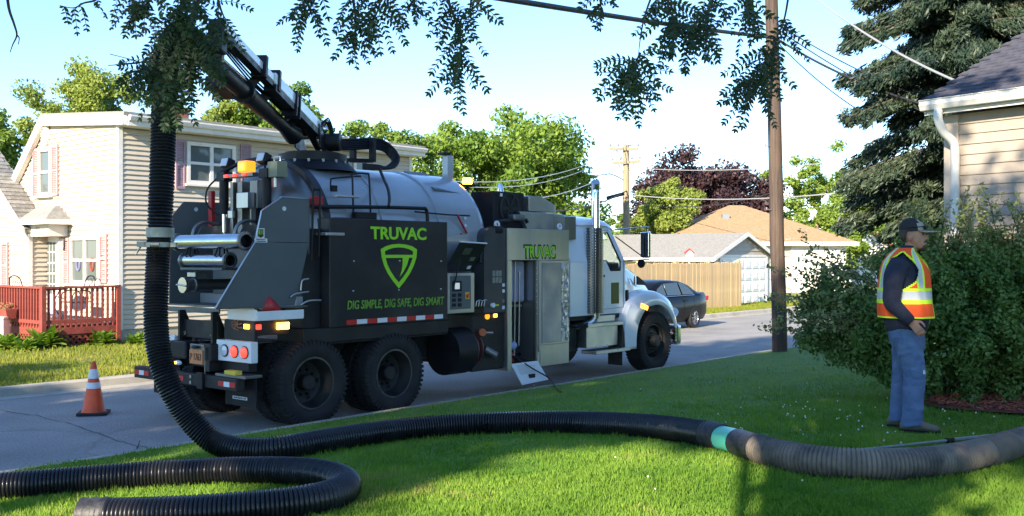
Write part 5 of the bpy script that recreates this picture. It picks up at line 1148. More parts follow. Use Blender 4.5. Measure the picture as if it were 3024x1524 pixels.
# valves and handles between the wing and the panel
for (a, b, c) in (((-.14, 1.12, 1.68), (-.12, 1.12, 1.80), (-.02, 1.12, 1.82)), ((-.30, 1.12, 1.60), (-.22, 1.12, 1.64), (-.02, 1.12, 1.66)), ((-.16, 1.14, 1.50), (-.05, 1.16, 1.55), (.14, 1.16, 1.55))): tubep('valve_lever', [a, b, c], .012, T['steel'], sub=3)
tubep('grab_handle', [(.05, 1.10, 2.05), (.05, 1.12, 2.88), (.07, 1.12, 2.93), (.14, 1.12, 2.93), (.16, 1.12, 2.88), (.16, 1.10, 2.1)], .014, M['black'], sub=3)
bxp('step_bracket', .17, .48, 1.02, 1.22, 2.36, 2.40, T['steel']); bxp('tank_step', .45, .85, .98, 1.10, 2.86, 2.89, T['diamond'])
# pipe run along the tank and handrails
tubep('water_line', [(.08, 1.05, 2.72), (1.3, 1.06, 2.76), (2.0, 1.06, 2.77), (2.08, 1.06, 2.77), (2.12, 1.06, 2.72), (2.13, 1.06, 2.58)], .026, M['black'], n=10, sub=3)
tubep('thin_line', [(1.9, 1.04, 2.72), (2.6, 1.03, 2.70), (3.05, 1.02, 2.70)], .011, M['black'])
tubep('tank_rail', [(.80, 1.02, 2.62), (.80, 1.0, 3.10), (.82, .99, 3.18), (1.06, .98, 3.20), (1.10, .99, 3.14), (1.10, 1.02, 2.62)], .013, M['black'], sub=3)
tubep('tank_rail', [(.55, .86, 2.98), (.56, .85, 3.08), (.62, .84, 3.12), (1.12, .80, 3.18)], .011, M['black'], sub=3)
bxp('rail_foot', .52, .60, .88, .94, 2.94, 3.02, M['black']); bxp('valve_block', .78, 1.14, 1.0, 1.10, 2.56, 2.68, M['black']); bxp('valve_block', .45, .82, 1.0, 1.08, 2.54, 2.60, M['black'])
bxp('red_lever', 2.86, 2.90, 1.005, 1.02, 2.42, 2.44, T['redpaint']); tubep('red_lever_arm', [(2.78, 1.03, 2.70), (2.98, 1.03, 2.44)], .016, T['redpaint'])
for (u, z) in ((2.99, 2.66), (3.0, 2.55), (2.99, 2.43)): g = MB(); g.lathe([(0, .015), (.022, .012), (.026, 0)], V(u, .985, z), V(0, 1, .2), 10); part('tank_bolt', g, T['tape'])
g = MB(); g.prism([V(2.65, .05, 3.36), V(3.10, .05, 3.36), V(3.18, .72, 3.02), V(2.62, .72, 3.06)], V(0, 0, .03)); part('walk_hatch', g, T['wing'])
w0 = .28; bxp('float_housing', 3.30, 3.42, w0 - .06, w0 + .06, 3.15, 3.66, T['tank']); bxp('float_cap', 3.20, 3.36, w0 - .07, w0 + .07, 3.66, 3.70, M['black'])
bcf = bxp('front_beacon', 3.66, 3.78, .30, .42, 3.23, 3.33, T['amber_hot'], bevel=.02); bxp('beacon_base', 3.62, 3.82, .27, .45, 3.19, 3.228, M['black'])
bxp('beacon_mast', 3.70, 3.74, .34, .38, 2.9, 3.19, M['black'])
# ---- control box with open lid
bxp('control_box', 2.40, 2.96, .95, 1.20, 1.28, 1.86, T['steel'], bevel=.01); cb = bpy.data.objects['control_box']
bxp('control_face', 2.44, 2.88, 1.20, 1.204, 1.34, 1.82, T['wing'], cb); bxp('display', 2.48, 2.68, 1.204, 1.212, 1.60, 1.75, T['glass_dark'], cb); bxp('screen', 2.53, 2.63, 1.212, 1.214, 1.63, 1.72, mat('screen_grey', (.25,.28,.28), rough=.3, emit=(.5,.6,.6), estr=.25), cb)
for i in range(3):
    for j in range(2): bxp('switch', 2.48 + j*.12, 2.55 + j*.12, 1.204, 1.218, 1.38 + i*.07, 1.43 + i*.07, M['black'], cb)
g = MB(); g.cyl(V(2.80, 1.204, 1.53), V(2.80, 1.235, 1.53), .032, 14); part('stop_button', g, mat('stop_red', (.65,.10,.03), rough=.4), cb); bxp('stop_plate', 2.755, 2.845, 1.204, 1.208, 1.48, 1.58, mat('stop_yellow', (.6,.42,.05)), cb)
g = MB(); g.prism([V(2.50, 1.02, 1.88), V(3.10, 1.02, 1.88), V(3.18, 1.24, 2.28), V(2.60, 1.24, 2.30)], V(0, .01, .015)); lid = part('control_lid', g, T['panel'], bevel=.004)
g = MB(); g.tube([V(2.60, 1.245, 2.31), V(3.18, 1.245, 2.29)], .012, 6); part('lid_edge', g, T['tape'], lid)
ex = Vector((1,0,0)); ey = (V(2.6, 1.24, 2.3) - V(2.5, 1.02, 1.88)).normalized(); nl = Vector((0,-1,-.5)).normalized()
for (fx, fy, a, b, m) in ((.22, .33, .08, .055, T['steel_dark']), (.42, .20, .05, .03, T['steel']), (.45, .06, .035, .025, T['tape'])): g = MB(); g.obox(V(2.52, 1.03, 1.89) + ex*fx + ey*fy + Vector((0,-.014,-.004)), ex*a, ey*b, nl*.004); part('lid_label', g, m, lid)
tubep('lid_strut', [(2.50, 1.21, 1.62), (2.60, 1.24, 2.05)], .010, M['black'])
# ---- dark rounded housing, lower reels and lamps
g = MB(); n = 14; arc = [(3.70, 2.53)] + [(3.40 - .18*math.sin(a), 2.36 + .17*math.cos(a)) for a in np.linspace(0, math.pi/2, 8)] + [(3.22, 1.25), (3.70, 1.25)]
plate(g, arc, .55, 1.16); part('blower_housing', g, mat('housing_charcoal', (.045,.048,.054), (.035,.037,.042), rough=.38, scale=2, rvar=.1), smooth=40)
bxp('lower_housing', 2.98, 3.70, .60, 1.14, .40, 1.245, T['frame'], bevel=.02)
g = MB(); g.lathe([(.20, 0), (.30, .01), (.30, .04), (.12, .05), (.12, .16), (.30, .17), (.30, .20), (.2, .21)], V(2.86, 1.0, .74), V(.9, -.3, 0), 32); part('hose_reel', g, mat('reel_red', (.09,.015,.015), (.05,.012,.012), rough=.5, scale=5), smooth=40)
g = MB(); g.cyl(V(2.55, .95, .72), V(2.95, .95, .72), .34, 28); part('air_tank', g, M['black'], smooth=60)
g = MB(); g.cyl(V(3.18, 1.13, .98), V(3.12, 1.22, .98), .055, 16); part('orange_cap', g, mat('cap_orange', (.42,.10,.03), rough=.5)); tubep('cap_tap', [(3.18, 1.2, .97), (3.32, 1.24, .96)], .018, T['steel'])
tubep('discharge_stub', [(3.28, 1.12, .72), (3.42, 1.22, .62)], .055, T['steel_dark'], n=14)
bxp('lamp_shelf', 2.98, 3.70, 1.0, 1.165, 1.235, 1.262, M['black'])
u, z = tw(1226, 791, 1.15); g = MB(); g.cyl(V(u, 1.14, z - .03), V(u, 1.16, z - .03), .045, 18); part('side_reflector', g, T['amber'])
u, z = tw(1246, 789, 1.15); bxp('side_marker', u - .035, u + .035, 1.142, 1.16, z - .055, z + .015, T['amber_on'])
g = MB(); u, z = tw(1240, 768, 1.18); g.cyl(V(u, 1.16, z), V(u, 1.20, z), .035, 14); part('gauge', g, T['tape']); bxp('yellow_valve', u + .05, u + .13, 1.16, 1.19, z - .02, z + .01, mat('hiviz_valve', (.45,.6,.03)))
for k in range(4): tubep('valve_manifold', [(3.02 + k*.06, 1.17, 1.36), (3.02 + k*.06, 1.19, 1.44 + .02*(k % 2)), (3.06 + k*.06, 1.19, 1.45)], .011, T['steel'])
u0, z0_ = tw(1238, 655, 1.163); g = MB(); 
for i in range(3):
    for j in range(2): tb(g, 3.40 + i*.075, 3.465 + i*.075, 1.162, 1.1645, 1.70 + j*.10, 1.785 + j*.10)
tag(part('warning_decals', g, mat('decal_grey', (.14,.15,.15), (.30,.30,.22), rough=.5, scale=18)), kind='stuff')
for z in (1.30, 1.40, 1.55, 1.64): bxp('warning_label', 3.63, 3.69, 1.161, 1.1635, z, z + .05, T['steel_dark'] if z in (1.40,) else T['tape'], bevel=0)
# hydraulic fan unit behind the tank
bxp('fan_unit', 3.86, 4.62, .30, .78, 2.55, 3.12, M['black'], bevel=.015); g = MB(); g.lathe([(.24, 0), (.26, .012), (.22, .012), (.20, .0)], V(4.26, .78, 2.86), V(0, 1, 0), 28); fg = part('fan_shroud', g, T['frame'], bpy.data.objects['fan_unit'])
for k in range(6):
    a = k*math.pi/3; g = MB(); g.beam(V(4.26, .785, 2.86), V(4.26 + .22*math.cos(a), .785, 2.86 + .22*math.sin(a)), .008, .05); part('fan_blade', g, T['frame'], bpy.data.objects['fan_unit'])
bxp('unit_label', 4.02, 4.08, .781, .784, 3.04, 3.09, T['tape'], bpy.data.objects['fan_unit'], bevel=0)
g = MB(); g.lathe([(0, .16), (.03, .15), (.06, .05), (.06, 0)], V(4.35, .5, 3.12), (0,0,1), 14); part('breather_cap', g, T['alu'], smooth=50)
tubep('shackle_bar', [(3.60, 1.0, 2.62), (4.0, .95, 2.66), (4.45, .9, 2.70), (4.55, .9, 2.64)], .03, M['black'], sub=4); bxp('winch', 4.12, 4.40, .84, 1.0, 2.66, 2.76, T['steel_dark'], bevel=.03)
tubep('loose_hose', [(3.50, 1.0, 2.52), (3.36, 1.06, 2.46), (3.24, 1.10, 2.30), (3.18, 1.12, 2.0)], .035, M['black'], sub=4); bxp('hose_guard', 3.46, 3.66, .98, 1.18, 2.44, 2.56, M['black'], bevel=.04)
for u in (3.58, 5.14):
    g = MB(); g.lathe([(.028, -.012), (.055, -.012), (.055, .012), (.028, .012), (.028, -.012)], V(u, 1.10, 2.585), V(0, 1, .25), 20); part('lifting_eye', g, T['tape'], smooth=40)
# ---- stainless cabinet with an open door
CU0, CU1, CZ0, CZ1 = 3.71, 5.26, .36, 2.53; cab_ = empty('tool_cabinet', parent=truck)
def cbx(name, *a, m=None, bevel=.005): return bxp(name, *a, m or T['steel'], cab_, bevel)
cbx('header', CU0, CU1, .40, 1.20, 2.04, CZ1); cbx('side_wall', CU0, CU0 + .10, .40, 1.20, CZ0, 2.039); cbx('side_wall', 4.44, CU1, .40, 1.20, CZ0, 2.039); cbx('floor', CU0 + .101, 4.439, .40, 1.19, CZ0 + .06, CZ0 + .10, m=T['frame']); cbx('back', CU0 + .101, 4.439, .30, .399, CZ0, 2.04, m=M['black'])
cbx('inner_tank', CU0 + .12, 4.40, .401, .97, 1.38, 2.03, m=T['lilac'], bevel=.03); cbx('shelf', CU0 + .12, 4.42, .60, .9, 1.30, 1.34, m=T['steel_dark'])
for (u, z0_, z1q) in ((4.13, .55, 2.02), (4.24, .7, 1.82)): tubep('wand', [(u, .98, z0_), (u, 1.0, z1q)], .014, T['steel'], cab_)
tubep('wand_tip', [(4.24, 1.0, 1.80), (4.24, 1.0, 1.86)], .024, T['steel'], cab_); tubep('shovel_shaft', [(3.84, 1.05, 1.15), (3.95, 1.08, .80)], .012, T['steel'], cab_)
g = MB(); g.sphere(V(4.00, 1.08, .72), .09, 12, 6, (.9, .25, .7)); part('shovel_blade', g, mat('scoop_blue', (.28,.34,.60), rough=.4), cab_, smooth=60)
tubep('coiled_hose', [(3.9, .9, .55), (4.1, .8, .62), (4.3, .95, .56), (4.1, 1.05, .52), (3.95, .95, .60)], .022, M['black'], cab_, sub=5); bxp('red_bucket', 3.86, 4.08, .86, 1.02, .46, .60, T['redpaint'], cab_)
tubep('frame_strut', [(4.2, .6, .6), (4.40, .6, 1.0)], .02, M['black'], cab_); cbx('door_seal', 4.405, 4.436, 1.13, 1.196, .48, 2.03, m=T['steel_dark'])
for k in range(9): g = MB(); u = 4.42; g.cyl(V(u, 1.196, 1.2 + .09*k), V(u, 1.2, 1.2 + .09*k), .008, 6); part('rivet', g, T['tape'], cab_)
odr = empty('cabinet_door', parent=truck)
bxp('door_skin', 4.47, 5.22, 1.205, 1.235, .70, 2.03, T['steel'], odr); bxp('door_foil', 4.50, 5.0, 1.236, 1.245, .73, 2.0, T['foil_flat'], odr)
g = MB(); rr = random.Random(6); nx, nz_ = 7, 26; vs = [V(5.0 + .20*i/(nx-1), 1.238 + rr.uniform(0, .016), .74 + 1.25*j/(nz_-1)) for j in range(nz_) for i in range(nx)]; g.add(vs, [(j*nx+i, j*nx+i+1, (j+1)*nx+i+1, (j+1)*nx+i) for j in range(nz_-1) for i in range(nx-1)]); part('crumpled_foil', g, T['foil'], odr)
bxp('door_latch', 5.10, 5.19, 1.246, 1.275, 1.28, 1.36, T['steel_dark'], odr); bxp('door_hinge', 4.445, 4.468, 1.20, 1.232, .60, 2.03, T['steel'], odr)
bxp('lower_panel', 4.50, 5.24, 1.202, 1.206, .40, .69, T['steel'], cab_)
x0, za = tw((1300 + 762/3.09)*.852, (420 + 958/3.09)*.852, 1.2); x1, zb_ = tw((1300 + 1050/3.09)*.852, (420 + 1040/3.09)*.852, 1.2)
text_fit('lettering_outline', 'TRUVAC', M['ink'], cab_, V((x0+x1)/2, 1.2015, (za+zb_)/2), width=(x1 - x0)*1.03, height=.235, bold=.065, extrude=.001, space=1.08, **SD)
text_fit('lettering', 'TRUVAC', T['green'], cab_, V((x0+x1)/2, 1.2045, (za+zb_)/2), width=(x1 - x0)*.96, height=.18, bold=.025, extrude=.001, space=1.08, **SD)
bxp('small_print', 4.70, 4.86, 1.201, 1.203, 2.10, 2.115, T['steel_dark'], cab_, bevel=0)
g = MB(); a, b = V(3.80, 1.20, .46), V(4.44, 1.20, .46); c = V(4.56, 1.32, .16); d = V(3.92, 1.32, .14); nn = (b - a).cross(d - a).normalized()*.015; g.prism([a, b, c, d], nn); fb_ = part('fold_down_board', g, T['tape'])
for k in range(9):
    f = .10 + k*.055; p = a.lerp(d, f); q = b.lerp(c, f); g = MB(); g.beam(p.lerp(q, .12) - nn*.05, p.lerp(q, .5 + .4*((k*7) % 5)/5) - nn*.05, .004, .010, up=nn); part('print_line', g, mat('print_grey', (.40,.42,.44)) if k == 0 else bpy.data.materials['print_grey'], fb_)
bxp('board_clip', 4.12, 4.26, 1.27, 1.30, .22, .28, M['black'], fb_)
# hopper and intake stack above the cabinet
g = MB(); plate(g, [(4.62, 2.54), (4.40, 2.82), (5.62, 2.80), (5.45, 2.54)], .35, .85); part('hopper', g, T['steel'], bevel=.01)
g = MB(); plate(g, [(4.72, 2.83), (4.72, 3.08), (5.05, 3.08), (5.42, 2.95), (5.42, 2.83)], .42, .80); part('intake_box', g, T['steel'], bevel=.01)
bxp('upper_box', 5.30, 5.62, .55, 1.08, 2.38, 2.76, T['steel_dark'], bevel=.01)
# ---- conventional cab
wz = lambda z: 1.07 if z < 2.0 else 1.07 - .15*(z - 2.0)/.6
def side(name, polys, m, parent, out=0.0):
    for sd in (1, -1):
        g = MB()
        for poly in polys: g.add([V(u, sd*(wz(z) + out), z) for u, z in poly], [tuple(range(len(poly)))])
        o = part(name, g, m, parent); s = o.modifiers.new('solid', 'SOLIDIFY'); s.thickness = .03; s.offset = 0
    return o
cabin = empty('cab', parent=truck)
side('cab_side', [[(5.45,1.10),(6.28,1.10),(6.28,2.0),(5.45,2.0)], [(5.45,2.0),(6.28,2.0),(6.28,2.62),(5.45,2.62)], [(6.28,1.10),(7.08,1.10),(7.08,1.84),(6.28,1.84)], [(6.28,1.84),(6.62,1.84),(6.50,2.0),(6.28,2.0)], [(6.94,1.84),(7.08,1.84),(7.08,2.0),(6.94,2.0)], [(6.94,2.0),(7.08,2.0),(6.80,2.62),(6.72,2.53)], [(6.28,2.53),(6.72,2.53),(6.80,2.62),(6.28,2.62)]], T['cab'], cabin)
side('side_glass', [[(6.28,2.0),(6.50,2.0),(6.62,1.84),(6.94,1.84),(6.94,2.0)], [(6.28,2.0),(6.94,2.0),(6.72,2.53),(6.28,2.53)]], T['glass'], cabin, out=-.02)
for sd in (1, -1):
    g = MB(); g.tube([V(6.30, sd*(wz(2.0)+.015), 2.02), V(6.50, sd*(wz(2.)+.015), 2.02), V(6.62, sd*1.085, 1.86), V(6.92, sd*1.085, 1.86), V(6.92, sd*1.085, 2.02), V(6.71, sd*(wz(2.5)+.015), 2.51), V(6.30, sd*(wz(2.5)+.015), 2.51), V(6.30, sd*(wz(2.0)+.015), 2.02)], .014, 6); part('window_seal', g, M['black'], cabin)
    g = MB(); g.tube([V(7.02, sd*1.087, 2.02), V(7.02, sd*1.087, 1.20), V(6.24, sd*1.087, 1.18), V(6.24, sd*1.087, 2.02), V(6.24, sd*(wz(2.56)+.017), 2.56), V(6.74, sd*(wz(2.56)+.017), 2.56)], .0045, 5); part('door_gap', g, M['black'], cabin)
    bxp('peep_window', 6.64, 6.88, sd*1.086 - .004, sd*1.086 + .004, 1.27, 1.64, T['glass_dark'], cabin, bevel=.003); bxp('door_handle', 6.30, 6.42, sd*1.10 - .012, sd*1.10 + .012, 1.74, 1.78, M['black'], cabin)
    bxp('mud_guard', 6.88, 6.90, sd*1.0 - .15, sd*1.0 + .15, .18, .46, M['rubber'])
rings = []
for (u, zc, ze, hw) in ((5.45, 2.66, 2.55, .97), (5.50, 2.72, 2.60, .985), (5.75, 2.80, 2.63, .985), (6.3, 2.83, 2.64, .975), (6.65, 2.81, 2.63, .965), (6.82, 2.74, 2.60, .955), (6.90, 2.62, 2.56, .94)):
    rings.append([V(u, hw*math.sin(t)*(1 if abs(t) < 1.4 else 1), ze + (zc - ze)*max(0, math.cos(t))**.7) for t in np.linspace(-math.pi/2, math.pi/2, 17)] + [V(u, hw*.9*k, ze - .02) for k in (.7, 0, -.7)])
g = MB(); g.loft(rings); part('roof', g, T['cab'], cabin, smooth=50)
bxp('back_wall', 5.43, 5.46, -1.05, 1.05, 1.10, 2.60, T['cab'], cabin); bxp('cab_floor', 5.46, 7.05, -1.04, 1.04, 1.02, 1.10, T['frame'], cabin); bxp('dashboard', 6.72, 7.05, -.98, .98, 1.5, 1.98, M['black'], cabin, bevel=.03)
g = MB(); g.add([V(7.08, -.98, 2.0), V(7.08, .98, 2.0), V(6.86, .88, 2.56), V(6.86, -.88, 2.56)], [(0,1,2,3)]); part('windscreen', g, T['glass'], cabin)
for w in (-.5, .5): bxp('seat', 5.9, 6.35, w - .25, w + .25, 1.1, 1.55, T['panel'], cabin, bevel=.05); bxp('seat_back', 5.75, 5.9, w - .25, w + .25, 1.5, 2.12, T['panel'], cabin, bevel=.05)
g = MB(); g.tube(catmull([V(6.55 + .08*math.sin(a), -.5 + .22*math.cos(a), 1.95 + .20*math.sin(a)) for a in np.linspace(0, 6.283, 13)], 3), .015, 6); part('steering_wheel', g, M['black'], cabin)
bxp('sun_visor', 6.84, 6.96, -.85, .85, 2.58, 2.66, T['glass_dark'], cabin, bevel=.02)
rings = []
for (u, zt, hw, hb) in ((7.06, 2.01, .98, 1.02), (7.4, 1.95, .93, .98), (7.8, 1.83, .86, .93), (8.2, 1.67, .78, .88), (8.55, 1.48, .71, .83), (8.80, 1.30, .65, .78), (8.92, 1.08, .60, .72)):
    zb = 1.0 if u < 8.6 else .85; rings.append([V(u, hb, zb), V(u, hw + .03, (zt + zb)/2 + .1), V(u, hw, zt - .12), V(u, hw*.90, zt - .03), V(u, hw*.6, zt), V(u, 0, zt + .015), V(u, -hw*.6, zt), V(u, -hw*.90, zt - .03), V(u, -hw, zt - .12), V(u, -hw - .03, (zt + zb)/2 + .1), V(u, -hb, zb)])
g = MB(); g.loft(rings); hood = part('hood', g, T['cab'], cabin, smooth=50)
bxp('grille', 8.90, 8.96, -.45, .45, .9, 1.25, M['chrome'], cabin)
for sd in (1, -1):
    g = MB(); g.sphere(V(7.55, sd*.975, 1.66), .07, 12, 8, (.32, .15, 1.35)); part('hood_badge', g, mat('badge_copper', (.30,.10,.06), rough=.3, metal=.6), cabin, smooth=60)
    g = MB(); plate(g, [(7.68, 1.58), (8.0, 1.56), (7.90, 1.64), (7.68, 1.74)], sd*.93, sd*.955); part('hood_vent', g, M['black'], cabin)
    O_ = [(6.94,.46),(6.92,.8),(7.0,1.12),(7.22,1.32),(7.55,1.42),(7.95,1.43),(8.3,1.33),(8.56,1.12),(8.68,.84)]; I_ = [(7.22,.46),(7.24,.72),(7.33,.92),(7.5,1.1),(7.72,1.19),(8.0,1.2),(8.27,1.1),(8.46,.93),(8.56,.76)]
    rows = [[V(u, sd*1.215, z) for u, z in I_], [V(u*.985 + uu*.015, sd*1.235, z*.9 + zz*.1) for (u, z), (uu, zz) in zip(I_, O_)], [V(u*.5 + uu*.5, sd*1.23, z*.5 + zz*.5) for (u, z), (uu, zz) in zip(I_, O_)], [V(u, sd*1.19, z) for u, z in O_], [V(u, sd*1.10, z + .035) for u, z in O_], [V(u, sd*.78, z + .06) for u, z in O_]]
    P = []
    for r in rows: P.append(catmull(r, 4))
    m = len(P[0]); g = MB(); g.add([p for r in P for p in r], [(i*m + j, i*m + j + 1, (i+1)*m + j + 1, (i+1)*m + j) for i in range(len(P)-1) for j in range(m-1)]); f = part('front_fender', g, T['cab'], cabin, smooth=60); s = f.modifiers.new('solid', 'SOLIDIFY'); s.thickness = .02
    g = MB(); g.obox(V(7.48, sd*1.235, 1.19), V(.10, 0, -.03), V(0, .008*sd, 0), V(.012, 0, .032)); part('turn_signal', g, T['amber_on'], cabin)
    g = MB(); g.tube(catmull([V(8.62, sd*1.16, 1.05), V(8.74, sd*1.05, 1.0), V(8.84, sd*.85, 1.0)], 3), .09, 10); part('headlamp', g, T['clear'], cabin, smooth=60)
    bxp('hood_latch', 7.13, 7.19, sd*1.07 - .02, sd*1.07 + .02, 1.30, 1.5, M['black'], cabin)
    # mirrors
    wm = sd*1.30; mr = empty('mirror', parent=truck)
    tubep('mirror_arm', [(6.86, sd*1.0, 2.57), (7.35, wm, 2.62), (7.52, wm, 2.62)], .014, M['chrome'], mr); tubep('mirror_arm', [(7.04, sd*1.08, 2.02), (7.38, wm, 2.04), (7.52, wm, 2.04)], .012, M['black'], mr); tubep('mirror_arm', [(6.9, sd*1.0, 2.45), (7.35, wm, 2.08)], .010, M['black'], mr)
    g = MB(); tb(g, 7.38, 7.46, wm - .09, wm + .09, 2.07, 2.54); part('mirror_shell', g, M['chrome'], mr, bevel=.03)
    g = MB(); tb(g, 7.370, 7.379, wm - .075, wm + .075, 2.09, 2.52); part('mirror_face', g, T['glass_dark'], mr)
    g = MB(); g.lathe([(0, .05), (.05, .045), (.075, .02), (.08, 0), (0, -.005)], V(7.36, wm - sd*.06, 1.97), V(1, 0, 0), 18); part('spot_mirror', g, M['black'], mr, smooth=50)
bxp('front_bumper', 8.72, 8.90, -1.17, 1.17, .42, .80, M['chrome'], cabin, bevel=.05)
# exhaust with perforated heat guard
g = MB(); g.tube(catmull([V(6.12, 1.12, 1.05), V(6.12, 1.12, 1.6), V(6.12, 1.12, 2.6), V(6.12, 1.12, 3.12), V(6.13, 1.12, 3.25), V(6.07, 1.16, 3.36)], 5), .072, 18); ex_ = part('exhaust_stack', g, M['chrome'], smooth=60)
g = MB(); g.tube(catmull([V(6.12, 1.12, 1.12), V(6.08, 1.10, 1.0), V(5.95, 1.0, .93), V(5.7, .8, .9)], 5), .06, 14); part('exhaust_elbow', g, T['steel'], ex_, smooth=60)
def guard_mat():
    m = mat('perforated_steel', (.16,.16,.165), rough=.35, metal=1.0); nt = m.node_tree; N = nt.nodes; Lk = nt.links; tc = N.new('ShaderNodeTexCoord'); mp = N.new('ShaderNodeMapping'); mp.inputs['Scale'].default_value = (30, 30, 30); mp.inputs['Rotation'].default_value = (0, .785, 0); Lk.new(tc.outputs['Object'], mp.inputs[0])
    vo = N.new('ShaderNodeTexVoronoi'); vo.inputs['Scale'].default_value = 1; vo.inputs['Randomness'].default_value = 0; vo.voronoi_dimensions = '3D'; Lk.new(mp.outputs[0], vo.inputs['Vector']); lt_ = N.new('ShaderNodeMath'); lt_.operation = 'GREATER_THAN'; lt_.inputs[1].default_value = .33; Lk.new(vo.outputs['Distance'], lt_.inputs[0])
    Lk.new(lt_.outputs[0], N['Principled BSDF'].inputs['Alpha']); return m
g = MB(); nb_, nz_ = 14, 2; aa = np.linspace(-1.9, 1.9, nb_ + 1); g.add([V(6.12 + .19*math.sin(a), 1.12 + .13*math.cos(a) - .02, z) for z in (1.13, 2.58) for a in aa], [(i, i+1, nb_ + 2 + i, nb_ + 1 + i) for i in range(nb_)]); part('heat_guard', g, guard_mat(), ex_, smooth=60)
for z in (1.2, 1.85, 2.5): bxp('guard_strap', 5.98, 6.26, 1.05, 1.09, z, z + .03, T['steel'], ex_)
# steps and diamond-plate boxes below the cab door
bxp('upper_step', 5.80, 6.86, .86, 1.20, .90, .965, T['diamond'], bevel=.008); bxp('step_box', 5.86, 6.80, .84, 1.12, .55, .898, T['diamond'], bevel=.008); bxp('lower_step', 5.98, 7.02, .92, 1.24, .44, .50, T['diamond'], bevel=.008); bxp('top_box', 6.16, 6.78, .80, 1.08, .966, 1.08, T['diamond'], bevel=.01); g = MB(); plate(g, [(6.82, .5), (7.0, .5), (6.86, .9)], .9, 1.18); part('step_gusset', g, T['frame'])
bxp('battery_box', 5.3, 5.8, .3, .95, .5, .95, T['frame']); tubep('fuel_line', [(5.4, 1.0, 1.0), (5.6, 1.1, .92), (5.85, 1.15, .97)], .02, M['black'], sub=4)
# ---- overhead boom
tt = MB(); tt.lathe([(.62, -.10), (.50, .02), (.47, .04), (.47, .14), (.38, .15), (.38, .17), (0, .17)], V(.95, 0, 3.36), (0,0,1), 40); part('turntable', tt, M['black'], smooth=35)
for k in range(16): a = k*math.pi/8; g = MB(); g.cyl(V(.95 + .49*math.cos(a), .49*math.sin(a), 3.36), V(.95 + .49*math.cos(a), .49*math.sin(a), 3.41), .022, 8); part('turntable_bolt', g, T['steel_dark'])
def bp(x, y, Y): return tl(at(x, y, Y))
def boom_tube(name, pts, r, m, parent=None, n=18, sub=0): g = MB(); P = [bp(*p) for p in pts]; g.tube(catmull(P, sub) if sub else P, r, n); return part(name, g, m, parent, smooth=50)
boom = empty('boom', parent=truck)
g = MB(); a, b = bp(560, 70, 10.45), bp(795, 318, 13.9); dd_ = (b - a).normalized(); sx = dd_.cross(Vector((0,0,1))).normalized(); up = sx.cross(dd_)
g.obox(a.lerp(b, .30), (b - a)*.30, sx*.05, up*.045); part('inner_rail', g, T['white'], boom, bevel=.01)
g = MB(); g.obox(a.lerp(b, .72), (b - a)*.28, sx*.07, up*.068); part('outer_rail', g, T['white'], boom, bevel=.01)
g = MB(); g.obox(a.lerp(b, .30) - up*.08, (b - a)*.29, sx*.05, up*.03); g.obox(a.lerp(b, .72) - up*.115, (b - a)*.28, sx*.075, up*.04); part('rail_underside', g, M['black'], boom)
for f in (.33, .47): g = MB(); g.obox(a.lerp(b, f), dd_*.04, sx*.09, up*.13); part('rail_clamp', g, M['black'], boom, bevel=.01)
for f in (.66, .70): g = MB(); g.obox(a.lerp(b, f) - up*.06 - sx*.0, dd_*.012, sx*.10, up*.16); part('rail_stop', g, M['black'], boom)
pa, pb = bp(518, 148, 10.5), bp(738, 340, 13.5); pd = (pb - pa)
g = MB(); g.tube([pa, pa.lerp(pb, .45)], .098, 24); g.tube([pa.lerp(pb, .36), pa.lerp(pb, .38)], .135, 24); part('inner_tube', g, M['black'], boom, smooth=40)
g = MB(); g.tube([pa.lerp(pb, .40), pa.lerp(pb, .42), pa.lerp(pb, .86), pb], [.115, .115, .085, .13], 24); part('outer_tube', g, M['black'], boom, smooth=40)
g = MB(); q = bp(566, 221, 11.7); g.obox(q, dd_*.22, sx*.16, up*.075); part('tube_cradle', g, M['black'], boom, bevel=.02)
for (f0, f1, o) in ((.42, .95, .17), (.10, .42, .12)): g = MB(); s_ = up*o*.9 + sx*.04; g.tube([pa.lerp(pb, f0) + s_, pa.lerp(pb, f1) + s_], .022, 10); part('extend_cylinder', g, T['alu'] if o < .15 else M['black'], boom, smooth=60)
g = MB(); g.obox(a.lerp(pa, .30) + dd_*.0, dd_*.09, sx*.08, up*.17); part('boom_head', g, M['black'], boom, bevel=.02)
g = MB(); g.obox(a.lerp(pa, .55) + dd_*.16, dd_*.03, sx*.05, up*.13); part('head_plate', g, mat('weathered_primer', (.45,.36,.26), (.30,.24,.18), rough=.6, scale=8), boom)
g = MB(); base = V(.95, 0, 3.53); hp = bp(775, 340, 13.9)
for s_ in (-1, 1): g.prism([base + sx*.17*s_ - dd_*.30, base + sx*.17*s_ + dd_*.30, hp + sx*.17*s_ + dd_*.25 + up*.05, hp + sx*.17*s_ - dd_*.15 + up*.12], sx*.025)
part('boom_pedestal', g, M['black'], boom)
g = MB(); g.cyl(hp - sx*.20, hp + sx*.20, .06, 14); part('boom_pin', g, T['steel'], boom)
for f in (.02, .37, .52, .86): g = MB(); p_ = pa.lerp(pb, f); q_ = a.lerp(b, f); g.beam(p_ + (q_ - p_)*.2, q_ - (q_ - p_)*.1, .05, .10); part('boom_strut', g, M['black'], boom)
for k in range(3): g = MB(); o_ = -sx*(.10 + .022*k) - up*.05; g.tube(catmull([a.lerp(b, .05) + o_, a.lerp(b, .4) + o_ - up*(.05 + .02*k), a.lerp(b, .7) + o_ - up*.02, a.lerp(b, .98) + o_ - up*.10], 6), .011, 6); part('boom_line', g, M['black'], boom, smooth=60)
boom_tube('lift_cylinder', [(800, 372, 14.2), (762, 300, 13.3)], .05, M['black'], boom, 12)
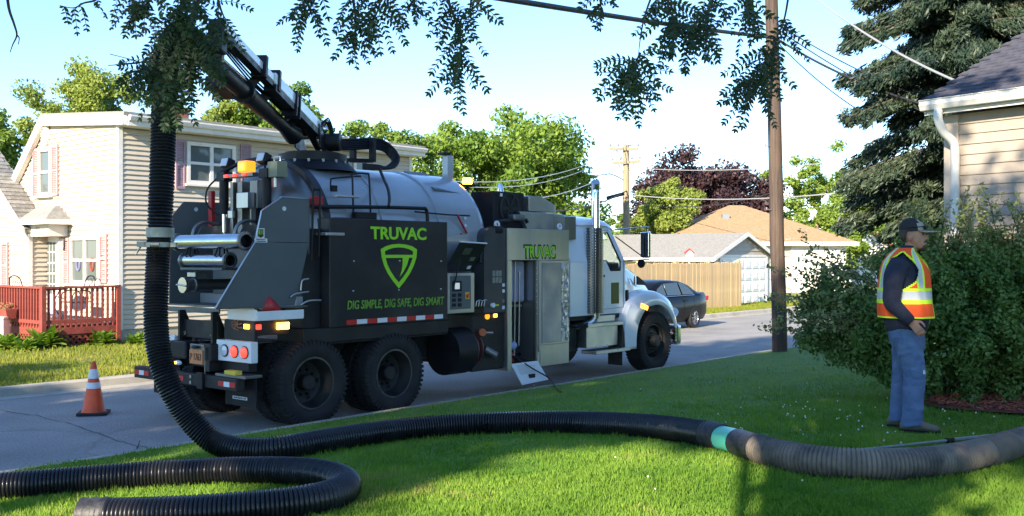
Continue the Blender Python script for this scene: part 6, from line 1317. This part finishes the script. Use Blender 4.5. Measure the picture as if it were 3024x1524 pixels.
g = MB(); c = bp(838, 358, 14.1); g.cyl(c - sx*.11, c + sx*.11, .125, 24); part('hose_drum', g, M['black'], boom, bevel=.02)
g = MB(); c = bp(815, 325, 14.0); g.sphere(c, .06, 10, 6); part('swivel', g, T['alu'], boom, smooth=60)
# cable carrier looping over the tank
carr = empty('hose_carrier', parent=truck)
for k in range(6):
    o = k*4.6; g = MB(); g.tube(catmull([bp(842, 352 + o, 14.1), bp(890, 352 + o, 14.35), bp(935, 350 + o, 14.6), bp(965, 356 + o, 14.75), bp(990 - k*2, 375 + o*.8, 14.8), bp(1003 - k*3, 400 + o*.3, 14.7), bp(990 - k*4, 421, 14.5), bp(950, 425 - k*1.5, 14.3), bp(912, 424 - k*2, 14.2)], 5), .021, 6); part('hydraulic_hose', g, M['black'], carr, smooth=60)
g = MB(); g.beam(bp(818, 402, 14.1), bp(936, 405, 14.7), .06, .06); part('carrier_arm', g, M['black'], carr)
g = MB(); g.obox(bp(824, 400, 14.1), Vector((.06,0,0)), Vector((0,.04,0)), Vector((0,0,.16))); part('arm_root', g, M['black'], carr, bevel=.02)
for x, y in ((888, 375), (937, 378)): g = MB(); g.obox(bp(x, y, 14.5), Vector((.025,0,0)), Vector((0,.05,0)), Vector((0,0,.17))); part('hose_comb', g, T['frame'], carr)
boom_tube('drop_line', [(955, 425, 14.2), (965, 450, 13.9), (976, 475, 13.5), (980, 500, 13.2), (978, 520, 13.0)], .022, M['black'], carr, 8, 4)
for k in range(4): boom_tube('pilot_line', [(800 + k*5, 320, 13.95), (812 + k*4, 306 - 3*k, 14.0), (826 + k*3, 318, 14.05), (832 + k*2, 345, 14.1)], .010, M['black'], carr, 6, 4)

# ================================================================== HOSES
def hose_mat(name, c1, c2, dirt=None, rough=.32): return mat(name, c1, c2, rough=rough, scale=5, rvar=.10, dirt=dirt, spec=.5)
H1 = hose_mat('hose_black', (.007,.007,.009), (.013,.013,.016), ((.045,.042,.038), 2.2, .35)); H2 = hose_mat('hose_muddy', (.17,.135,.105), (.05,.045,.042), ((.26,.21,.16), 2.0, .8), rough=.6)
TAPE = mat('silver_black_tape', (.012,.012,.015), (.035,.035,.04), rough=.5, scale=18, bump=.2, bscale=30); PVC = mat('green_pvc', (.10,.52,.38), (.085,.45,.33), rough=.35, scale=5, dirt=((.12,.30,.22), 6, .5))
def corrugated(g, path, r, amp, pitch, n=22):
    P = resample(path, pitch/4); g.tube(P, [r + amp*(1, .55, -.6, .55)[i % 4] for i in range(len(P))], n)
vh = empty('vacuum_hose', at(400, 590, 9.5)); tag(vh, 'long black corrugated vacuum hose hanging from the boom and running across the lawn', 'hose'); VO = Vector(vh.location)
rel = lambda pts: [Vector(p) - VO for p in pts]
up_ = catmull([at(425,120,9.95), at(414,190,9.8), at(411,300,9.68), at(408,420,9.58), at(404,520,9.52), at(402,588,9.5)], 8)
g = MB(); corrugated(g, rel(up_), .107, .011, .032); g.build('upper_section', H1, vh, smooth=60)
lp = lambda x, y: on_lawn(x, y, .105)
low = [at(400,600,9.5), at(395,700,9.42), at(392,800,9.34), at(401,890,9.26), at(428,975,9.2), at(478,1055,9.2), at(540,1112,9.18), lp(620,1132), lp(720,1125), lp(860,1102), lp(1000,1082), lp(1150,1069), lp(1300,1063), lp(1450,1063), lp(1600,1070), lp(1700,1080), lp(1788,1094)]
g = MB(); corrugated(g, rel(catmull(low, 10)), .102, .010, .028); g.build('lower_section', H1, vh, smooth=60)
tap = catmull([lp(1780,1093), lp(1800,1097), lp(1818,1102)], 5); g = MB(); g.tube(rel(resample(tap, .02)), [.112 + .005*math.sin(i*2.1) for i in range(len(resample(tap, .02)))], 20); g.build('tape_wrap', TAPE, vh, smooth=60)
g = MB(); g.tube(rel(catmull([lp(1812,1101), lp(1838,1107), lp(1868,1117)], 4)), .098, 24); g.build('green_coupler', PVC, vh, smooth=60)
g = MB(); q = catmull([lp(1856,1113), lp(1880,1121), lp(1905,1129)], 5); g.tube(rel(q), .107, 20); g.build('tape_wrap', TAPE, vh, smooth=60)
brn = catmull([lp(1895,1125), lp(1960,1144), lp(2060,1160), lp(2180,1168), lp(2300,1166), lp(2400,1155), lp(2480,1138), lp(2550,1118), lp(2640,1090), lp(2740,1062), lp(2900,1040), lp(3150,1050), lp(3500,1090)], 10)
g = MB(); corrugated(g, rel(brn), .102, .009, .029); g.build('muddy_section', H2, vh, smooth=60)
q = catmull([lp(2476,1139), lp(2510,1130), lp(2535,1122)], 5); g = MB(); g.tube(rel(q), .114, 20); g.build('tape_wrap', mat('muddy_tape', (.14,.115,.095), (.08,.07,.06), rough=.6, scale=8), vh, smooth=60)
# clamps on the hanging hose
AL = mat('cast_clamp', (.30,.31,.28), (.22,.23,.21), rough=.45, metal=.6, scale=12)
c = at(403, 588, 9.5) - VO; g = MB(); g.lathe([(.118, -.045), (.128, -.045), (.128, .045), (.118, .045)], c + Vector((0,0,.01)), (0,0,1), 28); g.build('band_clamp', AL, vh, smooth=30)
c = at(400, 616, 9.48) - VO; g = MB(); g.lathe([(.10, -.022), (.132, -.022), (.132, .022), (.10, .022)], c, (0,0,1), 28); g.build('coupling_ring', AL, vh, smooth=30)
g = MB(); g.cyl(c + Vector((-.03,-.15,0)), c + Vector((.05,-.14,0)), .024, 10); g.build('clamp_bolt', AL, vh); g = MB(); g.box(c.x - .19, c.x - .12, c.y - .05, c.y + .02, c.z - .02, c.z + .03); g.build('clamp_ear', AL, vh); g = MB(); g.box(c.x + .11, c.x + .17, c.y - .05, c.y + .02, c.z - .02, c.z + .02); g.build('clamp_ear', AL, vh); g = MB(); g.cyl(c + Vector((-.15,-.03,0)), c + Vector((-.20,-.05,-.09)), .010, 6); g.build('clamp_latch', AL, vh)
# elbow at the boom end belongs to the boom
g = MB(); g.tube([tl(p) for p in catmull([at(535,150,10.65), at(508,118,10.45), at(470,92,10.2), at(438,96,10.02), at(424,130,9.93), at(418,165,9.85)], 6)], .122, 22); g.build('elbow', M['black'], boom, smooth=60)
g = MB(); c = tl(at(405, 188, 9.78)); g.lathe([(.11, -.06), (.165, -.05), (.165, .05), (.11, .06)], c, (0,0,1), 24); g.build('elbow_collar', M['black'], boom, smooth=40)
# spare hose doubled back on the grass
sh = empty('spare_hose', on_lawn(860, 1240)); tag(sh, 'spare black corrugated hose bent back on itself on the grass, one end taped', 'hose'); SO = Vector(sh.location)
sp_ = [lp(-700,1270), lp(-400,1252), lp(-160,1234), lp(-60,1228), lp(60,1219), lp(220,1206), lp(400,1192), lp(560,1184), lp(690,1183), lp(780,1188), lp(842,1200), lp(870,1218), lp(852,1240), lp(790,1258), lp(680,1272), lp(540,1284), lp(400,1292), lp(250,1296)]
g = MB(); corrugated(g, [Vector(p) - SO for p in catmull(sp_, 10)], .098, .009, .028); g.build('hose', H1, sh, smooth=60)
q = catmull([lp(275,1295), lp(245,1296), lp(208,1297)], 4); g = MB(); g.tube([Vector(p) - SO for p in q], [.106 + .004*(i % 3) for i in range(len(q))], 20); g.build('tape_wrap', TAPE, sh, smooth=60)
# slim pole lying on the grass, control cord
a = on_lawn(2150, 1133, .05); b = on_lawn(2600, 1086, .05); ro = empty('lance_pole', a); tag(ro, 'slim grey lance pole lying on the grass in front of the worker', 'pole')
d_ = b - a; g = MB(); g.tube([d_*0, d_*.55], [.009, .013], 8); g.tube([d_*.52, d_*1.0], [.018, .018], 8); g.build('shaft', mat('lance_grey', (.27,.29,.25), (.20,.22,.19), rough=.5, scale=6), ro)
g = MB(); g.tube([d_*.49, d_*.53], .022, 8); g.build('joint', M['black'], ro)
g = MB(); e = on_lawn(1412, 986, .03); g.tube(catmull([TO + U*4.05 + RT*1.1 + Vector((0,0,.52)), TO + U*4.2 + RT*1.30 + Vector((0,0,.36)), TO + U*4.45 + RT*1.42 + Vector((0,0,.2)), e.lerp(TO + U*4.45 + RT*1.42, .4) + Vector((0,0,.05)), e], 6), .012, 6)
tag(g.build('power_cord', M['wire_dark'], smooth=60), 'black cord trailing from the open cabinet of the truck onto the grass', 'cord')

# ================================================================== TRAFFIC CONE
cn = empty('traffic_cone', (-5.56, 13.5, .004), R_(12)); tag(cn, 'orange traffic cone with two white reflective bands on the road', 'traffic cone')
g = MB(); s = .19; g.prism([(-s,-s+.03,0), (-s+.03,-s,0), (s-.03,-s,0), (s,-s+.03,0), (s,s-.03,0), (s-.03,s,0), (-s+.03,s,0), (-s,s-.03,0)], (0,0,.035)); g.build('base', M['rubber'], cn, bevel=.006)
rz_ = lambda z: .145 - (.145 - .028) * (z - .035)/.665
g = MB(); g.lathe([(rz_(.035) + .012, .035), (rz_(.06), .06), (rz_(.3), .3), (rz_(.66), .66), (.026, .695), (.018, .70), (.012, .69)], (0,0,0), (0,0,1), 32); g.build('body', M['orange'], cn, smooth=50)
for z0, z1q in ((.345, .425), (.475, .60)): g = MB(); g.lathe([(rz_(z0) + .0005, z0), (rz_(z0) + .004, z0 + .003), (rz_(z1q) + .004, z1q - .003), (rz_(z1q) + .0005, z1q)], (0,0,0), (0,0,1), 32); g.build('reflective_band', M['reflect'], cn, smooth=50)

# ================================================================== PARKED SEDAN
car = empty('parked_car', (4.71, 30.35, 0), R_(230)); car.scale = (.93, .97, .97); tag(car, 'black four-door sedan parked at the far kerb beyond the truck', 'car')
CP = mat('car_black', (.003,.004,.006), (.005,.006,.008), rough=.25, coat=.0, scale=2, spec=.25); CG = glass_mat('car_glass', (.05,.07,.07))
def ringc(x, hw, zb, zt, tuck): return [Vector((x, hw*.88, zb)), Vector((x, hw, zb + .18)), Vector((x, hw*1.0, (zb+zt)*.55)), Vector((x, hw*.985, zt - .10)), Vector((x, hw*.90, zt)), Vector((x, 0, zt + tuck)), Vector((x, -hw*.90, zt)), Vector((x, -hw*.985, zt - .10)), Vector((x, -hw, (zb+zt)*.55)), Vector((x, -hw, zb + .18)), Vector((x, -hw*.88, zb))]
g = MB(); g.loft([ringc(*r) for r in ((-.98,.66,.34,.92,.0), (-.93,.78,.28,1.03,.02), (-.75,.85,.24,1.06,.02), (-.3,.88,.22,1.03,.02), (.6,.89,.20,.98,.0), (1.6,.89,.20,.96,.0), (2.45,.88,.20,.95,.02), (3.0,.86,.22,.90,.03), (3.45,.80,.24,.80,.03), (3.62,.70,.28,.66,.02), (3.68,.55,.32,.55,.0))]); g.build('body', CP, car, smooth=50)
gr_ = []
for (x, hw, z0, z1q) in ((-.50,.70,1.0,1.06), (-.25,.70,1.0,1.18), (.1,.66,.99,1.34), (.45,.63,.98,1.42), (1.0,.62,.98,1.455), (1.5,.63,.97,1.44), (1.85,.65,.97,1.36), (2.25,.68,.96,1.17), (2.55,.70,.95,1.0)): gr_.append([Vector((x, hw + .14, z0)), Vector((x, hw + .10, z0 + (z1q - z0)*.35)), Vector((x, hw, z1q - .04)), Vector((x, hw*.86, z1q)), Vector((x, 0, z1q + .012)), Vector((x, -hw*.86, z1q)), Vector((x, -hw, z1q - .04)), Vector((x, -hw - .10, z0 + (z1q - z0)*.35)), Vector((x, -hw - .14, z0))])
g = MB(); g.loft(gr_); g.build('roof', CP, car, smooth=50)
for sd in (1, -1):
    for pts in ([(-.05,1.02),(.62,1.02),(.62,1.37),(.42,1.36),(.14,1.22)], [(.70,1.02),(1.50,1.02),(1.50,1.36),(.70,1.38)], [(1.58,1.02),(2.22,1.01),(1.95,1.22),(1.58,1.35)]):
        g = MB(); yy = lambda x, z: sd*(.80 - .165*max(0, (z - 1.02)/.36) + .012)
        g.add([Vector((x, yy(x, z), z)) for x, z in pts], [tuple(range(len(pts)))]); o = g.build('side_window', CG, car); s = o.modifiers.new('s', 'SOLIDIFY'); s.thickness = .012
    g = MB(); g.tube([(-.08, sd*.83, .995), (2.3, sd*.83, .985)], .010, 5); g.build('chrome_strip', M['chrome'], car)
    for x in (.60, 1.50): g = MB(); g.box(x - .08, x + .08, sd*.895 - .012, sd*.895 + .012, .83, .86); g.build('door_handle', CP, car)
    for x in (-.02, .65, 1.55): g = MB(); g.tube([(x, sd*.893, .96), (x - .01, sd*.896, .6), (x, sd*.89, .30)], .004, 4); g.build('door_gap', M['black'], car)
    g = MB(); g.obox((-.86, sd*.74, .88), Vector((.10,0,.0)), Vector((0,.10,0)), Vector((-.02,0,.07))); g.build('tail_lamp', T['red_lens'], car, bevel=.02)
    for x in (0, 2.62):
        w = empty('wheel', (x, sd*.80, .315), parent=car); g = MB(); g.lathe([(.21,-.09), (.30,-.10), (.315,-.07), (.315,.07), (.30,.10), (.21,.095)], (0,0,0), (0, sd, 0), 32); g.build('tyre', M['rubber'], w, smooth=40)
        g = MB(); g.lathe([(.215,.09), (.205,.085), (.19,.03), (.05,.03)], (0,0,0), (0, sd, 0), 32)
        for k in range(10): a = k*math.pi/5; q = Vector((math.cos(a), 0, math.sin(a))); g.beam(q*.03 + Vector((0, sd*.08, 0)), q*.205 + Vector((0, sd*.075, 0)), .02, .030, up=(0,1,0))
        g.cyl((0, sd*.06, 0), (0, sd*.09, 0), .05, 14); g.build('rim', T['alu'], w)
        g = MB(); g.lathe([(.345, -.02), (.36, .03), (.345, .035), (.325, .0)], (0,0,0), (0, sd, 0), 36); g.build('arch', M['black'], w)
for x0 in (-.55,): g = MB(); g.add([Vector((-.46, .62, 1.085)), Vector((-.46, -.62, 1.085)), Vector((.36, -.54, 1.405)), Vector((.36, .54, 1.405))], [(0,1,2,3)]); g.build('rear_window', CG, car)

# ================================================================== THE WORKER
mp_ = Vector((3.52, 9.02, 0)); mp_.z = lawn_z(mp_.x, mp_.y) + .012
man = empty('person', mp_, R_(-26)); tag(man, 'worker in orange safety vest, dark cap and torn jeans standing before the bush', 'person')
SK = mat('skin', (.38,.19,.125), (.32,.15,.10), rough=.5, scale=18); NAVY = mat('navy_fleece', (.012,.015,.032), (.018,.021,.042), rough=.9, scale=30, bump=.3, bscale=90)
JEAN = mat('denim', (.095,.15,.27), (.055,.095,.19), rough=.85, scale=7, bump=.8, bscale=16, dirt=((.15,.20,.29), 3.0, .45))
VO_ = mat('vest_orange', (.90,.10,.012), (.84,.085,.010), rough=.7, scale=9, bump=.25, bscale=12); VL = mat('vest_lime', (.62,.90,.03), rough=.65); VS = mat('vest_silver', (.50,.53,.55), (.42,.45,.47), rough=.4, scale=12)
HAIR = mat('hair_brown', (.07,.05,.04), (.04,.03,.025), rough=.7, scale=30, bump=.5, bscale=120); BEARD = mat('beard', (.085,.045,.03), (.05,.028,.02), rough=.8, scale=40, bump=.5, bscale=150)
SHOE = mat('tan_boot', (.20,.16,.11), (.14,.11,.08), rough=.8, scale=10, bump=.3)
def ering(z, xb, xf, hw, n=28, y0=0.0, p=1.0, tilt=0.0):
    cx = (xb + xf)/2; rx = (xf - xb)/2; out = []
    for k in range(n):
        a = 2*math.pi*k/n; c, s = math.cos(a), math.sin(a)
        out.append(Vector((cx + rx*math.copysign(abs(c)**p, c), y0 + hw*math.copysign(abs(s)**p, s), z + tilt*rx*c)))
    return out
def limb(g, pts, n=14):                            # (x,y,z,r)
    P = catmull([Vector(p[:3]) for p in pts], 5); rs = catmull([Vector((p[3], 0, 0)) for p in pts], 5); g.tube(P, [r.x for r in rs], n)
def remesh(o, vs, it=4):
    m = o.modifiers.new('remesh', 'REMESH'); m.mode = 'VOXEL'; m.voxel_size = vs; m.use_smooth_shade = True; s = o.modifiers.new('smooth', 'SMOOTH'); s.iterations = it; s.factor = .5; return o
# body: one continuous skin
g = MB()
g.loft([ering(z, xb, xf, hw, 24) for z, xb, xf, hw in ((1.590,.070,.125,.026), (1.605,.030,.135,.046), (1.635,-.005,.140,.060), (1.665,-.035,.139,.068), (1.70,-.058,.135,.073), (1.722,-.066,.130,.075), (1.75,-.070,.137,.076), (1.79,-.066,.125,.073), (1.825,-.048,.095,.058), (1.845,-.01,.05,.03))])
g.loft([ering(z, xb, xf, hw, 10) for z, xb, xf, hw in ((1.672,.115,.160,.017), (1.682,.112,.170,.019), (1.70,.110,.157,.013), (1.725,.110,.142,.009))])     # nose
g.loft([ering(z, xb, xf, hw, 10) for z, xb, xf, hw in ((1.632,.10,.146,.020), (1.640,.10,.149,.024), (1.650,.10,.147,.020))])                             # lips
for s in (-1, 1):
    g.sphere((.018, s*.079, 1.695), .030, 10, 8, (.75, .32, 1.1)); g.sphere((.105, s*.030, 1.742), .020, 8, 6, (.8, 1.0, .4))
limb(g, [(-.03,0,1.46,.085), (-.01,0,1.54,.062), (.02,0,1.60,.058), (.03,0,1.66,.055)])
g.loft([ering(z, xb, xf, hw) for z, xb, xf, hw in ((.88,-.13,.11,.15), (1.0,-.14,.12,.15), (1.2,-.15,.12,.16), (1.38,-.15,.11,.18), (1.47,-.12,.07,.15), (1.51,-.08,.03,.08))])
limb(g, [(-.04,-.17,1.44,.055), (-.085,-.245,1.27,.047), (-.105,-.262,1.14,.042), (-.02,-.255,1.03,.036), (.050,-.238,.955,.028)])
limb(g, [(-.04,.17,1.44,.055), (-.06,.245,1.27,.047), (-.07,.262,1.12,.042), (-.06,.25,1.0,.036), (-.05,.235,.92,.028)])
for s, wx, wy, wz_ in ((-1, .050, -.238, .955), (1, -.05, .235, .92)):
    # palm and five fingers, half closed with the thumb hooked
    d = Vector((.62, 0, -.78)); sd_ = Vector((0, -s, 0)); g.obox(Vector((wx, wy, wz_)) + d*.045, d*.048, Vector((.78, 0, .62))*.036, Vector((0, .014, 0)))
    for k in range(4):
        b = Vector((wx, wy, wz_)) + d*.088 + Vector((.78, 0, .62))*(-.030 + .020*k); L = (.066, .078, .074, .058)[3 - k] if False else (.056, .072, .078, .068)[k]
        c1 = b + d*L*.45 + Vector((.0, -s*.006, 0)); c2 = c1 + (d*.35 + Vector((0, -s*.65, -.1)))*L*.42; c3 = c2 + (d*-.45 + Vector((0, -s*.8, 0)))*L*.34
        g.tube([b - d*.02, b, c1, c2, c3], [.0095, .0098, .0092, .0085, .0072], 8)
    b = Vector((wx, wy, wz_)) + d*.022 + Vector((.78, 0, .62))*.034; g.tube([b - d*.01, b + Vector((.030, -s*.010, .004)), b + Vector((.052, -s*.016, -.020)), b + Vector((.062, -s*.022, -.042))], [.013, .0125, .0105, .008], 8)
limb(g, [(-.02,-.09,.92,.07), (.03,-.10,.72,.075), (.055,-.105,.50,.052), (.03,-.105,.28,.05), (.01,-.105,.09,.038), (.01,-.105,.04,.04)])
limb(g, [(-.02,.09,.92,.07), (-.04,.10,.72,.07), (-.06,.105,.50,.052), (-.078,.105,.28,.05), (-.10,.105,.09,.038), (-.10,.105,.04,.04)])
remesh(g.build('body', SK, man, smooth=80), .0055, 3)
for s in (-1, 1):
    g = MB(); g.sphere((.122, s*.032, 1.722), .0105, 10, 8); g.build('eye', mat('eye_dark', (.05,.04,.04), rough=.2) if s < 0 else bpy.data.materials['eye_dark'], man, smooth=80)
    g = MB(); g.tube([(.132, s*.015, 1.738), (.130, s*.033, 1.743), (.115, s*.050, 1.738)], [.004, .005, .003], 6); g.build('eyebrow', HAIR, man)
g = MB(); g.loft([ering(z, xb, xf, hw, 24) for z, xb, xf, hw in ((1.655,-.045,.00,.045), (1.675,-.062,-.006,.066), (1.70,-.072,-.004,.078), (1.735,-.077,.020,.083), (1.76,-.076,.05,.082))]); remesh(g.build('hair', HAIR, man), .006, 2)
g = MB(); g.loft([ering(z, xb, xf, hw, 20) for z, xb, xf, hw in ((1.582,.085,.130,.020), (1.598,.070,.143,.034), (1.615,.085,.148,.036), (1.628,.11,.149,.028))]); g.loft([ering(z, xb, xf, hw, 16) for z, xb, xf, hw in ((1.648,.10,.150,.032), (1.656,.10,.156,.030), (1.664,.10,.152,.024))]); remesh(g.build('beard', BEARD, man), .005, 2)
# cap with khaki front and brim, sunglasses resting on it
g = MB(); rg = [ering(z, xb, xf, hw, 36, tilt=t) for z, xb, xf, hw, t in ((1.748,-.079,.140,.084,.04), (1.78,-.080,.138,.085,.03), (1.82,-.070,.118,.076,.02), (1.852,-.045,.080,.055,.0), (1.868,-.010,.045,.026,0), (1.871,.010,.025,.006,0))]; g.loft(rg)
for i, f in enumerate(g.f):
    c = sum((Vector(g.v[k]) for k in f), Vector())/len(f); g.mi[i] = 1 if c.x > .082 else 0
cap = g.build('cap', [mat('cap_black', (.018,.018,.02), rough=.85), mat('cap_khaki', (.30,.27,.22), rough=.85)], man, smooth=60)
g = MB(); vs = []; nn_ = 13
for i in range(nn_):
    a = R_(-62 + 124*i/(nn_-1)); e = .085 + .030*math.cos(a); vs += [Vector((.030 + .108*math.cos(a), .084*math.sin(a), 1.758)), Vector((.045 + (.108 + e)*math.cos(a), (.088)*math.sin(a), 1.752 - .010*math.sin(a)**2 - .004))]
g.add(vs, [(2*i, 2*i+2, 2*i+3, 2*i+1) for i in range(nn_-1)]); o = g.build('brim', bpy.data.materials['cap_khaki'], cap, smooth=60); s = o.modifiers.new('s', 'SOLIDIFY'); s.thickness = .005
g = MB()
for s in (-1, 1): g.sphere((.140, s*.035, 1.785), .027, 12, 8, (.35, 1.1, .85)); g.tube([(.135, s*.062, 1.79), (.06, s*.088, 1.785), (.0, s*.09, 1.778)], .0035, 5)
g.build('sunglasses', M['black'], cap, smooth=60)
# fleece
g = MB(); g.loft([ering(z, xb, xf, hw) for z, xb, xf, hw in ((.865,-.185,.150,.175), (.92,-.20,.165,.185), (1.0,-.215,.175,.19), (1.2,-.22,.16,.195), (1.36,-.205,.14,.205), (1.46,-.18,.115,.20), (1.52,-.145,.08,.15), (1.56,-.11,.06,.095), (1.60,-.078,.066,.074), (1.625,-.066,.072,.070))])
limb(g, [(-.05,-.165,1.47,.092), (-.095,-.235,1.36,.090), (-.108,-.262,1.24,.080), (-.112,-.268,1.13,.074), (-.055,-.262,1.06,.064), (.012,-.250,.995,.053), (.040,-.240,.965,.046)])
limb(g, [(-.05,.165,1.47,.092), (-.06,.235,1.36,.090), (-.07,.262,1.24,.080), (-.07,.268,1.13,.074), (-.065,.262,1.05,.062), (-.058,.250,.98,.052), (-.052,.240,.935,.046)])
remesh(g.build('fleece_jacket', NAVY, man, smooth=80), .009, 2)
# vest: lofted shell with arm openings, bands and edging by face
RV = [(.985,-.250,.212,.205), (1.0,-.252,.210,.206), (1.06,-.255,.202,.208), (1.10,-.255,.197,.210), (1.125,-.255,.194,.211), (1.15,-.255,.192,.212), (1.20,-.255,.188,.214), (1.225,-.253,.186,.216), (1.25,-.252,.184,.217), (1.30,-.248,.179,.220), (1.36,-.242,.172,.224), (1.41,-.233,.163,.226), (1.45,-.222,.150,.222), (1.49,-.205,.130,.207), (1.525,-.178,.106,.180), (1.555,-.150,.085,.140), (1.58,-.122,.075,.105), (1.60,-.095,.070,.085)]
nv = 160; g = MB(); rings = []; RV0 = RV; RV = []
for A_, B_ in zip(RV0[:-1], RV0[1:]):
    for k in range(4): RV.append(tuple(A_[i] + (B_[i] - A_[i])*k/4 for i in range(4)))
RV.append(RV0[-1])
for z, xb, xf, hw in RV:
    rings.append([p + Vector((math.sin(k*.4 + z*9)*.004, math.cos(k*.57 + z*7)*.004, 0))*(1 if z < 1.4 else .3) for k, p in enumerate(ering(z, xb, xf, hw, nv, p=.95))])
for i in range(len(rings) - 1):
    zm = (RV[i][0] + RV[i+1][0])/2
    for k in range(nv):
        a = math.degrees(2*math.pi*(k + .5)/nv); a = a - 360 if a > 180 else a; b = abs(a)
        hole = max(0, 42*(1 - ((zm - 1.40)/.165)**2)) if 1.235 < zm < 1.565 else 0
        if hole > 0 and abs(b - 92) < hole: continue
        if zm > 1.53 and 78 < b < 104 and zm > 1.57: pass
        if zm > 1.42 and b < (zm - 1.42)*260: continue                 # open neck at the front
        m = 0
        if abs(b - 92) < hole + 7 and hole > 0: m = 1
        if 1.115 < zm < 1.255: m = 2 if 1.148 < zm < 1.222 else 1
        if zm > 1.25:
            for ctr in (47, 140):
                if abs(b - ctr) < 6: m = 2
                elif abs(b - ctr) < 10.5: m = 1
        if zm < 1.0 or b < 2.6 or (zm > 1.42 and b < (zm - 1.42)*260 + 6): m = 1
        g.cur = m; k2 = (k + 1) % nv; g.add([rings[i][k], rings[i][k2], rings[i+1][k2], rings[i+1][k]], [(0,1,2,3)])
o = g.build('safety_vest', [VO_, VL, VS], man, fixn=False); bm = bmesh.new(); bm.from_mesh(o.data); bmesh.ops.remove_doubles(bm, verts=bm.verts, dist=.0005); bm.to_mesh(o.data); bm.free()
o.data.polygons.foreach_set('use_smooth', [True]*len(o.data.polygons)); s = o.modifiers.new('s', 'SOLIDIFY'); s.thickness = .006; s.offset = 1
# jeans
g = MB(); rr = random.Random(3)
g.loft([ering(z, xb, xf, hw) for z, xb, xf, hw in ((.94,-.165,.130,.170), (.88,-.175,.135,.182), (.80,-.165,.138,.190), (.74,-.145,.140,.188), (.70,-.12,.13,.175))])
def leg(pts):
    P = catmull([Vector(p[:3]) for p in pts], 7); R = catmull([Vector((p[3], 0, 0)) for p in pts], 7); n = 22; rings = []
    for i, (p, r) in enumerate(zip(P, R)):
        f = 1 + .028*math.sin(i*1.7 + rr.uniform(-.4, .4)) + rr.uniform(-.015, .015); rings.append([p + Vector((r.x*f*math.cos(2*math.pi*k/n)*(1 + .03*math.sin(3*k + i)), r.x*.92*f*math.sin(2*math.pi*k/n), .010*math.sin(k*.9 + i*.7))) for k in range(n)])
    g.loft(rings)
leg([(-.010,-.092,.82,.120), (.020,-.098,.70,.112), (.048,-.104,.56,.098), (.060,-.107,.47,.094), (.050,-.108,.33,.090), (.045,-.108,.18,.088), (.038,-.108,.045,.092)])
leg([(-.030,.092,.82,.120), (-.045,.098,.70,.104), (-.058,.104,.56,.088), (-.064,.107,.47,.084), (-.078,.108,.33,.080), (-.088,.108,.18,.077), (-.090,.108,.05,.083)])
remesh(g.build('jeans', JEAN, man, smooth=80), .008, 1)
g = MB(); g.obox((.135, -.125, .525), (.012, .0, .004), (0, .035, .006), (-.004, 0, .018)); remesh(g.build('torn_knee', mat('frayed_denim', (.45,.50,.56), rough=.9), man), .006, 2)
for x0, y0, nm in ((.04, -.108, 0), (-.085, .108, 1)):
    g = MB(); g.loft([[Vector((x0 + x, y0 + hw*math.cos(a), max(.0, h*.5 + h*.5*math.sin(a)))) for a in np.linspace(0, 2*math.pi, 15)[:-1]] for x, hw, h in ((-.10,.030,.07), (-.075,.042,.10), (0,.046,.12), (.06,.046,.105), (.13,.050,.075), (.19,.046,.06), (.225,.030,.045))]); bt = g.build('boot', SHOE, man, smooth=70)
    g = MB(); g.loft([[Vector((x0 + x, y0 + hw*math.cos(a), -.004 + .018*(math.sin(a) > 0))) for a in np.linspace(0, 2*math.pi, 15)[:-1]] for x, hw in ((-.105,.032), (0,.050), (.13,.054), (.20,.048), (.232,.030))]); g.build('sole', M['rubber'], bt)
